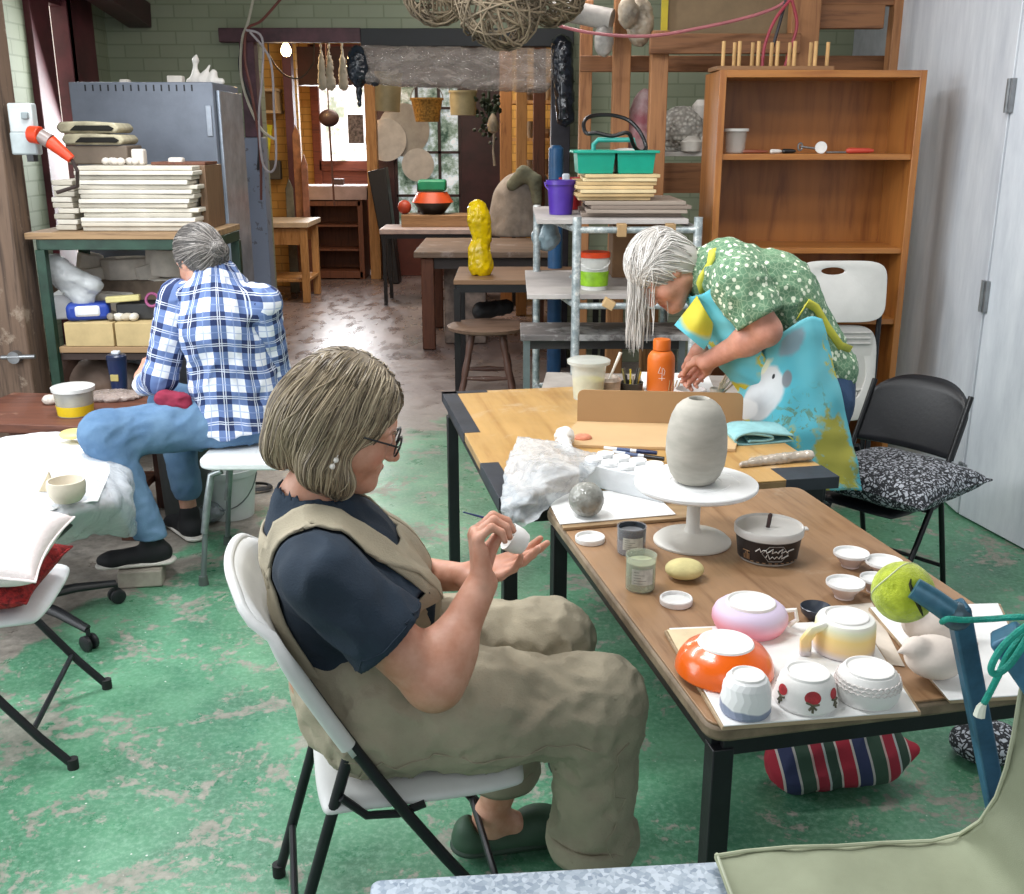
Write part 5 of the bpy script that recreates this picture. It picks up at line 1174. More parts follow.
def onlab(a, z, e=.0012): return p+Vector((cos(a)*(Rt*(1.012+.1*z)+e), sin(a)*(Rt*(1.012+.1*z)+e), .006+z*(ht-.024)))
wt = pm('d9d6d0', .5); m = MB(); ac = -1.56
hexa = [onlab(ac+.42*cos(2*pi*k/6), .52+.42*sin(2*pi*k/6)) for k in range(6)]
m.tube(hexa, .0009, 5, closed=True); m.build('hexagon_mark', pm('9c9894', .5), t); m = MB()
def script(seq, cz, sc=1.0):
    pts = [onlab(ac+a*sc, cz+z*sc, .0018) for a, z in seq]; m.tube(pts, .0013, 6)
script([(-.62, -.05), (-.5, .12), (-.45, -.05), (-.4, .05), (-.3, .06), (-.28, -.06), (-.2, .03), (-.1, .16), (-.12, -.06), (0, .03), (.06, -.05), (.1, .05), (.2, .16), (.17, -.05), (.3, .04), (.36, -.05), (.42, .03), (.6, .06)], .64)
script([(-.3, -.02), (-.25, .15), (-.18, -.08), (-.1, .04), (-.04, -.06), (.04, .05), (.1, -.06), (.2, .13), (.2, -.07), (.3, .0), (.42, .05)], .38)
m.build('script_lettering', wt, t)
m = MB()
for a, z0, z1 in ((-.98, .1, .42), (-.92, .1, .5), (-.86, .1, .38), (-1.06, .1, .3)): m.tube([onlab(ac+a, z0), onlab(ac+a, z1)], .001, 5)
m.tube([onlab(ac-1.1, .5), onlab(ac-.84, .5)], .001, 5)
for k in range(9): m.tube([onlab(ac-.8+k*.2, .06), onlab(ac-.7+k*.2, .06)], .0008, 4)
m.build('small_print', pm('a3805f', .5), t)
MB().lathe([(Rt*1.06, ht-.016), (Rt*1.17, ht-.015), (Rt*1.18, ht-.002), (Rt*1.14, ht+.002), (Rt*1.08, ht-.003), (0, ht-.004)], p, 48).build('lid', pm('dad7d2', .3, alpha=.8, var=.1, scale=5), t)
MB().box(p+Vector((Rt*1.2, -.004, ht-.006)), (.014, .016, .004)).build('lid_tab', pm('e2dfda', .3), t, bevel=.001)
b0 = p+Vector((-.004, -.002, ht-.01)); MB().tube([b0, b0+Vector((.004, 0, .034)), b0+Vector((.006, 0, .038))], [.0045, .0048, .003], 12).build('brush_handle', pm('3a2420', .4), t)
# ---- clay ball in plastic, plastic film, white paint box
p = base_pt(586, 515, Z0+.0122); Rc = sz_(17.5, p); S = SD(.01).el(p+Vector((0, 0, Rc*.95)), (Rc, Rc, Rc*1.0)); S.fn(lambda P, z=p.z: z-P[:, 2], 0, 'i'); S.post.append(wrinkle(.0022, 90, 71))
t = thing('wrapped_clay_ball', 'ball of grey clay wrapped in thin plastic on the paper towel', 'clay ball', p)
np_obj('clay', [S.mesh(.0022)], pm('8f8f87', .5, var=.25, scale=30, coat=.8), t)
box_m = pm('e9eaec', .35, alpha=.85); pA = [G(x, y, Z0+.012) for x, y in ((560, 486), (600, 512), (664, 505), (655, 468))]
# transparent paint set box behind the paper towel with round white pots
_a, _b = G(606, 490, Z0+.012), G(663, 503, Z0+.012); pR = (_b-_a).normalized(); pL = Vector((-pR.y, pR.x, 0)); o0 = _b-pR*.25; t = thing('paint_set', 'clear boxed set of round white paint pots on the near table', 'paint set', o0)
bx, by, bh = .25, .12, .058
m = MB(); P4 = [o0, o0+pR*bx, o0+pR*bx+pL*by, o0+pL*by]
m.add(P4+[q_+Vector((0, 0, bh)) for q_ in P4], [(3, 2, 1, 0), (0, 1, 5, 4), (1, 2, 6, 5), (2, 3, 7, 6), (3, 0, 4, 7), (4, 5, 6, 7)])
m.build('box', pm('dfe3e6', .2, var=.08, alpha=.8), t, bevel=.002)
for i in range(5):
    for j in range(2):
        q_ = o0+pR*(.026+i*.0495)+pL*(.032+j*.056)+Vector((0, 0, bh+.001)); MB().lathe([(0, 0), (.0225, 0), (.0235, .003), (.022, .009), (0, .009)], q_, 28).build('pot_lid', pm('f6f6f5', .4), t)
S = SD(.02); fq = lambda u, v, z: TN(u, v, z)
film2 = NT('thin_white_film'); v = film2.coord(); fb = film2.noise(v, 14, 6, .65, 1.5); film2.bump(fb, 1, .02)
film2 = film2.fin(film2.ramp(fb, [(.35, lin('c6cdd2')), (.65, lin('f4f7f9'))]), .22, Alpha=.5)
def sheet(name, ctrl, nu, nv, fold, seed, mat, lab, cat, thick=.0012):
    """bilinear/bicubic patch through rows of control points with folds"""
    R_ = np.array([[list(q_) for q_ in row] for row in ctrl]); n0, n1 = R_.shape[:2]
    def cr(P, t_):
        n_ = len(P); x = t_*(n_-1); i = min(int(x), n_-2); u = x-i; p0, p1, p2, p3 = P[max(i-1, 0)], P[i], P[i+1], P[min(i+2, n_-1)]
        return .5*((2*p1)+(-p0+p2)*u+(2*p0-5*p1+4*p2-p3)*u*u+(-p0+3*p1-3*p2+p3)*u**3)
    A = []; rr = np.random.RandomState(seed); K = rr.normal(size=(7, 3))*fold[1]; ph = rr.uniform(0, 6, 7)
    rows = [[cr(R_[:, j], a/(nu-1)) for j in range(n1)] for a in range(nu)]
    G_ = np.array([[cr(np.array(rows[a]), b/(nv-1)) for b in range(nv)] for a in range(nu)])
    du = np.gradient(G_, axis=0); dv = np.gradient(G_, axis=1); N_ = np.cross(du, dv); N_ /= np.maximum(np.linalg.norm(N_, axis=2, keepdims=True), 1e-9)
    w = sum(1-np.abs(np.sin(G_@K[i]+ph[i]+np.sin(G_@K[(i+1) % 7]*.6)))*1.6 for i in range(7))/7**.5
    G_ = G_+N_*(w*fold[0])[..., None]
    o = MB().grid([[tuple(q_) for q_ in row] for row in G_]).build(name, mat, None, solid=thick, angle=180)
    return tag(o, lab, cat) if lab else o
sheet('plastic_film', [[G(518, 436, .80), G(545, 440, .80), G(572, 446, .80), G(604, 456, .80)], [G(506, 462, .79), G(538, 462, .83), G(566, 466, .83), G(592, 472, .815)],
    [G(503, 486, .775), G(530, 486, .80), G(556, 486, .80), G(574, 488, .77)], [G(501, 508, .752), G(522, 506, .765), G(540, 502, .765), G(556, 500, .758)], [G(502, 526, .70), G(516, 528, .705), G(528, 524, .72), G(540, 514, .745)]], 46, 40, (.006, 48), 5, film2, 'crumpled translucent white plastic film hanging over the gap between tables', 'plastic film')
c = TF(.27, .42, .0); S = SD(.012).el(c+Vector((0, 0, .03)), (.03, .025, .03)).rc(c+Vector((.0, -.03, .02)), c+Vector((.01, -.09, .012)), .018, .012); S.fn(lambda P: TZN+.001-P[:, 2], 0, 'i'); S.post.append(wrinkle(.005, 60, 75))
tag(np_obj('crumpled_tissue', [S.mesh(.003)], pm('ece8e2', .7, alpha=.95), None), 'crumpled white tissue on the far table left of the cardboard', 'tissue')
c = TF(.335, .46, .0); S = SD(.01).el(c+Vector((0, 0, .012)), (.028, .022, .012)); S.post.append(wrinkle(.004, 60, 76)); S.fn(lambda P: TZN+.001-P[:, 2], 0, 'i')
tag(np_obj('orange_scrap', [S.mesh(.003)], pm('d98a6c', .7), None), 'small orange scrap between tissue and cardboard', 'scrap')
# cardboard folder with standing flap
kraft = pm('a07d55', .8, var=.05, scale=5, bump=.05); kraft_l = pm('c9a87c', .8, var=.05, scale=5, bump=.05)
t = thing('cardboard_folder', 'open brown cardboard folder with upright flap on the far table', 'cardboard', TF(.38, .42))
lo, hi_ = .30, .80
P = [G(555, 447, Z0), G(735, 452, Z0), G(742, 428, Z0), G(577, 424, Z0)]
m = MB(); m.add(P+[q_+Vector((0, 0, .009)) for q_ in P], [(3, 2, 1, 0), (4, 5, 6, 7), (0, 1, 5, 4), (1, 2, 6, 5), (2, 3, 7, 6), (3, 0, 4, 7)]); m.build('base_panel', kraft_l, t, bevel=.001)
a, b = P[3]+Vector((0, 0, .0095)), P[2]+Vector((0, 0, .0095)); ux = (b-a); W_l = ux.length; ux.normalize(); nb_ = Vector((-ux.y, ux.x, 0)); hf = D(590, 389, a.y+.02).z-a.z
out = [(0, 0), (W_l, 0), (W_l, hf-.02)]+[(W_l-.02+.02*cos(q_), hf-.02+.02*sin(q_)) for q_ in (.4, .8, 1.2)]+[(W_l-.02, hf), (.02, hf)]+[(.02-.02*sin(q_), hf-.02+.02*cos(q_)) for q_ in (.4, .8, 1.2)]+[(0, hf-.02)]
m = MB(); n_ = len(out); f_ = lambda x, z, o_: a+ux*x+nb_*(o_+z*.12)+Vector((0, 0, z))
m.add([f_(x, z, 0) for x, z in out]+[f_(x, z, .004) for x, z in out], [tuple(range(n_-1, -1, -1)), tuple(range(n_, 2*n_))]+[(i, (i+1) % n_, (i+1) % n_+n_, i+n_) for i in range(n_)])
m.build('upright_flap', kraft, t, bevel=.0008)
# marker pens
def pen(pa, pb, z, body, cap, lab):
    a, b = G(*pa, z), G(*pb, z); t = thing('marker_pen', lab, 'pen', a.lerp(b, .5)); c_ = a.lerp(b, .62)
    MB().tube([a, c_], .0055, 12).build('barrel', pm(body, .4), t); MB().tube([c_, b], [.0065, .0062], 12).build('cap', pm(cap, .35), t)
    q0, q1 = a.lerp(b, .25), a.lerp(b, .5); MB().tube([q0, q1], .0058, 12).build('print_band', pm('4a5a80', .5), t)
pen((604, 448), (657, 453), Z0+.016, 'e9e9ea', '1b2a52', 'white whiteboard marker with dark blue cap on the cardboard edge')
pen((613, 452), (664, 459), Z0+.011, 'c9d0dc', '15171d', 'second marker with black cap in front of the blue capped one')
# ---- group at the back of the far table
p = G(588, 398, Z0); Ru = sz_(17, p); hu = D(588, 360, p.y).z-p.z
t = thing('plastic_container', 'frosted plastic container half full of yellow liquid', 'container', p)
MB().lathe([(0, .002), (Ru*.82, .002), (Ru*.93, hu*.5), (0, hu*.5)], p, 32).build('yellow_liquid', pm('e8df78', .4, alpha=.9), t)
MB().lathe([(0, 0), (Ru*.86, 0), (Ru*1.03, hu*.9), (Ru*1.25, hu*.92), (Ru*1.27, hu), (Ru*1.15, hu+.004), (0, hu+.003)], p, 32).build('body', pm('e2e4dc', .3, alpha=.6), t)
p = G(607, 392, Z0); Ru = sz_(13, p)
t = thing('glaze_jar', 'clay smeared jar with a white stick standing in it', 'jar', p)
MB().lathe([(0, 0), (Ru, 0), (Ru*1.05, .04), (Ru*1.1, .045), (Ru*.9, .058), (Ru*.8, .05), (0, .045)], p, 28).build('body', pm('b9aa9c', .7, var=.4, scale=18), t)
MB().tube([p+Vector((.0, 0, .03)), p+Vector((.045, .0, .145))], [.0035, .0065], 10).build('stick', pm('e6e1d6', .5), t)
p = G(631, 390, Z0)
t = thing('tool_holder', 'low dark pot full of small clay tools and yellow handles', 'pot', p)
MB().lathe([(0, 0), (.04, 0), (.044, .03), (.038, .03), (.034, .006), (0, .006)], p, 24).build('pot', pm('3a3833', .6), t)
r7 = random.Random(3)
for k, cc in enumerate(('caa93a', '2a2a2c', 'd8c23a', '4f4a3c', '8d8450', '25272a', 'b9b09c', '5a5a4a')):
    a = k*.8; MB().tube([p+Vector((.02*cos(a), .02*sin(a), .01)), p+Vector((.034*cos(a), .03*sin(a), .06+r7.uniform(0, .03)))], .0035, 7).build('tool', pm(cc, .5), t)
# orange bottle
p = G(660, 391, Z0); Ru = sz_(13.6, p); hb_ = D(660, 339, p.y).z-p.z
t = thing('water_bottle', 'matt orange water bottle with screw cap on the far table', 'bottle', p)
org = pm('dd6f1f', .45, var=.04)
MB().lathe([(0, 0), (Ru*.95, 0), (Ru, .004), (Ru, hb_*.62), (Ru*.96, hb_*.68), (Ru*.8, hb_*.75), (Ru*.6, hb_*.79), (0, hb_*.79)], p, 40).build('body', org, t)
MB().lathe([(0, hb_*.8), (Ru*.64, hb_*.8), (Ru*.64, hb_*.97), (Ru*.6, hb_), (0, hb_)], p, 36).build('cap', org, t, bevel=.001)
m = MB(); fr = lambda a, z: p+Vector((cos(a)*(Ru+.001), sin(a)*(Ru+.001), z))
m.tube([fr(-1.75, hb_*.52), fr(-1.9, hb_*.40), fr(-1.6, hb_*.40)], .0011, 5).tube([fr(-1.62, hb_*.50), fr(-1.62, hb_*.26)], .0011, 5).tube([fr(-1.85, hb_*.30), fr(-1.4, hb_*.30)], .0009, 5).tube([fr(-1.55, hb_*.5), fr(-1.42, hb_*.44), fr(-1.5, hb_*.36)], .001, 5)
m.build('printed_mark', pm('efe9e0', .5), t)
# pencils/small sticks by the bottle
for k in range(4):
    q_ = G(668+k*2.5, 394, Z0); t2 = thing('wooden_stick', 'thin wooden stick leaning in front of the orange bottle, %s from left' % ['first', 'second', 'third', 'fourth'][k], 'stick', q_, 'sticks in front of the orange bottle'); MB().tube([q_, q_+Vector((.006+k*.004, .006, .05))], .002, 6).build('stick', pm('b98f60', .6), t2)
# white ring pot being worked on
p = G(690, 399, Z0); Ru = sz_(17, p)
WPOT = p.copy()
t = thing('clay_pot', 'small white clay pot held by the standing woman', 'pot', p)
MB().lathe([(0, 0), (Ru*.9, 0), (Ru, .01), (Ru*.96, .035), (Ru*.86, .037), (Ru*.82, .01), (0, .008)], p, 32).build('body', bis2, t)
quadslab('paper_sheet', [(640, 372), (646, 402), (720, 404), (708, 374)], Z0-.0004, .001, paper, 'white paper under the small pot of the standing woman', 'paper')
# paint brushes fan to the right of the vase
p = G(716, 402, Z0+.001); t = thing('brush_cup', 'low cup of slim wooden brushes behind the clay vase', 'cup', p)
MB().lathe([(0, 0), (.022, 0), (.024, .05), (.021, .05), (.019, .005), (0, .005)], p, 20).build('cup', pm('cfc8bd', .5), t)
for k, (dx, dz) in enumerate(((.045, .105), (.03, .085), (.055, .07), (.02, .07), (.065, .06), (.04, .055), (.012, .06))):
    MB().tube([p+Vector((0, 0, .01)), p+Vector((dx, .01*(k % 3), dz+.01))], [.003, .0035], 8).build('brush', pm(['d9c7ac', 'caa78c', 'e2d8c8'][k % 3], .5), t)
a, b = G(700, 433, Z0+.004), G(742, 430, Z0+.004); tag(MB().bar(a, b, .012, .005).build('flat_stick', pm('dfc9a0', .6)), 'flat pale wooden stick lying right of the vase', 'stick')
# teal folded cloth and packet
S = SD(.008); c = G(766, 444, Z0); u = (tR*.96+tL*.0)
def lobe(a, b, z, r, w): S.rc(c+u*a+Vector((0, 0, z)), c+u*b+Vector((0, 0, z)), r, r)
t = thing('teal_cloth', 'folded teal cloth at the right of the far table', 'cloth', c)
def ribbon(name, prof, width_v, th, mat, parent, lab=None, n2=8, wob=.004):
    P = [c+u*x+Vector((0, 0, z)) for x, z in prof]; Q = []
    for i in range(len(P)-1):
        p0, p1, p2, p3 = P[max(i-1, 0)], P[i], P[i+1], P[min(i+2, len(P)-1)]
        for k in range(5): s_ = k/5; Q.append(.5*((2*p1)+(-p0+p2)*s_+(2*p0-5*p1+4*p2-p3)*s_*s_+(-p0+3*p1-3*p2+p3)*s_**3))
    Q.append(P[-1]); A = [[q_+width_v*(k/n2)+Vector((0, 0, wob*sin(k*1.3+i*.4))) for k in range(n2+1)] for i, q_ in enumerate(Q)]
    return MB().grid(A).build(name, mat, parent, solid=th, angle=180)
ribbon('cloth', [(.09, .006), (.0, .004), (-.08, .005), (-.1, .018), (-.08, .03), (-.03, .028), (.02, .018), (.0, .012), (-.06, .014)], tL*.13+tR*.02, .006, pm('8fbfc2', .9, var=.1, scale=20, bump=.4, bs=200), t, wob=.0008)
ribbon('cloth_top', [(.1, .01), (.09, .022), (.05, .03), (.0, .036), (-.05, .040), (-.09, .034), (-.108, .02)], tL*.13+tR*.02, .006, pm('8fbfc2', .9, var=.1, scale=20, bump=.4, bs=200), t, wob=.0015)
c = G(785, 462, Z0); S = SD(.008).rc(c+tR*-.1+Vector((0, 0, .01)), c+tR*.07+Vector((0, 0, .016)), .012, .018, flat=((0, 0, 1), .8)).rc(c+tR*-.14+tL*-.02+Vector((0, 0, .008)), c+tR*0+Vector((0, 0, .01)), .008, .016); S.fn(lambda P: Z0+.0005-P[:, 2], 0, 'i'); S.post.append(wrinkle(.003, 60, 80))
tag(np_obj('plastic_packet', [S.mesh(.003)], pm('cdbfae', .2, var=.2, scale=12, coat=.5, alpha=.9), None), 'long crinkled clear packet in front of the teal cloth', 'packet')

# ================================================================ FOLDING CHAIRS
def folding_chair(O, ang, lab, plastic, tubec, group=None, slim=False, back=True):
    O = Vector((O[0], O[1], 0)); f = Vector((cos(ang), sin(ang), 0)); l = Vector((-sin(ang), cos(ang), 0))
    def W(X, Y, Z): return O+f*X+l*Y+Vector((0, 0, Z))
    t = thing('folding_chair', lab, 'chair', O, group)
    hw = .215; rb = .0115
    Ft, Tt = (.27, 0), (-.30, .84)
    def LT(z): s_ = z/.84; return .27-.53*s_-.03*sin(pi*s_)
    for s_ in (-1, 1):
        MB().tube([W(LT(z), s_*hw, max(z, .011)) for z in ([0, .1, .2, .3, .4, .5, .6, .7, .8] if slim else [0, .1, .2, .3, .4, .5, .6, .7])], rb, 12).build('long_leg', tubec, t)
        MB().tube([W(-.27, s_*(hw-.028), .011), W(-.2, s_*(hw-.028), .25), W(-.12, s_*(hw-.028), .52), W(-.1, s_*(hw-.028), .56)], rb, 12).build('rear_leg', tubec, t)
        MB().lathe([(0, 0), (.015, 0), (.015, .03), (0, .03)], W(LT(0), s_*hw, 0), 12).build('rubber_foot', pm('1a1a1b', .7), t)
        MB().lathe([(0, 0), (.015, 0), (.015, .03), (0, .03)], W(-.272, s_*(hw-.028), 0), 12).build('rubber_foot', pm('1a1a1b', .7), t)
        MB().tube([W(-.135, s_*(hw-.014), .45), W(-.09, s_*(hw-.014), .405), W(-.03, s_*(hw-.014), .40), W(.02, s_*(hw-.014), .415)], .008, 8).build('seat_link', tubec, t)
    for z in (.12,): MB().tube([W(LT(z), -hw, z), W(LT(z), hw, z)], .008, 8).build('front_brace', tubec, t)
    MB().tube([W(-.235, -hw+.03, .13), W(-.235, hw-.03, .13)], .008, 8).build('rear_brace', tubec, t)
    # seat: moulded plastic with rolled edge
    n1, n2 = 14, 14; A = []
    for i in range(n1+1):
        row = []
        for j in range(n2+1):
            a = -1+2*i/n1; b = -1+2*j/n2
            X = .025+.21*a*(1-.07*b*b*b*b); Y = .205*b*(1-.1*max(a, 0)**4); e = max(abs(a), abs(b)); z = .445-.006*(1-a*a)*(1-b*b)-(.022 if e > .99 else (.004 if e > .85 else 0))
            if e > .99: X += .0; 
            row.append(W(X, Y, z))
        A.append(row)
    MB().grid(A).build('seat', plastic, t, solid=.014 if slim else .018, angle=180, sub=1)
    # back panel
    A = []
    for i in range(13):
        row = []; s_ = i/12; z = (.55 if not slim else .58)+s_*(.31 if not slim else .25)
        for j in range(17):
            b = -1+2*j/16; w = (hw+.012)*(1-.0*s_); curve = .035*(1-b*b)
            if s_ > .7: w *= sqrt(max(.05, 1-((s_-.7)/.3)**2*.28))
            zz = z-(.045*abs(b)**4*s_ if not slim else .05*abs(b)**3*s_)
            row.append(W(LT(min(zz, .83))-curve-.003-(.02 if s_ > .95 else 0), w*b, zz))
        A.append(row)
    MB().grid(A).build('backrest', plastic, t, solid=.014, angle=180, soff=0)
    if not slim:
        rim = [A[i][0] for i in range(1, 12)]+[A[12][j] for j in range(0, 17)]+[A[i][16] for i in range(11, 0, -1)]
        MB().tube(rim, [.0155]*8+[.014, .012, .0105]+[.0095]*17+[.0105, .012, .014]+[.0155]*8, 12).build('backrest_edge', plastic, t)
    return t, W
wp = pm('dcdcda', .42, var=.05); wp2 = pm('e9ebec', .42, var=.05)
dark_tube = pm('25262a', .4, .3, var=.2)
CH1 = Vector((-.227, 1.893, 0)); CA1 = radians(12.5)
chair1, W1 = folding_chair(CH1, CA1, 'white plastic folding chair the woman in overalls sits on', wp, dark_tube)
CH2 = Vector((-1.475, 2.61, 0)); chair2, W2 = folding_chair(CH2, radians(9), 'white plastic folding chair carrying two cushions at the left edge', wp2, dark_tube)
CA3 = radians(220); f3 = Vector((cos(CA3), sin(CA3), 0)); l3 = Vector((-sin(CA3), cos(CA3), 0))
CH3 = Vector((1.31, 3.52, 0)); chair3, W3 = folding_chair(CH3, CA3, 'black folding chair with animal print cushion by the white doors', pm('1d1e22', .42, var=.1), pm('17181b', .35, .2), slim=True)
chair3.scale = (.86, .86, .95)
# ================================================================ PEOPLE
def skin_mat(c, c2, name='skin'):
    n = NT(name); v = n.coord(); f = n.noise(v, 22, 5, .6); a = n.n('ShaderNodeAttribute', attribute_name='pat'); s = n.sep(a.outputs['Vector'])
    cc = n.ramp(f, [(.3, lin(c2)), (.65, lin(c))])
    cc = n.mix(s[0], cc, lin('a8504a')); cc = n.mix(s[1], cc, lin('c4705e'))
    n.bump(n.noise(v, 160, 3), .12, .001)
    return n.fin(cc, .52, 0, **{'Subsurface Weight': .12, 'Subsurface Scale': .008, 'Subsurface Radius': (1, .35, .2)})
def frame(origin, fwd, up):
    f = Vector(fwd).normalized(); u = Vector(up); u = (u-f*u.dot(f)).normalized(); l = u.cross(f)
    M = Matrix.Identity(4)
    for i in range(3): M[i][0] = f[i]; M[i][1] = l[i]; M[i][2] = u[i]; M[i][3] = origin[i]
    return M
def head_sd(neck_to, nr=.052):
    S = SD(.025)
    S.el((-.012, 0, .035), (.093, .074, .088)).el((.028, 0, -.025), (.06, .056, .078))
    for s in (-1, 1):
        S.rc((-.002, s*.046, -.05), (.06, s*.012, -.092), .024, .02, k=.03)
        S.el((.052, s*.034, -.028), (.03, .026, .03), k=.025)
        S.rc((.072, s*.008, .032), (.064, s*.046, .028), .012, .011, k=.018)
        S.el((-.004, s*.074, -.002), (.02, .009, .03), k=.008)
        S.el((.006, s*.082, .002), (.008, .006, .014), k=.006, op='s')
    for s in (-1, 1): S.el((.096, s*.031, .010), (.016, .018, .011), k=.012, op='s')
    for s in (-1, 1): S.el((.0745, s*.031, .009), (.0145, .0155, .0125), k=.003)
    S.rc((.082, 0, .016), (.104, 0, -.022), .0075, .0105, k=.014)
    S.el((.108, 0, -.024), (.010, .0105, .0095), k=.008)
    for s in (-1, 1): S.el((.099, s*.011, -.028), (.009, .007, .007), k=.005); S.el((.102, s*.0065, -.034), (.004, .003, .003), k=.002, op='s')
    S.rc((.083, -.02, -.053), (.083, .02, -.053), .008, .008, k=.01).rc((.091, -.004, -.052), (.091, .004, -.052), .006, .006, k=.007)
    S.rc((.083, -.016, -.065), (.083, .016, -.065), .009, .009, k=.009)
    S.rc((.097, -.023, -.0585), (.097, .023, -.0585), .0022, .0022, k=.003, op='s')
    S.el((.076, 0, -.09), (.021, .022, .018), k=.02)
    S.rc((-.015, 0, -.05), neck_to, nr, nr+.006, k=.035)
    return S
def head_attr(P):
    lip = np.clip(1-np.sqrt(((P[:, 0]-.09)/.018)**2+(P[:, 1]/.026)**2+((P[:, 2]+.059)/.0115)**2), 0, 1)*2.2
    ck = np.clip(1-np.sqrt(((P[:, 0]-.07)/.04)**2+((np.abs(P[:, 1])-.042)/.028)**2+((P[:, 2]+.03)/.03)**2), 0, 1)*.5+np.clip(1-np.linalg.norm((P-v3((.11, 0, -.024)))/.016, axis=1), 0, 1)*.4
    return np.stack([np.clip(lip, 0, .75), np.clip(ck, 0, .5), P[:, 0]*0], 1)
def tm(P, M): A = np.array(M); return P@A[:3, :3].T+A[:3, 3]
def zero(P): return np.zeros((len(P), 3))
def hand(S, w, d, n, s, curls, thumb, scale=1.0, k=.006, spread=0.0):
    """adds a hand with five fingers; w wrist, d finger direction, n palm normal, s thumb side"""
    d = Vector(d).normalized(); n = Vector(n); n = (n-d*n.dot(d)).normalized(); c = d.cross(n); s = c if c.dot(Vector(s)) > 0 else -c
    w = Vector(w); q = scale
    def L(a, b, c_): return w+(d*a+s*b+n*c_)*q
    base = [(.083, .027), (.088, .009), (.084, -.010), (.075, -.027)]
    for (a, b) in base: S.rc(L(.004, b*.55, 0), L(a, b, 0), .0165*q, .0115*q, flat=(n, .85), k=.012)
    S.rc(L(.01, .012, .004), L(.045, .03, .008), .015*q, .012*q, k=.012)
    S.rc(L(.02, -.018, .004), L(.055, -.024, .006), .013*q, .010*q, k=.01)
    segs = [(.040, .024, .018), (.044, .027, .019), (.040, .025, .018), (.032, .019, .016)]
    for i, ((a, b), sg, cu) in enumerate(zip(base, segs, curls)):
        p = L(a, b, 0); ang = 0; r = [.0092, .0083, .0076, .0062] if i < 3 else [.008, .0072, .0066, .0055]
        sp = spread*(1.5-i)*.12
        for j in range(3):
            ang += cu[j]; dd = (d*cos(ang)+n*sin(ang)+s*sp).normalized(); p2 = p+dd*sg[j]*q
            S.rc(p, p2, r[j]*q, r[j+1]*q, k=.0035 if j else k*.8); p = p2
    T = [L(*t_) for t_ in thumb]; S.chain(T, [.0125*q, .0105*q, .0092*q, .0075*q][:len(T)], k=.004)
def strands(S, seeds, flow, steps, step, rad, seed, off=(0, .004), free=None, g=None):
    gv = g; rr = np.random.RandomState(seed); lenf = np.random.RandomState(seed+50).uniform(.35, 1.15, len(seeds))[:, None]; P = S.snap(seeds, .001); N = len(P); o = rr.uniform(off[0], off[1], N)
    path = [P.copy()]; noise = rr.normal(size=(N, 3))*.18
    for k in range(steps):
        F = flow(P)+noise*(.5+.5*sin(k*.7)); gr = S.grad(P); dist = S.ev(P)
        on = (dist < .02)[:, None]
        loose = free is not None and k >= free
        if loose: F = np.tile(gv, (N, 1))+noise*.7*(.5+.5*sin(k*.5))
        T_ = F if loose else np.where(on, F-gr*np.sum(F*gr, 1, keepdims=True), F); T_ /= np.maximum(np.linalg.norm(T_, axis=1, keepdims=True), 1e-6)
        P = P+T_*step*(lenf if loose else 1)
        d = S.ev(P); P = P-np.where((d < (o if loose else o+.012))[:, None], S.grad(P)*(d-o)[:, None], 0); path.append(P.copy())
    path = np.stack(path, 1)                           # N, steps+1, 3
    n = 5; M_ = path.shape[1]; t = np.gradient(path, axis=1); t /= np.maximum(np.linalg.norm(t, axis=2, keepdims=True), 1e-9)
    up = np.tile(v3((.3, .5, .8)), (N, M_, 1)); u = np.cross(t, up); u /= np.maximum(np.linalg.norm(u, axis=2, keepdims=True), 1e-9); w = np.cross(t, u)
    rs = rad*rr.uniform(.6, 1.3, N)[:, None]*np.concatenate([[.6], np.ones(M_-4), [.85, .6, .2]])[None]
    V = []
    for k in range(n):
        a = 2*pi*k/n; V.append(path+(u*cos(a)+w*sin(a))*rs[..., None])
    V = np.stack(V, 2)                                 # N,M,n,3
    idx = np.arange(N*M_*n).reshape(N, M_, n); F = np.stack([idx[:, :-1, :], np.roll(idx, -1, 2)[:, :-1, :], np.roll(idx, -1, 2)[:, 1:, :], idx[:, 1:, :]], -1).reshape(-1, 4)
    rv = np.repeat(rr.uniform(0, 1, N), M_*n); tt = np.tile(np.repeat(np.linspace(0, 1, M_), n), N)
    return V.reshape(-1, 3), F, np.stack([rv, tt, rv*0], 1)
def hair_mat(cols, rough=.45):
    n = NT('hair'); a = n.n('ShaderNodeAttribute', attribute_name='pat'); s = n.sep(a.outputs['Vector'])
    f = n.math('ADD', n.math('MULTIPLY', s[0], .7), n.math('MULTIPLY', n.noise(n.coord(), 30, 4), .3))
    return n.fin(n.ramp(f, [(i/(len(cols)-1)*.8+.1, lin(c)) for i, c in enumerate(cols)]), rough, 0, **{'Sheen Weight': .1})
def hair_obj(parent, S, M, mat, groups, h=.006, name='hair'):
    Vs = []; A = []
    P, F = S.mesh(h); ms = [(tm(P, M), F)]; A.append(np.stack([np.full(len(P), .25)]*3, 1))
    for (V, F2, at) in groups: ms.append((tm(V, M), F2)); A.append(at)
    A = np.concatenate(A); return np_obj(name, ms, mat, parent, attr=lambda P: A, smooth=0)
def cloth_mat(c, var=.12, bs=260, rough=.9, c2=None, sheen=.0):
    return pm(c, rough, var=var, scale=6, bump=.35, bs=bs, sheen=sheen, col2=c2)
def cast(S, origin, direction, off=.004, maxd=1.2):
    """march points along a direction until they lie on the surface"""
    P = np.array(origin, float); dv_ = v3(direction); dv_ = dv_/np.linalg.norm(dv_); t_ = np.zeros(len(P)); hit = np.zeros(len(P), bool)
    for _ in range(60):
        d = S.ev(P+t_[:, None]*dv_)-off; t_ = np.where(hit, t_, t_+np.maximum(d*.8, 0)); hit |= d < .0006
        if hit.all() or (t_ > maxd).all(): break
    return P+t_[:, None]*dv_, hit
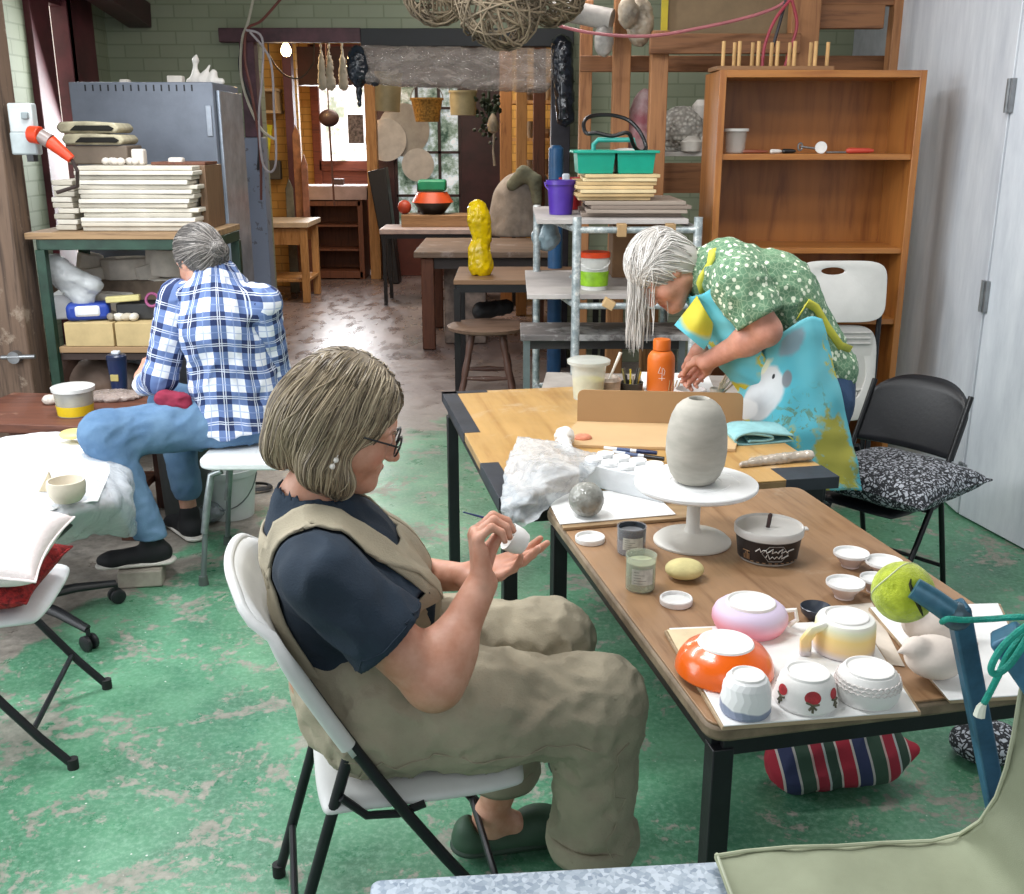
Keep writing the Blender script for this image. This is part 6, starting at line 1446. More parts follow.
def patch(name, S, pts, mat, parent, thick=.004, direction=None, off=.003, lab=None, attr=None):
    A = np.array([[list(p) for p in r] for r in pts]); sh = A.shape
    P = A.reshape(-1, 3); P = cast(S, P, direction, off)[0] if direction is not None else S.snap(P, off)
    A = P.reshape(sh); o = MB().grid([[tuple(q) for q in r] for r in A]).build(name, mat, parent, solid=thick, angle=180, soff=0)
    return o

# ---------------------------------------------------------------- woman in overalls
E1 = thing('person', 'person with blonde grey bob, glasses, navy t-shirt and khaki overalls painting a cup', 'person', (CH1.x, CH1.y, .0))
sk1 = skin_mat('d6a48c', 'bd8468', 'skin_fair')
f1 = Vector((cos(CA1), sin(CA1), 0)); l1 = Vector((-sin(CA1), cos(CA1), 0)); UP = Vector((0, 0, 1))
HC = D(346, 425, 1.90)
hp = radians(24); yaw = radians(8); hf_ = Vector((cos(yaw)*cos(hp), sin(yaw)*cos(hp), -sin(hp))); HM = frame(HC, hf_, (0, 0, 1))
NB = W1(-.16, .0, .955)                                    # base of neck
HMi = HM.inverted()
Sh = head_sd(HMi@NB, .050)
Sh.rc(HMi@(NB+Vector((.0, 0, .0))), HMi@W1(-.15, -.07, .88), .05, .03, k=.03).rc(HMi@NB, HMi@W1(-.15, .07, .88), .05, .03, k=.03)
Ph, Fh = Sh.mesh(.0035); atH = head_attr(Ph)
shN = W1(-.145, -.20, .895); shF = W1(-.145, .2, .90)
elN = D(434, 680, 1.66); wrN = D(482, 583, 1.755)
elF = W1(.02, .235, .70); wrF = D(466, 577, 1.93)
HS = .98
SA = SD(.02).rc(shN-UP*.01, elN, .048, .052).rc(elN, wrN, .047, .029).el(elN+(wrN-elN)*.28, (.05, .047, .05), k=.03).rc(elN, elN+(wrN-elN)*.1, .05, .05)
dR = (D(474, 528, 1.79)-wrN).normalized()
hand(SA, wrN, dR, (.94, .12, -.1), (0, 1, .1), [(.95, 1.0, .5), (1.0, 1.1, .6), (1.05, 1.2, .7), (1.0, 1.2, .7)], [(.025, .02, .012), (.055, .035, .03), (.078, .030, .048), (.095, .02, .055)], 1.06)
PA, FA_ = SA.mesh(.003, lo=v3(wrN)-v3((.3, .3, .4)))
SB = SD(.02).rc(shF, elF, .06, .05).rc(elF, wrF, .045, .027)
CUPC = D(516, 540, 1.865)
dL = (D(541, 556, 1.90)-wrF).normalized()
hand(SB, wrF, dL, (-.15, -.25, 1), (0, 1, .2), [(.1, .25, .15), (.08, .2, .12), (.12, .3, .2), (.2, .45, .3)], [(.03, .022, .01), (.05, .045, .022), (.07, .05, .035), (.09, .046, .045)], 1.04)
PB, FB = SB.mesh(.003)
# ankle and lower leg showing above the clogs
KN, KF = W1(.375, -.125, .535), W1(.35, .135, .545); AN, AF = W1(.375, -.135, .10), W1(.215, .155, .10)
SL = SD(.02).rc(KN, AN, .055, .036).rc(AN, AN+f1*.12-UP*.06, .036, .028).rc(KF, AF, .055, .036).rc(AF, AF+f1*.12-UP*.06, .036, .028).rc(AF, AF-UP*.06, .036, .034).rc(AN, AN-UP*.06, .036, .034)
PL, FL_ = SL.mesh(.007)
ST = SD(.05).el(W1(-.10, 0, .62), (.12, .14, .12)).el(W1(-.1, 0, .77), (.09, .13, .13)).rc(W1(-.15, -.13, .87), W1(-.15, .13, .87), .045, .045).rc(W1(-.14, 0, .86), NB-UP*.03, .06, .05).rc(W1(-.06, -.1, .56), KN, .08, .055).rc(W1(-.06, .1, .56), KF, .08, .055)
PT, FT_ = ST.mesh(.012)
A1 = np.concatenate([atH, zero(PA)+np.array([0, .12, 0]), zero(PB)+np.array([0, .12, 0]), zero(PL), zero(PT)])
np_obj('body', [(tm(Ph, HM), Fh), (PA, FA_), (PB, FB), (PL, FL_), (PT, FT_)], sk1, E1, attr=lambda P: A1, smooth=1)
# T-shirt
navy = cloth_mat('22303f', .2)
TS = SD(.05)
TS.el(W1(-.065, 0, .62), (.135, .175, .13)).el(W1(-.105, 0, .79), (.13, .178, .17)).rc(W1(-.16, -.14, .885), W1(-.16, .14, .885), .068, .068)
for s in (-1, 1): TS.el(W1(-.01, s*.082, .775), (.08, .082, .085))
TS.rc(W1(-.155, 0, .89), NB+UP*.002, .08, .068)
vN = (elN-shN).normalized(); vF = (elF-shF).normalized(); hemN = shN+(elN-shN)*.56
TS.rc(shN+UP*-.005, hemN, .068, .078, k=.04).rc(shF, shF+(elF-shF)*.72, .068, .078, k=.04)
TS.post.append(wrinkle(.010, 12, 101, an=(1, 1, .6)))
hn, vn = v3(hemN), v3(vN)
def tee_post(P, d):
    near = (P-v3(shN))@vn; side = np.linalg.norm((P-v3(shN))-near[:, None]*vn, axis=1)
    lim = (elN-shN).length*.60
    cut = np.where(side < .13, near-lim, -1.0)          # flat hem on the near sleeve
    d = np.maximum(d, cut)
    nk = np.linalg.norm((P-v3(NB+UP*.040+f1*.012))*np.array([1, 1, 1.1]), axis=1)-.064   # neck opening
    return np.maximum(d, -nk)
TS.post.append(tee_post)
np_obj('t_shirt', [TS.mesh(.007)], navy, E1)
m = MB(); cN = shN+vN*((elN-shN).length*.595); ux = vN.orthogonal().normalized(); uy = vN.cross(ux)
Q = TS.snap([cN-vN*.012+(ux*cos(a)+uy*sin(a))*.1 for a in [2*pi*k/40 for k in range(40)]], .0005); m.tube([Vector(q_) for q_ in Q], .0012, 5, closed=True); m.build('sleeve_stitching', navy, E1)
# overalls: trousers + bib + straps
kh = pm('aaa08a', .9, var=.14, scale=5, bump=.4, bs=240)
TR = SD(.06)
TR.el(W1(-.05, 0, .55), (.155, .19, .115)).el(W1(-.065, 0, .65), (.148, .182, .11))
TR.rc(W1(-.04, -.10, .55), W1(.15, -.115, .55), .112, .104).rc(W1(.15, -.115, .55), KN, .104, .088).rc(KN, W1(.375, -.13, .26), .088, .082)
TR.rc(W1(-.04, .10, .55), W1(.14, .13, .555), .112, .1).rc(W1(.14, .13, .555), KF, .1, .084).rc(KF, W1(.25, .155, .27), .082, .076)
TR.rc(W1(.375, -.13, .265), W1(.375, -.13, .22), .089, .089, k=.006).rc(W1(.25, .155, .27), W1(.235, .156, .24), .081, .080, k=.006)
TR.post.append(wrinkle(.013, 11, 111, an=(.8, 1, .6))); TR.post.append(wrinkle(.006, 30, 112, an=(.6, 1, 1)))
TR.post.append(lambda P, d: np.maximum(d, .205-P[:, 2]))
HO = SD(0).rc(W1(.375, -.13, .235), W1(.375, -.13, .1), .070, .074).rc(W1(.25, .155, .235), W1(.23, .156, .1), .062, .066)
TR.post.append(lambda P, d: np.maximum(d, -HO.ev(P)))
TR.fn(lambda P: np.where(np.abs((P-v3(CH1))@v3(f1)+.08) < .26, .458-P[:, 2], -1), 0, 'i')      # flattened where it rests on the seat
np_obj('overalls', [TR.mesh(.007)], kh, E1)
# seams and pocket
def seam(pts, r=.0016, mat=None): Q = TR.snap(pts, .001); MB().tube([Vector(q_) for q_ in Q], r, 5).build('seam', mat or kh, E1)
seam([W1(-.15+.5*i/20, -.24, .50+.0*i) for i in range(21)]); seam([W1(.40+.02*cos(i), -.24, .50-.28*i/12) for i in range(13)])
for (x_, y_, z_, r_) in ((.375, -.13, .205, .089), (.243, .155, .205, .081)):
    MB().lathe([(r_-.010, 0), (r_+.004, -.002), (r_+.009, .012), (r_+.007, .04), (r_+.001, .048), (r_-.006, .046), (r_-.006, .004)], W1(x_, y_, z_), 40, wob=lambda a, z: 1+.02*sin(3*a)+.015*sin(7*a+1)).build('cuff', kh, E1, angle=180)
# bib, back panel and straps follow the shirt
n_ = 14
patch('bib', TS, [[W1(.4, (-.165+.33*j/n_)*(1-.25*(i/12)**2), .60+.29*i/12) for j in range(n_+1)] for i in range(13)], kh, E1, .005, (-f1.x, -f1.y, 0), .005)
patch('back_panel', TS, [[W1(-.6, (-.16+.32*j/n_)*(1-.3*i/12), .58+.34*i/12) for j in range(n_+1)] for i in range(13)], kh, E1, .005, (f1.x, f1.y, 0), .005)
def strap(s):
    pts = [(-.30, .09, .84), (-.29, .095, .90), (-.25, .10, .95), (-.20, .11, .985), (-.15, .116, .99), (-.10, .116, .98), (-.04, .114, .93), (.02, .112, .88), (.08, .11, .84), (.11, .108, .80)]
    P = []
    for i in range(len(pts)-1):
        for k in range(3): P.append([pts[i][q]+(pts[i+1][q]-pts[i][q])*k/3 for q in range(3)])
    P.append(list(pts[-1]))
    rows = [[W1(x, s*(y-.027+.054*j/6), z) for j in range(7)] for x, y, z in P]
    A = np.array([[list(p) for p in r] for r in rows]); sh_ = A.shape; Q = TS.snap(A.reshape(-1, 3), .0065, 10).reshape(sh_)
    MB().grid([[tuple(q_) for q_ in r] for r in Q]).build('strap', kh, E1, solid=.005, angle=180, soff=0)
strap(-1); strap(1)
# hair: bob
HB = SD(.03).el((-.018, 0, .042), (.106, .09, .098)).el((-.055, 0, -.005), (.085, .092, .085))
for s in (-1, 1): HB.rc((-.03, s*.055, .01), (-.02, s*.068, -.075), .045, .034).rc((-.02, s*.07, -.075), (.022, s*.066, -.092), .034, .028)
HB.rc((-.075, 0, -.02), (-.085, 0, -.075), .06, .05)
HB.el((.118, 0, -.03), (.078, .10, .115), k=.012, op='s'); HB.el((-.02, 0, -.16), (.09, .05, .08), k=.02, op='s')
def bob_flow(P):
    f = np.tile(v3((-.10, 0, -1.)), (len(P), 1)); top = np.clip((P[:, 2]-.07)/.06, 0, 1)
    out = np.stack([-(.02+P[:, 0]*0)+(P[:, 0]-.03)*4, np.sign(P[:, 1]+.012)*1.3, P[:, 0]*0], 1); f = f+out*top[:, None]; f[:, 0] += np.where(P[:, 2] < -.06, .35, 0); return f
rr = np.random.RandomState(5)
def shell_seeds(n, fn, rr):
    out = []
    while len(out) < n:
        q_ = rr.normal(size=3); q_ /= np.linalg.norm(q_)
        p = v3((-.018, 0, .042))+q_*v3((.106, .092, .1))
        if fn(p): out.append(p)
    return np.array(out)
sd1 = shell_seeds(620, lambda p: p[2] > .05, rr); sd2 = shell_seeds(760, lambda p: p[2] > -.03 and p[0] < .06, rr)
hm1 = hair_mat(['4a3d30', '74654f', '9a896e', 'c4b498'])
hair_obj(E1, HB, HM, hm1, [strands(HB, sd1, bob_flow, 22, .0105, .0014, 1, (0, .005)), strands(HB, sd2, bob_flow, 15, .0105, .0014, 2, (-.001, .004))])
# glasses, eyes, earring
gl = thing  # local helper below
blk = pm('16171a', .3)
def hl(p): return HM@Vector(p)
m = MB()
for s in (-1, 1):
    m.tube([hl((.102-.004*abs(cos(a))*0, s*.033+.024*cos(a)*1.05, .006+.0185*sin(a)*(1 if sin(a) > 0 else 1.05))) for a in [2*pi*k/24 for k in range(24)]], .0019, 7, closed=True)
    m.tube([hl((.102, s*.058, .013)), hl((.096, s*.072, .014)), hl((.05, s*.08, .012)), hl((.0, s*.083, .008)), hl((-.02, s*.083, -.002))], .0019, 7)
m.tube([hl((.102, -.009, .010)), hl((.108, 0, .014)), hl((.102, .009, .010))], .0018, 7)
gfr = m.build('glasses', blk, E1); gfr['label'] = 'black framed glasses'
for s in (-1, 1): MB().lathe([(0, 0), (.0225, 0), (.0225, .0008), (0, .0008)], hl((.1015, s*.033, .006)), 24, R=(HM.to_3x3()@Matrix.Rotation(pi/2, 3, 'Y'))).build('lens', pm('c8d2d8', .05, alpha=.12), gfr)
pearl = pm('efe9e0', .25, coat=.5)
MB().ball(hl((-.002, -.107, -.040)), .0052, 14).ball(hl((-.004, -.109, -.053)), .0056, 14).tube([hl((-.002, -.106, -.03)), hl((-.004, -.109, -.055))], .0009, 5).build('earring', pearl, E1)
iris = pm('4a3a30', .2); white_eye = pm('e7e0da', .2)
def eyes(parent, H, open_=True):
    for s in (-1, 1):
        e = MB().ball(H@Vector((.0765, s*.031, .0085)), .0125, 16).build('eye', white_eye, parent)
        MB().ball(H@Vector((.0845, s*.031, .0045)), (.0052, .0052, .0052), 12).build('iris', iris, e)
eyes(E1, HM)
for s in (-1, 1): MB().tube([hl((.0865, s*.020, .026)), hl((.089, s*.031, .0295)), hl((.082, s*.046, .026))], [.0014, .002, .001], 6).build('eyebrow', pm('7d6d58', .8), E1)
# clogs
clog = pm('35503c', .6, var=.15)
for A_, sx_ in ((AN, -.135), (AF, .155)):
    S = SD(.02); b0 = A_-UP*(A_.z-.03)
    S.rc(b0-f1*.04+UP*.015, b0+f1*.15+UP*.01, .046, .045, flat=((0, 0, 1), .8)).el(b0+f1*.12+UP*.035, (.07, .048, .045)).rc(b0-f1*.05+UP*.03, b0-f1*.05+UP*.04, .04, .038)
    S.rc(b0-f1*.01+UP*.06, b0-f1*.0+UP*.12, .036, .04, op='s', k=.01); S.fn(lambda P: .002-P[:, 2], 0, 'i')
    o = np_obj('clog', [S.mesh(.005)], clog, E1)
    S2 = SD(.01).rc(b0-f1*.045+UP*.006, b0+f1*.15+UP*.006, .052, .05, flat=((0, 0, 1), .3)); S2.fn(lambda P: .001-P[:, 2], 0, 'i'); np_obj('sole', [S2.mesh(.005)], pm('2d3f33', .7), E1)
# brush and cup being painted
t = thing('painted_cup', 'small white cup in the hands of the woman in overalls', 'cup', CUPC)
RC = Matrix.Rotation(radians(62), 3, 'Y')@Matrix.Rotation(radians(0), 3, 'X')
MB().lathe([(0, -.02), (.021, -.018), (.026, -.005), (.0275, .016), (.0265, .018), (.0245, .016), (.022, -.008), (0, -.012)], CUPC, 36, R=Matrix.Rotation(radians(-58), 3, 'Y')@Matrix.Rotation(radians(12), 3, 'X')).build('cup', bis, t)
t = thing('paint_brush', 'thin blue brush held against the cup by the woman in overalls', 'brush', D(480, 518, 1.80))
a, b, c_ = D(463, 512, 1.79), D(500, 522, 1.825), D(508, 527, 1.845)
MB().tube([a, a.lerp(b, .5), b], [.0012, .0022, .002], 8).build('handle', pm('25407e', .35), t); MB().tube([b, c_], [.0018, .0005], 8).build('bristles', pm('3a2a20', .8), t)

# ---------------------------------------------------------------- woman in plaid shirt
PY = 3.98
E2 = thing('person', 'person with grey hair bun in blue and white plaid shirt and jeans, seen from behind', 'person', (-1.0, PY, 0))
yt = radians(128); ft = Vector((cos(yt), sin(yt), 0)); rt = Vector((sin(yt), -cos(yt), 0))       # rt: her right
HIP = D(240, 436, PY); HIP.z = .555
CHE = D(226, 322, PY-.02); SHM = D(218, 287, PY-.02)
HC2 = D(200, 261, PY+.02); yh = radians(140); ph_ = radians(28)
HM2 = frame(HC2, (cos(yh)*cos(ph_), sin(yh)*cos(ph_), -sin(ph_)), UP); H2i = HM2.inverted()
sk2 = skin_mat('d3a28c', 'b9836c', 'skin_rosy')
NB2 = SHM+UP*.045+ft*.02
Sh = head_sd(H2i@NB2, .05); Ph, Fh = Sh.mesh(.0045); at2 = head_attr(Ph)
lS, rS = D(181, 300, PY-.02)+ft*.02, D(263, 303, PY-.05)
lE = D(160, 378, PY-.06); lW = D(143, 385, PY+.08); rE = D(275, 375, PY+.1); rW = D(215, 392, PY+.30)
SA = SD(.02).rc(lS, lE, .05, .042).rc(lE, lW, .04, .03)
lW2 = D(141, 378, PY+.12)
hand(SA, lW2, (D(147, 362, PY+.22)-lW2), (.5, .3, .1), (0, .2, 1), [(.5, .6, .4)]*4, [(.03, .02, .012), (.055, .03, .028), (.08, .024, .035), (.095, .02, .04)], .98)
SA.rc(lW, lW2, .03, .027); PA, FA_ = SA.mesh(.004)
KN2 = D(106, 447, PY-.25); KN2.z = .565; AN2 = D(152, 545, PY-.30); AN2.z = .13
K3 = D(175, 440, PY+.22); K3.z = .56; A3 = D(188, 500, PY+.15); A3.z = .12
ST = SD(.05).rc(HIP+UP*.05, CHE, .1, .1).rc(CHE, NB2, .09, .05).rc(HIP, KN2, .08, .05).rc(KN2, AN2, .045, .034).rc(HIP, K3, .08, .05).rc(K3, A3, .045, .034).rc(rS, rE, .05, .04).rc(rE, rW, .038, .03)
PT, FT_ = ST.mesh(.012); A2 = np.concatenate([at2, zero(PA)+np.array([0, .15, 0]), zero(PT)])
np_obj('body', [(tm(Ph, HM2), Fh), (PA, FA_), (PT, FT_)], sk2, E2, attr=lambda P: A2, smooth=1)
# shirt
n = NT('plaid_cotton'); v = n.coord(attr='pat'); s = n.sep(v)
def band(co, freq, w, off=0.0):
    q_ = n.math('FRACT', n.math('ADD', n.math('MULTIPLY', co, freq), off)); return n.ramp(q_, [(0, 1.0), (w, 0.0), (1, 0.0)], 'CONSTANT')
FQ = 10
bx_, by_ = band(s[0], FQ, .5), band(s[1], FQ, .5)
both = n.math('ADD', bx_, by_)
base = n.ramp(n.math('MULTIPLY', both, .5), [(0, lin('e6e9f2')), (.25, lin('6278a8')), (.75, lin('20305c'))], 'CONSTANT')
lx, ly = band(s[0], FQ, .035, -.22), band(s[1], FQ, .035, -.22); lx2, ly2 = band(s[0], FQ, .03, -.30), band(s[1], FQ, .03, -.30)
ln = n.math('MINIMUM', n.math('ADD', n.math('ADD', lx, ly), n.math('ADD', lx2, ly2)), 1)
base = n.mix(n.math('MULTIPLY', ln, .75), base, lin('dfe5f2'))
dx, dy = band(s[0], FQ, .04, -.72), band(s[1], FQ, .04, -.72); base = n.mix(n.math('MULTIPLY', n.math('MAXIMUM', dx, dy), .6), base, lin('8ea2cf'))
n.bump(n.noise(n.coord(), 200, 3), .2, .002); plaid = n.fin(base, .85)
PSH = SD(.05)
PSH.rc(HIP+UP*-.02, HIP+UP*.13, .19, .165, flat=(ft, .88)).rc(HIP+UP*.13, CHE-UP*.02, .16, .17, flat=(ft, .74)).rc(CHE, SHM-UP*.01, .165, .10, flat=(ft, .72)).rc(lS, rS, .068, .068).rc(SHM, NB2, .07, .055)
PSH.fn(lambda P: (HIP.z-.025+.01*np.sin(P[:, 0]*30))-P[:, 2], 0, 'i'); PSH.post.append(wrinkle(.017, 9, 121, an=(1, 1, .7))); PSH.post.append(wrinkle(.004, 24, 122))
nb2 = v3(NB2+UP*.05)
PSH.post.append(lambda P, d: np.maximum(d, -(np.linalg.norm(P-nb2, axis=1)-.056)))
ctr = v3(CHE)
def torso_pat(P): q_ = P-ctr; a = np.arctan2(q_@v3(rt), -(q_@v3(ft))+.05); return np.stack([a*.17, q_[:, 2]+.012*np.sin(a*3), q_[:, 0]*0], 1)
np_obj('plaid_shirt', [PSH.mesh(.008)], plaid, E2, attr=torso_pat)
def sleeve(a, b, c, ra, rb, rc2, nm='sleeve', seed=0, mat=None):
    S = SD(.03).rc(a, b, ra, rb).rc(b, c, rb, rc2); S.post.append(wrinkle(.007, 18, seed)); 
    A_, B_, C_ = v3(a), v3(b), v3(c); e = (C_-B_)/np.linalg.norm(C_-B_)
    S.post.append(lambda P, d: np.maximum(d, (P-C_)@e-.004)); S.rc(C_-e*.012, C_+e*.03, rc2-.006, rc2-.004, op='s', k=.003)
    def at(P):
        ab = B_-A_; t_ = np.clip((P-A_)@ab/(ab@ab), 0, 1); q_ = P-A_-t_[:, None]*ab; u1 = np.cross(ab, v3((0, 1, .1))); u1 /= np.linalg.norm(u1); u2 = np.cross(ab, u1); u2 /= np.linalg.norm(u2)
        along = np.where((P-B_)@e > 0, np.linalg.norm(ab)+(P-B_)@e, t_*np.linalg.norm(ab)); return np.stack([np.arctan2(q_@u2, q_@u1)*.055, along, along*0], 1)
    return np_obj(nm, [S.mesh(.006)], mat or plaid, E2, attr=at)
sleeve(lS+UP*.0, lE, lW, .078, .060, .043, seed=131)
sleeve(rS-UP*.01, rE, rW, .066, .060, .045, seed=132)
# collar
S = SD(.01); cc_ = NB2+UP*.012
for k in range(12):
    a0, a1 = 2*pi*k/12, 2*pi*(k+1)/12; S.rc(cc_+(ft*cos(a0)+rt*sin(a0))*.062, cc_+(ft*cos(a1)+rt*sin(a1))*.062, .012, .012, flat=((0, 0, 1), 1.8) if False else None)
np_obj('collar', [S.mesh(.005)], plaid, E2, attr=lambda P: torso_pat(P)*1.0)
den = pm('6888a6', .85, var=.25, scale=5, bump=.4, bs=200, col2='4c6d8f'); den_d = pm('2f4a68', .85, var=.2, scale=6)
J = SD(.05).rc(HIP-UP*.02, HIP+(KN2-HIP)*.1, .125, .12).rc(HIP+(KN2-HIP)*.12, KN2, .112, .082).rc(KN2, AN2+UP*.05, .078, .058).rc(HIP, K3, .12, .085).rc(K3, A3+UP*.1, .075, .06)
J.post.append(wrinkle(.009, 11, 141, an=(.5, 1, 1))); J.fn(lambda P: .478-P[:, 2]+np.clip((-.0+HIP.x-.25-P[:, 0])*8, -0, 9)*-1 if False else np.where(P[:, 0] > HIP.x-.12, .478-P[:, 2], -1), 0, 'i')
zc_ = AN2.z+.045; J.post.append(lambda P, d: np.maximum(d, zc_-P[:, 2]))
np_obj('jeans', [J.mesh(.008)], den, E2)
S = SD(.02).rc(D(163, 398, PY-.13), D(182, 402, PY-.13), .03, .035).rc(D(170, 408, PY-.14), D(184, 411, PY-.14), .025, .025); S.post.append(wrinkle(.012, 22, 145)); tag(np_obj('red_cloth', [S.mesh(.006)], pm('8e2440', .9, var=.2), None), 'crumpled dark red cloth in the lap of the woman in plaid', 'cloth')
blackshoe = pm('15161a', .7, var=.2)
def trainer(A_, d, parent, ztop):
    d = Vector(d).normalized(); b0 = Vector((A_.x, A_.y, ztop)); S = SD(.02)
    S.rc(b0-d*.03+UP*.045, b0+d*.14+UP*.028, .042, .036).rc(b0+UP*.05, Vector((A_.x, A_.y, ztop+.11)), .045, .042).el(b0+d*.15+UP*.03, (.055, .04, .03)); S.fn(lambda P: ztop+.012-P[:, 2], 0, 'i')
    o = np_obj('trainer', [S.mesh(.005)], blackshoe, parent)
    S2 = SD(.01).rc(b0-d*.04+UP*.012, b0+d*.17+UP*.012, .045, .04, flat=((0, 0, 1), .32)); np_obj('sole', [S2.mesh(.005)], pm('ded9d0', .6), o)
trainer(AN2, (-.95, -.25, 0), E2, .068); trainer(A3, (-.6, .7, 0), E2, .0)
# grey bun hair
HB2 = SD(.03).el((-.016, 0, .04), (.106, .086, .098)).el((-.05, 0, -.01), (.075, .076, .07)); HB2.el((.1, 0, -.04), (.075, .08, .095), k=.02, op='s')
HB2.el((-.118, -.01, -.012), (.034, .036, .034), k=.012)
def bun_flow(P): t_ = v3((-.13, -.01, -.012))-P; f = t_/np.maximum(np.linalg.norm(t_, axis=1, keepdims=True), 1e-6); return f+np.array([0, 0, .15])
rr = np.random.RandomState(9); sd = shell_seeds(520, lambda p: p[0] < .075 and p[2] > -.06, rr)
swirl = lambda P: np.cross(P-v3((-.118, -.01, -.012)), np.tile(v3((1, .1, .1)), (len(P), 1)))*8+np.array([-.1, 0, 0])
sb = v3((-.125, -.01, -.012))+rr.normal(size=(120, 3))*.02
hair_obj(E2, HB2, HM2, hair_mat(['3b3836', '57524e', '7b7570', '9a948e']), [strands(HB2, sd, bun_flow, 11, .009, .0017, 3, (0, .003)), strands(HB2, sb, swirl, 9, .006, .0017, 4, (0, .004))])
eyes(E2, HM2)

# ---------------------------------------------------------------- standing woman in apron
WY = 3.42
E3 = thing('person', 'person with long white hair bending over the table in green patterned top and apron', 'person', (1.02, WY, 0))
HP3 = D(812, 368, WY)+Vector((.0, 0, .0)); MID3 = D(768, 298, WY); SH3 = D(726, 276, WY); NB3 = D(702, 268, WY)
HC3 = D(664, 272, WY-.02)
sk3 = skin_mat('cf9a84', 'b17c66', 'skin_warm')
HM3 = frame(HC3, (-.55, -.28, -.80), (-.84, -.1, .5)); H3i = HM3.inverted()
Sh = head_sd(H3i@NB3, .05); Ph, Fh = Sh.mesh(.0045); at3 = head_attr(Ph)
nS = D(739, 283, WY-.19); nE = D(766, 331, WY-.24); nW = D(706, 362, WY-.10)
fS = D(728, 268, WY+.17); fE = D(745, 315, WY+.26); fW = D(700, 350, WY+.06)
SA = SD(.02).rc(nS, nE, .055, .047).rc(nE, nW, .045, .029).el(nE+(nW-nE)*.3, (.047, .045, .045), k=.03)
pk = Vector((WPOT.x, WPOT.y, WPOT.z+.05))
hand(SA, nW, pk-nW+Vector((0, 0, .03)), (-.2, .7, -.5), (-.3, 0, 1), [(.7, .9, .5), (.75, .95, .55), (.8, 1., .6), (.8, 1., .6)], [(.025, .02, .012), (.055, .03, .03), (.08, .026, .042), (.1, .02, .05)], 1.05)
PA, FA_ = SA.mesh(.0035)
SB = SD(.02).rc(fS, fE, .055, .045).rc(fE, fW, .042, .029)
hand(SB, fW, pk-fW+Vector((-.02, .02, .0)), (.2, -.8, -.3), (-.3, 0, 1), [(.6, .8, .5)]*4, [(.025, .02, .012), (.055, .03, .03), (.08, .026, .042), (.1, .02, .05)], 1.02)
PB, FB = SB.mesh(.004)
kneeN3, kneeF3 = Vector((.93, WY-.11, .47)), Vector((.93, WY+.11, .47)); anN3, anF3 = Vector((.98, WY-.12, .09)), Vector((.98, WY+.12, .09))
ST = SD(.05).rc(HP3, MID3, .11, .11).rc(MID3, NB3, .10, .05).rc(HP3, kneeN3, .09, .055).rc(HP3, kneeF3, .09, .055).rc(kneeN3, anN3, .05, .036).rc(kneeF3, anF3, .05, .036)
PT, FT_ = ST.mesh(.012); A3_ = np.concatenate([at3, zero(PA)+np.array([0, .2, 0]), zero(PB)+np.array([0, .2, 0]), zero(PT)])
np_obj('body', [(tm(Ph, HM3), Fh), (PA, FA_), (PB, FB), (PT, FT_)], sk3, E3, attr=lambda P: A3_, smooth=1)
n = NT('leafy_green_print'); v = n.coord(); 
vv = n.n('ShaderNodeTexVoronoi', feature='DISTANCE_TO_EDGE'); vv.inputs['Scale'].default_value = 58; n.l(v, vv.inputs['Vector'])
vd = n.n('ShaderNodeTexVoronoi'); vd.inputs['Scale'].default_value = 42; n.l(n.coord(rot=(.4, .3, .2)), vd.inputs['Vector'])
c = n.mix(n.ramp(n.noise(v, 6, 3), [(.3, 0.), (.7, 1.)]), lin('53785c'), lin('6b8f6f'))
c = n.mix(n.ramp(vv.outputs['Distance'], [(.04, .5), (.08, 0.)]), c, lin('a9bf9f'))
c = n.mix(n.ramp(n.math('ADD', vd.outputs['Distance'], n.math('MULTIPLY', n.noise(v, 60, 3), .25)), [(.40, 1.), (.44, 0.)]), c, lin('dfe6cf'))
n.bump(n.noise(v, 200, 3), .2, .002); leafy = n.fin(c, .85)
TP = SD(.05); axis = (SH3-HP3).normalized(); sdw = Vector((0, 1, 0))
TP.rc(HP3+axis*.0, MID3, .128, .150, flat=(UP, .92)).rc(MID3, SH3, .152, .125, flat=(UP, .95)).rc(nS, fS, .075, .075).rc(SH3, NB3, .085, .06)
TP.rc(HP3+Vector((.0, 0, -.02)), HP3+axis*.1, .135, .135)
vN3 = (nE-nS); hL = vN3.length; vN3.normalize(); hem3 = nS+vN3*hL*.72
TP.rc(nS, hem3, .08, .082, k=.04).rc(fS, fS+(fE-fS)*.7, .075, .08, k=.04)
TP.post.append(wrinkle(.013, 12, 151)); 
s3, v3n = v3(nS), v3(vN3)
def tp(P, d):
    a = (P-s3)@v3n; sd_ = np.linalg.norm((P-s3)-a[:, None]*v3n, axis=1); d = np.maximum(d, np.where(sd_ < .11, np.where(P[:, 1] < WY-.12, a-hL*.76, -1), -1))
    ax_ = v3(axis); low = -((P-v3(HP3))@ax_)-.115; d = np.maximum(d, low)
    return np.maximum(d, -(np.linalg.norm(P-v3(NB3+(NB3-SH3)*.8), axis=1)-.062))
TP.post.append(tp)
np_obj('patterned_top', [TP.mesh(.007)], leafy, E3)
J = SD(.05).rc(HP3+Vector((.01, 0, -.05)), HP3+Vector((.01, 0, -.12)), .132, .13).rc(HP3+Vector((.0, -.09, -.1)), kneeN3, .112, .08).rc(HP3+Vector((.0, .09, -.1)), kneeF3, .11, .08).rc(kneeN3, anN3, .078, .06).rc(kneeF3, anF3, .078, .06)
J.post.append(wrinkle(.006, 14, 161)); J.fn(lambda P: .07-P[:, 2], 0, 'i'); np_obj('jeans', [J.mesh(.009)], pm('2c4668', .85, var=.2, scale=6, bump=.3, bs=200), E3)
trainer(anN3, (-1, -.1, 0), E3, .0); trainer(anF3, (-1, .1, 0), E3, .0)
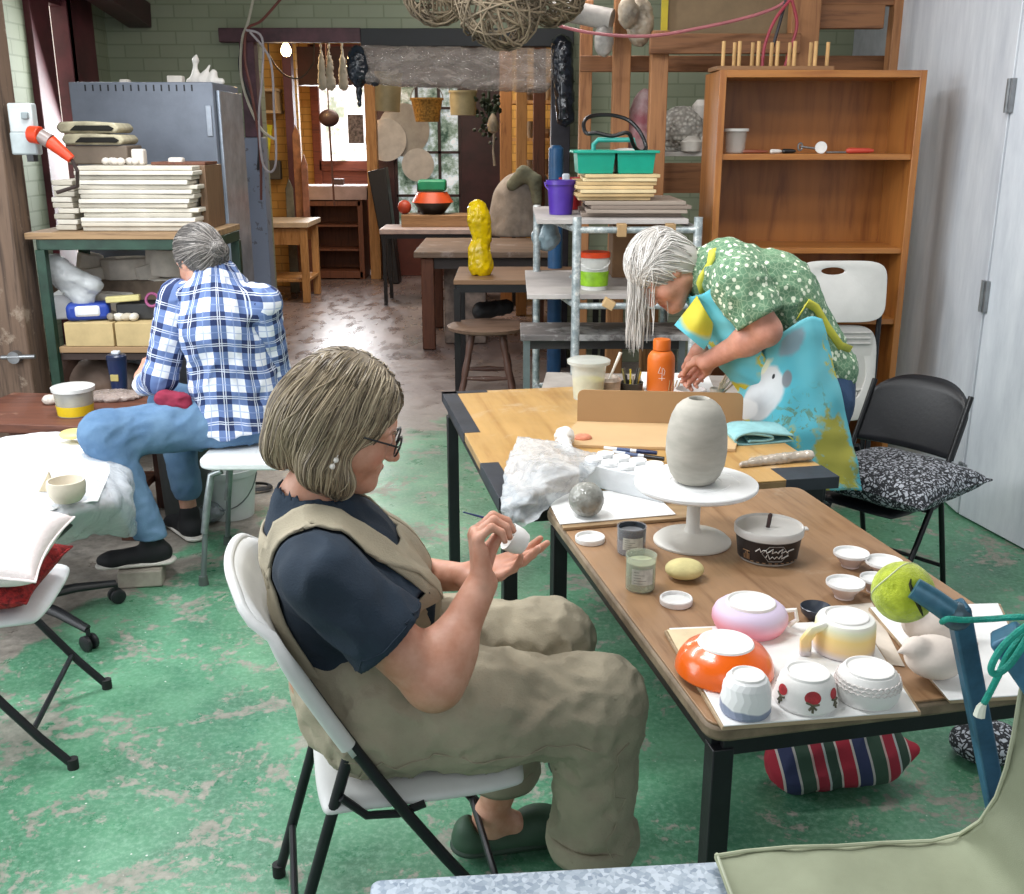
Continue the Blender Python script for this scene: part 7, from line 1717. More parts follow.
# apron: skirt and bib with the bird print
n = NT('apron_print'); a = n.coord(attr='pat'); s = n.sep(a)          # u 0..1 left-right in metres, v height in metres
def blob(cx, cy, rx, ry, soft=.25, nz=.35, fr=16):
    q_ = n.math('SQRT', n.math('ADD', n.math('POWER', n.math('DIVIDE', n.math('SUBTRACT', s[0], cx), rx), 2), n.math('POWER', n.math('DIVIDE', n.math('SUBTRACT', s[1], cy), ry), 2)))
    q_ = n.math('ADD', q_, n.math('MULTIPLY', n.math('SUBTRACT', n.noise(a, fr, 4), .5), nz)); return n.ramp(q_, [(1-soft, 1.), (1, 0.)])
c = n.mix(n.ramp(n.noise(a, 5, 3), [(.35, 0.), (.6, 1.)]), lin('58b9cb'), lin('74c6d2'))
fl = n.math('MULTIPLY', n.ramp(n.noise(a, 26, 5, .7), [(.5, 0.), (.54, 1.)]), n.ramp(n.noise(a, 4.5, 2), [(.53, 0.), (.58, 1.)]))
c = n.mix(fl, c, lin('c9c04a'))
gr_ = n.math('MULTIPLY', n.ramp(n.noise(a, 22, 5, .7, 2), [(.55, 0.), (.58, 1.)]), n.ramp(n.noise(a, 3.5, 2), [(.48, 0.), (.56, 1.)])); c = n.mix(n.math('MULTIPLY', gr_, .7), c, lin('6e7f4a'))
c = n.mix(blob(.36, .13, .06, .11, .3, 1.4, 40), c, lin('b3ab4c'))
c = n.mix(n.math('MULTIPLY', blob(.26, .40, .05, .03, .3, .8, 30), .8), c, lin('8f9cab'))
c = n.mix(blob(.09, .45, .06, .04), c, lin('cdbf3a'))
c = n.mix(blob(.17, .31, .075, .075, .12, .3), c, lin('cfd3d6')); c = n.mix(n.math('MULTIPLY', blob(.16, .28, .06, .05, .9, .8, 30), .5), c, lin('9aa2aa'))
c = n.mix(blob(.105, .275, .06, .035, .15, .4), c, lin('d6d9da')); c = n.mix(blob(.247, .325, .016, .024, .25, .3), c, lin('80868e')); c = n.mix(n.math('MULTIPLY', blob(.155, .385, .05, .018, .3, .9, 34), .8), c, lin('e2e0c0'))
c = n.mix(blob(.205, .345, .006, .007, .2, 0), c, lin('20242c'))
ap = n.fin(c, .75); n.bump(n.noise(a, 30, 4), .2, .004)
yel = pm('d3cf4e', .8, var=.15)
def apron_sheet(rows, nm, U0, U1, V0_, V1_, nu=34, nv=26, fold=(.006, 16), seed=3):
    o = sheet(nm, rows, nu, nv, fold, seed, ap, None, None, .003); 
    Mi = top_matrix(E3).inverted(); off = o.location.copy()
    for v_ in o.data.vertices: v_.co = Mi@(v_.co+off)
    o.location = (0, 0, 0); o.parent = E3
    at = o.data.attributes.new('pat', 'FLOAT_VECTOR', 'POINT'); N_ = len(o.data.vertices)
    for i in range(N_):
        r_, c__ = divmod(i, nv); at.data[i].vector = (U0+(U1-U0)*c__/(nv-1), V1_+(V0_-V1_)*r_/(nu-1), 0)
    return o
hz_ = HP3.z
rows = []
for k in range(6):
    q_ = k/5; z = hz_+.05-.42*q_; fl_ = .035*q_
    e_ = (1-q_)**1.6
    rows.append([Vector((.82-fl_, WY+.10, z-.03)), Vector((.765-fl_*1.3, WY-.03, z-.01)), Vector((.785-fl_, WY-.15-fl_, z+.03*e_)), Vector((.85+.0*q_-.01*e_, WY-.215-fl_, z+.02+.09*e_)), Vector((.95+.06*q_-.04*e_, WY-.23-fl_, z+.03+.13*e_)), Vector((1.045+.08*q_-.085*e_, WY-.205-fl_*1.0, z+.02+.13*e_))])
apron_sheet(rows, 'apron', -.05, .42, .02, .44)
# bib hanging between chest and waist
A = []; 
br = []
for k in range(5):
    q_ = k/4; base = NB3.lerp(Vector((.80, WY, hz_+.02)), q_)
    dz = -.075-.05*sin(pi*q_*.8); x_ = -.035*(1-q_)
    br.append([base+Vector((x_, .10, dz)), base+Vector((x_-.02, .0, dz-.015)), base+Vector((x_, -.11, dz)), base+Vector((x_+.035, -.165, dz+.03)), base+Vector((x_+.07, -.185, dz+.075))])
apron_sheet(br, 'apron_bib', -.02, .26, .40, .75, seed=8)
cor = [[D(697, 296, WY-.12), D(705, 310, WY-.16), D(714, 324, WY-.15)], [D(686, 310, WY-.13), D(697, 324, WY-.18), D(711, 338, WY-.16)], [D(674, 325, WY-.12), D(688, 337, WY-.16), D(704, 350, WY-.15)]]
apron_sheet(cor, 'apron_corner', .06, .14, .40, .47, seed=9, fold=(.002, 20))
Q = TP.snap([NB3+Vector((.02, -.07, .06)), NB3+Vector((.012, -.085, .03)), NB3+Vector((.005, -.09, -.005)), NB3+Vector((-.005, -.09, -.04)), NB3+Vector((-.01, -.09, -.07))], .006)
MB().grid([[tuple(Vector(q_)+Vector((.012*j, -.002, .004*j))) for j in (-1, 0, 1)] for q_ in Q]).build('neck_strap', yel, E3, solid=.003, angle=180)
tie = [D(806, 318, WY-.185), D(812, 304, WY-.17), D(822, 310, WY-.16), D(834, 328, WY-.15), D(842, 345, WY-.12), D(845, 352, WY-.05)]
tq = TP.snap(tie, .006)
MB().grid([[tuple(Vector(q_)+Vector((.006*j, 0, .012*j))) for j in (-1, 0, 1)] for q_ in tq]).build('waist_tie', yel, E3, solid=.004, angle=180)
# long white hair
HB3 = SD(.03).el((-.016, 0, .042), (.106, .088, .1)).el((-.05, 0, -.02), (.075, .078, .07)); HB3.el((.105, 0, -.05), (.07, .075, .10), k=.02, op='s')
g3 = np.array(HM3.to_3x3()).T@v3((-.12, 0, -1.)); gw3 = np.array(HM3.to_3x3()).T@v3((-.02, -.02, -1.))
def fl3(P): top = v3((.04, 0, .12)); o_ = P-top; return np.tile(g3, (len(P), 1))*.9+o_*v3((0, 3., 0))+v3((.1, 0, .25))
rr = np.random.RandomState(12); s1 = shell_seeds(420, lambda p: p[0] < .08, rr); s2 = shell_seeds(150, lambda p: p[2] > .08 and p[0] > -.02, rr)
s4 = shell_seeds(170, lambda p: p[0] > .02 and p[2] > .03, rr)
fcom = lambda P: np.tile(g3, (len(P), 1))*1.0+(P-v3((0, 0, .05)))*v3((-3, -2., 0))*.6
fback = lambda P: (v3((-.06, 0, .02))-P)*v3((3, 0, 2))+v3((-.3, 0, .4))
def comb(P):  # combed from nape and crown towards the forehead and hanging
    f = np.tile(v3((.35, 0, .95)), (len(P), 1)); low = np.clip((P[:, 2]-.03)/.08, 0, 1)[:, None]; return f*(1-low)+np.tile(g3, (len(P), 1))*low*1.3
hair_obj(E3, HB3, HM3, hair_mat(['8f8a84', 'b9b4ae', 'dcd8d3', 'f1eeea'], .5), [strands(HB3, s1, comb, 16, .0095, .0018, 5, (0, .005)), strands(HB3, s4, lambda P: np.tile(g3, (len(P), 1))+np.random.RandomState(4).normal(size=(len(P), 3))*.1, 24, .0115, .0014, 7, (0, .008), free=7, g=gw3), strands(HB3, s2, lambda P: np.tile(g3, (len(P), 1))+np.random.RandomState(3).normal(size=(len(P), 3))*.18, 14, .0105, .0013, 6, (0, .006))])
eyes(E3, HM3)
# ================================================================ LEFT SIDE: stool, bench, plastic covered swivel seat
alu = pm('9fa6a6', .35, .7, var=.2, scale=20)
t = thing('shower_stool', 'white topped stool with grey metal legs under the woman in plaid', 'stool', (-.95, 3.86, 0))
P = rounded_rect(.46, .36, .07); m = MB(); o_ = Vector((-1.17, 3.68, 0)); n_ = len(P)
m.add([o_+Vector((a, b, .438)) for a, b in P]+[o_+Vector((a, b, .468)) for a, b in P], [tuple(range(n_-1, -1, -1)), tuple(range(n_, 2*n_))]+[(i, (i+1) % n_, (i+1) % n_+n_, i+n_) for i in range(n_)])
m.build('seat', pm('e9ecec', .4, var=.05), t, bevel=.008, bseg=3)
for (x, y, sx, sy) in ((-1.12, 3.70, -.045, -.06), (-1.12, 4.0, -.06, .05), (-.76, 3.70, .05, -.05), (-.76, 4.0, .05, .05)):
    MB().tube([(x+.04*(1 if sx < 0 else -1), y, .432), (x, y, .415), (x+sx*.35, y+sy*.35, .32), (x+sx*.7, y+sy*.7, .2)], .0135, 12).build('leg', alu, t)
    l_ = MB().tube([(x+sx*.5, y+sy*.5, .27), (x+sx, y+sy, .02)], .0105, 12).build('leg_extension', pm('7d8686', .4, .5), t)
    MB().lathe([(0, 0), (.02, 0), (.016, .035), (0, .035)], (x+sx, y+sy, 0), 14).build('rubber_foot', pm('55605a', .7), t)
c = G(232, 514); t = thing('white_bucket', 'white plastic bucket with wire handle on the floor behind the stool', 'bucket', c)
MB().lathe([(0, 0), (.098, 0), (.118, .2), (.126, .2), (.126, .225), (.116, .225), (.112, .2), (.094, .006), (0, .006)], c, 36).build('body', pm('d5dad8', .4, var=.05), t)
MB().tube([c+Vector((.125*cos(a), -.125*sin(a)*.9-.004, .2-.14*sin(a))) for a in [pi*k/14 for k in range(15)]], .003, 6).build('handle', pm('8a8f8f', .3, .8), t)
c = G(255, 490); tag(MB().tube([c+Vector((.075*cos(a), .05*sin(a), .018)) for a in [2*pi*k/22 for k in range(22)]], .006, 8, closed=True, sq=2.4).build('black_strap', pm('1b1b1d', .6)), 'black strap loop lying on the floor beside the white bucket', 'strap')
c = Vector((-1.42, 4.33, 0)); t = thing('bin', 'dark grey bin with cream top behind the knee of the woman in plaid', 'bin', c)
MB().lathe([(0, 0), (.1, 0), (.115, .38), (0, .38)], c, 30).build('body', pm('4a4f4e', .5), t); MB().lathe([(0, .381), (.118, .381), (.12, .40), (.1, .41), (0, .41)], c, 30).build('lid', pm('cfc5a2', .5), t)
tag(MB().box((-1.40, 3.655, .034), (.16, .1, .066), rz=.15).build('brick', pm('a8a093', .85, var=.2), bevel=.006), 'pale brick under the shoe of the woman in plaid', 'brick')
S = SD(.02).el((-1.36, 4.3, .05), (.1, .08, .05)); S.post.append(wrinkle(.012, 30, 200)); S.fn(lambda P: .002-P[:, 2], 0, 'i'); tag(np_obj('plastic_scrap', [S.mesh(.007)], pm('8b9498', .2, alpha=.7, var=.3), None), 'crumpled clear plastic on the floor between the stool legs', 'plastic')
# low bench
t = thing('low_bench', 'low reddish brown timber bench at the left wall', 'bench', (-1.95, 4.35, 0))
MB().box((-1.93, 4.36, .48), (.78, .52, .04), rz=-.12).build('top', wood('6f4230', '4c2b20', 'X', .7, .6, wear=('8d6a55', 6, .6)), t, bevel=.004)
for x, y in ((-2.26, 4.2), (-1.6, 4.12), (-2.24, 4.58), (-1.58, 4.52)): MB().box((x, y, .23), (.07, .07, .46)).build('leg', wood('5f3a2b', '3f241b', 'Z', .7, .7), t, bevel=.003)
MB().box((-1.93, 4.36, .14), (.62, .4, .03)).build('shelf', wood('6f4230', '4c2b20', 'X', .7, .6), t)
bz0 = .501
c = G(76, 414, bz0); t = thing('plastic_tub', 'clear plastic tub with white lid and yellow slip on the low bench', 'tub', c)
MB().lathe([(0, .003), (.0715, .003), (.0755, .045), (0, .045)], c, 34).build('yellow_slip', pm('e0c020', .4), t)
MB().lathe([(0, 0), (.071, 0), (.08, .105), (0, .105)], c, 34).build('body', pm('d9dcd8', .2, alpha=.42), t)
MB().lathe([(0, .105), (.086, .104), (.088, .12), (.08, .123), (0, .12)], c, 34).build('lid', pm('e6e7e4', .3), t)
MB().lathe([(.0745, .05), (.0775, .085)], c, 34).build('label', pm('cdbf8a', .5, alpha=.6, var=.5, scale=30), t)
c = G(120, 391, bz0); t = thing('travel_mug', 'dark blue travel mug with lid on the low bench', 'mug', c)
MB().lathe([(0, 0), (.034, 0), (.043, .13), (.043, .15), (0, .15)], c, 28).build('body', pm('1c2c52', .3), t); MB().lathe([(0, .15), (.045, .15), (.045, .165), (.038, .172), (0, .172)], c, 28).build('lid', pm('1a2747', .35), t)
MB().box(c+Vector((0, -.0, .18)), (.035, .03, .016)).build('spout', pm('d8dde2', .3), t, bevel=.004); MB().box(c+Vector((-.004, -.0385, .07)), (.036, .006, .03)).build('sticker', pm('b9a968', .5), t, bevel=.001)
for k, (px, py, lab) in enumerate(((105, 398, 'flat clear plastic bag spread beside the yellow slip tub'),)):
    c = G(px+8, py, bz0); S = SD(.02).el(c+Vector((0, 0, .01)), (.13, .09, .02)); S.post.append(wrinkle(.01, 34, 210)); S.fn(lambda P: bz0+.001-P[:, 2], 0, 'i'); tag(np_obj('plastic_bag', [S.mesh(.005)], pm('b3a39b', .2, alpha=.75, var=.3), None), lab, 'bag')
c = G(51, 404, bz0); S = SD(.01).el(c+Vector((0, 0, .02)), (.035, .03, .022)); S.post.append(wrinkle(.006, 50, 211)); S.fn(lambda P: bz0+.001-P[:, 2], 0, 'i'); tag(np_obj('tissue', [S.mesh(.005)], pm('cfc6bb', .7), None), 'crumpled tissue left of the yellow slip tub', 'tissue')
c = G(88, 416, bz0); tag(MB().tube([c+Vector((.03, 0, .006)), c+Vector((.07, .07, .006))], .006, 8).build('short_stick', pm('a98a6c', .6)), 'short wooden stick beside the yellow slip tub', 'stick')
c = G(74, 436, .51); tag(MB().lathe([(0, 0), (.05, 0), (.055, .012), (.045, .02), (0, .02)], c, 28).build('loose_lid', pm('dccb86', .5)), 'pale yellow round lid lying on the far edge of the white cloth', 'lid')  # a loose round lid, modelled as a shallow disc
S = SD(.03).el((-1.2, 3.98, .60), (.07, .06, .035)); S.post.append(wrinkle(.01, 30, 212))
# swivel stand with board, plastic and bowl
sc = Vector((-1.66, 3.27, 0)); plb = pm('1c1d20', .45)
t = thing('swivel_chair', 'black castor base seat hidden under white plastic at the left', 'chair', sc)
MB().lathe([(0, .08), (.035, .08), (.035, .14), (.024, .15), (.024, .40), (0, .40)], sc, 20).build('column', plb, t)
for k in range(5):
    a = radians(43-73*k+0); d = Vector((cos(a), sin(a), 0)); e = sc+d*.31
    MB().tube([sc+d*.02+UP*.11, sc+d*.17+UP*.1, e+UP*.075], [.022, .018, .014], 10, sq=.7).build('arm', plb, t)
    cs = MB().tube([e+UP*.075, e+UP*.05], .008, 8).build('castor_stem', plb, t)
    sd = Vector((-d.y, d.x, 0)); R = Matrix((sd, d, UP)).transposed()@Matrix.Rotation(pi/2, 3, 'Y')
    for s_ in (-1, 1): MB().lathe([(0, -.009), (.02, -.009), (.027, -.005), (.027, .005), (.02, .009), (0, .009)], e+sd*.014*s_+UP*.0275, 20, R=R).build('castor_wheel', plb, t)
MB().box(sc+UP*.42, (.46, .46, .05)).build('seat', plb, t, bevel=.02, bseg=3)
tag(MB().box(sc+Vector((-.08, .07, .455)), (.60, .48, .016), rz=.1).build('tray_board', pm('8e8f8c', .7), bevel=.002), 'grey board lying on the swivel seat beneath the plastic', 'board')
S0 = .467
film3 = NT('white_plastic_sheet'); v = film3.coord(); fb = film3.noise(v, 9, 6, .65, 1.2); film3.bump(fb, .9, .02); film3 = film3.fin((.82, .85, .88), .25, Alpha=.45)
def q3(px, py, z): p = G(px, py, z); return p
cloth_w = pm('f3f4f5', .7, var=.04, bump=.4, bs=18)
sheet('white_cloth', [[q3(-60, 452, S0+.01), q3(-60, 490, S0+.02), q3(-60, 540, S0+.012)], [q3(10, 436, S0+.012), q3(20, 470, S0+.03), q3(20, 520, S0+.014)], [q3(62, 432, S0+.012), q3(75, 455, S0+.02), q3(60, 508, S0+.012)], [q3(104, 445, S0+.012), q3(110, 468, S0+.016), q3(98, 500, S0+.010)]], 30, 26, (.004, 50), 31, cloth_w, 'white cloth spread over the board on the swivel seat', 'cloth', .004)
a_ = [[q3(-40, 500, S0+.008), q3(-40, 520, S0+.004), q3(-40, 560, S0-.12)], [q3(40, 470, S0+.026), q3(40, 515, S0+.006), q3(50, 548, S0-.15)], [q3(95, 452, S0+.03), q3(95, 500, S0+.004), q3(98, 535, S0-.16)], [q3(126, 462, S0+.0), q3(128, 500, S0-.06), q3(130, 538, S0-.24)], [q3(132, 472, S0-.06), q3(135, 505, S0-.12), q3(138, 530, S0-.26)]]
sheet('plastic_sheet', a_, 36, 26, (.008, 24), 33, film3, 'clear plastic sheet draping off the front of the swivel seat', 'plastic sheet', .0015)
c = G(68, 500, S0+.03); t = thing('clay_bowl', 'cream bowl with ridged side standing on the white cloth', 'bowl', c)
MB().lathe([(0, 0), (.042, 0), (.055, .02), (.06, .05), (.057, .068), (.052, .068), (.05, .03), (.03, .008), (0, .006)], c, 34, wob=lambda a, z: 1+.012*sin(z*400)).build('body', pm('d5cbb8', .7), t)
c = G(47, 492, S0+.03); tag(MB().prism([(c.x-.03, c.z), (c.x+.03, c.z), (c.x+.012, c.z+.07)], 'Y', c.y+.0, c.y+.012).build('clay_shard', pm('cbbd9f', .8), bevel=.003), 'cream clay shard leaning beside the ridged bowl', 'clay')
# cushions
def pillow(name, c, w, d, h, R, mat, lab, cat='cushion', seed=0, fold=.004, corner=.10):
    n = 26; V = []; F = []
    for side in (1, -1):
        for i in range(n+1):
            for j in range(n+1):
                a, b = -1+2*i/n, -1+2*j/n; pin = 1-corner*(1-abs(a*b))*max(abs(a), abs(b))**2
                z = side*h/2*((1-a**4)*(1-b**4))**.45*(1-.12*(a*a+b*b)); V.append(Vector((a*w/2*(1-corner*(1-b*b*1.0)*abs(a)**3), b*d/2*(1-corner*(1-a*a)*abs(b)**3), z+fold*sin(9*a+seed)*sin(7*b+seed*2)*(1-a*a)*(1-b*b)*side)))
    N = (n+1)**2
    for s_ in (0, 1):
        for i in range(n):
            for j in range(n):
                q_ = (s_*N+i*(n+1)+j, s_*N+(i+1)*(n+1)+j, s_*N+(i+1)*(n+1)+j+1, s_*N+i*(n+1)+j+1); F.append(q_ if s_ == 0 else q_[::-1])
    m = MB().add([Vector(c)+R@p for p in V], F); t = thing(name, lab, cat, Vector(c)+Vector((0, 0, -h/2)))
    m.build('cover', mat, t, angle=180)
    edge = []
    for k in range(80):
        q_ = k/20; s_ = int(q_); f_ = q_-s_; a, b = [(-1+2*f_, -1), (1, -1+2*f_), (1-2*f_, 1), (-1, 1-2*f_)][s_]
        edge.append(Vector(c)+R@Vector((a*w/2*(1-corner*(1-b*b)*abs(a)**3), b*d/2*(1-corner*(1-a*a)*abs(b)**3), 0)))
    MB().tube(edge, .0035, 6, closed=True).build('piping', mat, t); return t
Rz = lambda a: Matrix.Rotation(a, 3, 'Z')
red = NT('red_ribbed'); v = red.coord(); rn = red.noise(v, 60, 5, .7); red.bump(rn, 1, .01); red = red.fin(red.ramp(rn, [(.35, lin('5f1016')), (.6, lin('b32a2a'))]), .9)
pillow('cushion', Vector((-1.42, 2.56, .505)), .38, .38, .10, Rz(.1), red, 'dark red textured cushion lying on the left folding chair')
pc_ = D(14, 548, 2.62)
pillow('cushion', (-1.39, 2.53, .605), .39, .39, .12, Matrix.Rotation(radians(6), 3, 'Y')@Matrix.Rotation(radians(3), 3, 'X')@Rz(.15), pm('f0e4e2', .85, var=.05, bump=.4, bs=160), 'pale pink white cushion resting on the red one')
leo = NT('animal_print'); v = leo.coord(); vo = leo.n('ShaderNodeTexVoronoi', feature='DISTANCE_TO_EDGE'); vo.inputs['Scale'].default_value = 62; vo.inputs['Randomness'].default_value = 1
nz = leo.n('ShaderNodeMix', data_type='RGBA'); nv = leo.n('ShaderNodeTexNoise'); nv.inputs['Scale'].default_value = 40; leo.l(v, nv.inputs['Vector']); nz.inputs[0].default_value = .04; leo.l(v, nz.inputs[6]); leo.l(nv.outputs['Color'], nz.inputs[7]); leo.l(nz.outputs[2], vo.inputs['Vector'])
leo = leo.fin(leo.ramp(vo.outputs['Distance'], [(.12, lin('25272c')), (.22, lin('b4b8c0'))]), .85)
pillow('cushion', CH3+f3*.02+Vector((.03, -.07, .492)), .46, .46, .13, Rz(radians(40)), leo, 'black and grey animal print cushion on the black folding chair', seed=2)
# striped bag under the near table and small patterned pouch
st = NT('striped_cloth'); v = st.coord(); s = st.sep(v); u_ = st.math('ADD', s[0], st.math('MULTIPLY', s[2], .25)); fr_ = st.math('FRACT', st.math('MULTIPLY', u_, 5.2))
stc = st.ramp(fr_, [(0, lin('a8283a')), (.19, lin('c9bdb6')), (.22, lin('32385c')), (.4, lin('b9b3b0')), (.43, lin('3a5243')), (.62, lin('c9a9a4')), (.65, lin('a02a3c')), (.8, lin('b5b8b8')), (.83, lin('33483c')), (.97, lin('c9bdb6'))], 'CONSTANT'); st.bump(st.noise(v, 120, 3), .3, .003); st = st.fin(stc, .85)
b0 = G(845, 800); S = SD(.04).rc(b0+Vector((-.12, .05, .075)), b0+Vector((.10, .08, .08)), .075, .07).rc(b0+Vector((.1, .08, .09)), b0+Vector((.19, .08, .10)), .05, .02).rc(b0+Vector((-.12, .05, .12)), b0+Vector((.1, .08, .14)), .05, .04); S.fn(lambda P: .002-P[:, 2], 0, 'i'); S.post.append(wrinkle(.008, 16, 220))
tag(np_obj('striped_bag', [S.mesh(.007)], st, None), 'red blue and green striped cloth bag on the floor under the near table', 'bag')
b0 = G(985, 758); S = SD(.03).el(b0+Vector((0, 0, .05)), (.1, .08, .055)); S.fn(lambda P: .002-P[:, 2], 0, 'i'); tag(np_obj('patterned_pouch', [S.mesh(.007)], leo, None), 'small black and white patterned pouch on the floor at the right edge', 'pouch')
# folded white chair leaning against the bookcase
def hole_panel(cx, cz, w, h, rad, hx, hz, hw, hh, Y, tilt, mat, name, parent, th=.014):
    N = 48; O_, I_ = [], []
    for k in range(N):
        a = 2*pi*k/N; ca, sa = cos(a), sin(a); pwr = .42
        O_.append((cx+w/2*math.copysign(abs(ca)**pwr, ca), cz+h/2*math.copysign(abs(sa)**pwr, sa))); I_.append((hx+hw*ca, hz+hh*sa))
    f_ = lambda x, z: (x, Y-(z-cz)*-tilt, z)
    m = MB(); m.add([f_(*p_) for p_ in O_]+[f_(*p_) for p_ in I_], [(k, (k+1) % N, (k+1) % N+N, k+N) for k in range(N)])
    return m.build(name, mat, parent, solid=th, bevel=.003)
FYc = 4.62; xa, xb = D(795, 300, FYc).x, D(886, 300, FYc).x; z0, z1 = D(840, 322, FYc).z, D(840, 261, FYc).z
t = thing('folding_chair', 'folded white plastic chair leaning upright against the bookcase', 'chair', ((xa+xb)/2, FYc, 0))
hole_panel((xa+xb)/2, (z0+z1)/2, xb-xa, z1-z0, .05, (xa+xb)/2-.04, z1-.045, .052, .016, FYc, .1, pm('d3d1cc', .45, var=.05), 'backrest', t)
zs0, zs1 = D(840, 420, FYc).z, D(840, 326, FYc).z
hole_panel((xa+xb)/2-.0, (zs0+zs1)/2, (xb-xa)*.93, zs1-zs0, .05, (xa+xb)/2, (zs0+zs1)/2, (xb-xa)*.36, (zs1-zs0)*.38, FYc+.0, .1, pm('c4c2bd', .5, var=.05), 'seat_rim', t, .03)
MB().box(((xa+xb)/2, FYc+.012, (zs0+zs1)/2), ((xb-xa)*.8, .008, (zs1-zs0)*.86)).build('seat', pm('bdbbb5', .5, var=.05), t)
m = MB()
for k in range(5): m.box(((xa+xb)/2, FYc+.002, zs0+.03+k*.028), ((xb-xa)*.74, .012, .004))
for k in range(3): m.box(((xa+xb)/2, FYc+.002, zs1-.03-k*.024), ((xb-xa)*.74, .012, .004))
for k in range(7): m.box((xa+.06+k*.042, FYc+.002, zs0+.08), (.004, .012, .1))
m.build('seat_ribs', pm('c9c7c2', .5), t)
for x in (xa+.012, xb-.012): MB().tube([(x, FYc-.0, .012), (x, FYc+.02, .5), (x, FYc+.03, z0+.05)], .0115, 10).build('leg', dark_tube, t)
MB().tube([(xa+.03, FYc+.03, .02), (xa+.03, FYc+.035, zs0+.1)], .0115, 10).build('rear_leg', dark_tube, t); MB().tube([(xb-.03, FYc+.03, .02), (xb-.03, FYc+.035, zs0+.1)], .0115, 10).build('rear_leg', dark_tube, t)
MB().tube([(xa+.012, FYc, .1), (xb-.012, FYc, .1)], .009, 8).build('brace', dark_tube, t)

# ================================================================ FOREGROUND: galvanised table, upturned blue frame, canvas
GZ = .80
gm = NT('galvanised_sheet'); v = gm.coord(); vo = gm.n('ShaderNodeTexVoronoi'); vo.inputs['Scale'].default_value = 170; gm.l(v, vo.inputs['Vector'])
gm = gm.fin(gm.ramp(gm.math('ADD', gm.math('MULTIPLY', gm.sep(vo.outputs['Color'])[0], .5), gm.math('MULTIPLY', gm.noise(v, 20, 5), .5)), [(.25, lin('8593a3')), (.7, lin('b9c4cf'))]), .42, .45)
gl_, gr_ = G(371, 880, GZ), G(722, 861, GZ); ux = (gr_-gl_).normalized(); uy = Vector((-ux.y, ux.x, 0))
t = thing('metal_table', 'galvanised metal topped table at the bottom edge of the photo', 'table', gl_*1.0-Vector((0, 0, GZ)))
oriented_slab(gl_-uy*.52+Vector((0, 0, GZ*0)), ux, uy, 1.15, .52, -.03, 0, .012, 'top', gm, t, .002)
for a, b in ((.04, -.05), (1.11, -.05), (.04, -.47), (1.11, -.47)): p = gl_+ux*a+uy*b; MB().box((p.x, p.y, (GZ-.03)/2), (.035, .035, GZ-.03)).build('leg', steel, t)
blue = pm('4f87a0', .35, .3, var=.3, scale=14); blue_d = pm('3d6f8a', .4, .3, var=.3, scale=14)
bc = D(903, 592, 1.03); be = D(956, 616, .985); bb = D(992, 796, 1.05); bb2 = be+(bb-be)*((be.z-.003)/(be.z-bb.z))
t = thing('metal_stand', 'blue metal stand behind the galvanised table with a ball on its arm', 'stand', (bb2.x, bb2.y, 0))
MB().tube([D(914, 588, .998), D(932, 599, .99), be], [.0115, .012, .0125], 16).build('foot_tube', blue, t)
MB().bar(be+Vector((0, 0, .012)), (bb2.x, bb2.y, .0), .021, .021, up=(0, 1, 0)).build('leg', blue_d, t, bevel=.003)
MB().ball(be, (.0155, .0155, .015), 16).build('joint', pm('5d7480', .4, .5, var=.4, scale=30), t, bevel=.006)
r0 = D(1003, 632, .93); r1 = D(1075, 735, .90)
MB().bar(r0, r1, .034, .030).build('leg', blue_d, t, bevel=.004)
MB().bar(r1, (r1.x+.35, 1.2, 0), .026, .026, up=(0, 1, 0)).build('leg', blue_d, t, bevel=.003); MB().bar((bb2.x, bb2.y, .12), (r1.x+.33, 1.19, .12), .022, .022).build('cross_bar', blue_d, t, bevel=.003)
tb = NT('tennis_felt'); v = tb.coord(); tb.bump(tb.noise(v, 260, 4, .7), .8, .003); tb = tb.fin(tb.ramp(tb.noise(v, 90, 4), [(.35, lin('a9b81c')), (.65, lin('cfdc3a'))]), .95, **{'Sheen Weight': .4})
t2 = thing('tennis_ball', 'yellow green tennis ball slit open over the arm of the blue metal stand', 'ball', bc-Vector((0, 0, .033)))
MB().ball(bc, .0328, 36).build('felt', tb, t2)
def on_ball(px, py):
    d = Vector(ray(px, py)).normalized(); o_ = cam.location-bc; b_ = o_.dot(d); q_ = b_*b_-o_.length_squared+.0330**2
    return cam.location+d*(-b_-sqrt(max(q_, 0)))
MB().tube([on_ball(*q_) for q_ in ((911, 579), (910, 584), (912, 590), (915, 597), (918, 604), (921, 611), (923, 616))], [.0006, .0016, .0022, .0024, .0022, .0016, .0006], 6).build('slit_edge', pm('2a2f10', .9), t2)
MB().tube([bc+(Vector((cos(a), .35*sin(2*a), sin(a)))).normalized()*.0328 for a in [2*pi*k/60 for k in range(60)]], .0009, 5, closed=True).build('seam', pm('dfe5b0', .8), t2)
cord = pm('0f9a86', .6, var=.2, scale=60, bump=.6, bs=300)
def smooth_path(P, n=7):
    Q = []
    for i in range(len(P)-1):
        p0, p1, p2, p3 = P[max(i-1, 0)], P[i], P[i+1], P[min(i+2, len(P)-1)]
        for k in range(n): u = k/n; Q.append(.5*((2*p1)+(-p0+p2)*u+(2*p0-5*p1+4*p2-p3)*u*u+(-p0+3*p1-3*p2+p3)*u**3))
    return Q+[P[-1]]
t3 = thing('green_cord', 'teal green cord knotted around the blue metal stand', 'cord', D(1000, 700, .95))
cpts = [(942, 622, .975), (948, 619, .962), (965, 620, .962), (990, 619, .955), (1020, 617, .94), (1050, 618, .93)]
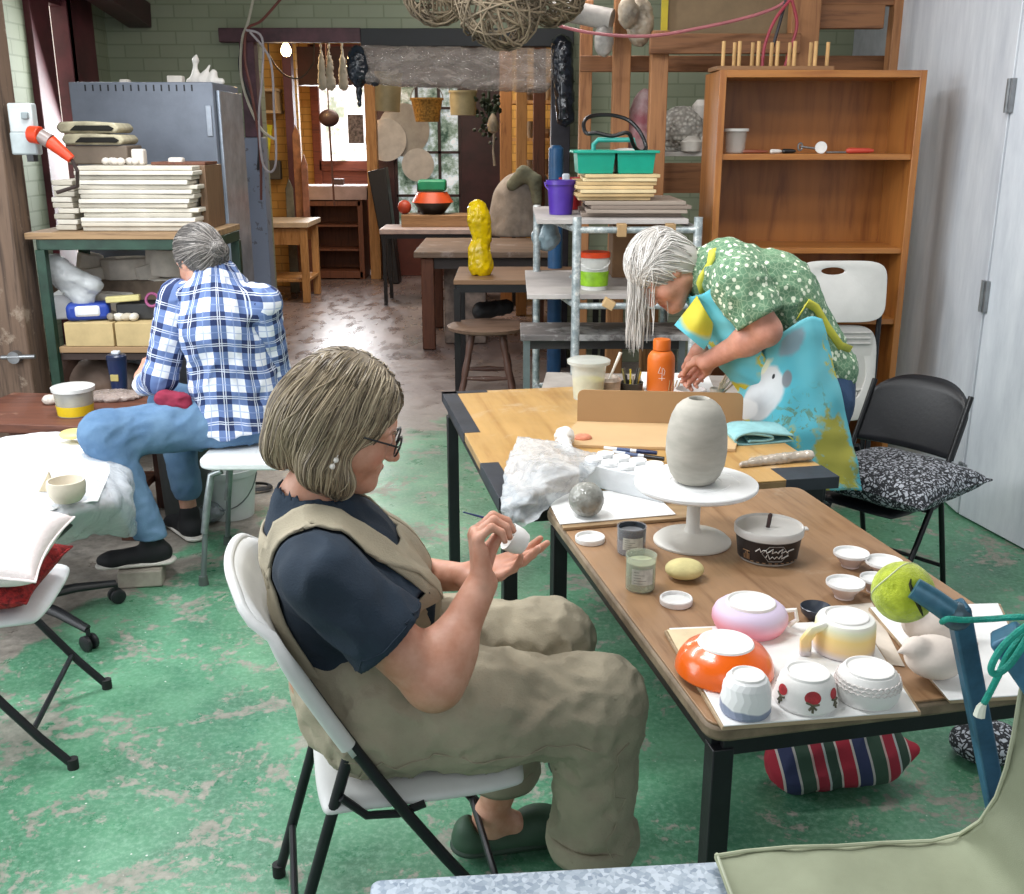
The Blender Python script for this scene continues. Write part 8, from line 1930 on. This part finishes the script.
MB().tube(smooth_path([D(*p_) for p_ in cpts]), .0032, 8).build('line', cord, t3)
lp = [(1040, 618, .915), (1018, 632, .90), (1000, 650, .90), (991, 668, .90), (996, 674, .90), (1010, 664, .90), (1026, 640, .90), (1034, 622, .905), (1022, 636, .91), (1008, 655, .91), (1000, 672, .92), (990, 692, .93), (984, 703, .935)]
MB().tube(smooth_path([D(*p_) for p_ in lp]), .0034, 8).build('loop', cord, t3)
MB().tube([D(984, 703, .935), D(981, 708, .935), D(979, 716, .935)], [.003, .005, .006], 8).build('frayed_end', pm('d8dccb', .9), t3)
# canvas cloth
E_ = [(714, 858, 1.015, .0), (745, 853, 1.02, .0), (790, 849, 1.02, 0), (835, 848, 1.02, 0), (880, 845, 1.02, 0), (930, 843, 1.015, .0), (958, 836, 1.0, 0), (978, 823, .98, 0), (994, 799, .96, 0), (1004, 770, .94, 0), (1011, 738, .93, 0), (1017, 700, .92, 0), (1026, 655, .92, 0)]
rows = []
for i, (px, py, Y, _) in enumerate(E_):
    Y += .025 if i < 7 else 0
    e = D(px, py, Y); 
    up_ = max(0, (i-5)/7.0); r_ = []
    for k in range(5): q_ = k/4; r_.append(e+Vector((.02*q_+.24*up_*q_, -.36*q_*(1-.75*up_), (.003-.0*q_)+.02*up_*q_)))
    rows.append(r_)
cn = NT('canvas'); v = cn.coord(); w1_ = cn.noise(cn.coord(scale=(1, 1, 1)), 5, 5, .6); cn.bump(cn.noise(v, 900, 2), .35, .001)
cn = cn.fin(cn.ramp(w1_, [(.3, lin('878c73')), (.7, lin('a0a58b'))]), .9)
o = sheet('canvas_cloth', rows, 70, 24, (.0016, 22), 44, cn, 'olive green canvas cloth draped over the metal table at the bottom right', 'cloth', .0025)

MB().tube([Vector(r_[0])+Vector((0, -.004, .003)) for r_ in rows], .0022, 6).build('selvedge', pm('b3b89c', .9), o)
MB().tube([Vector(rows[0][k])+Vector((.003, 0, .003)) for k in range(5)], .0018, 6).build('frayed_edge', pm('b8bca4', .9), o)
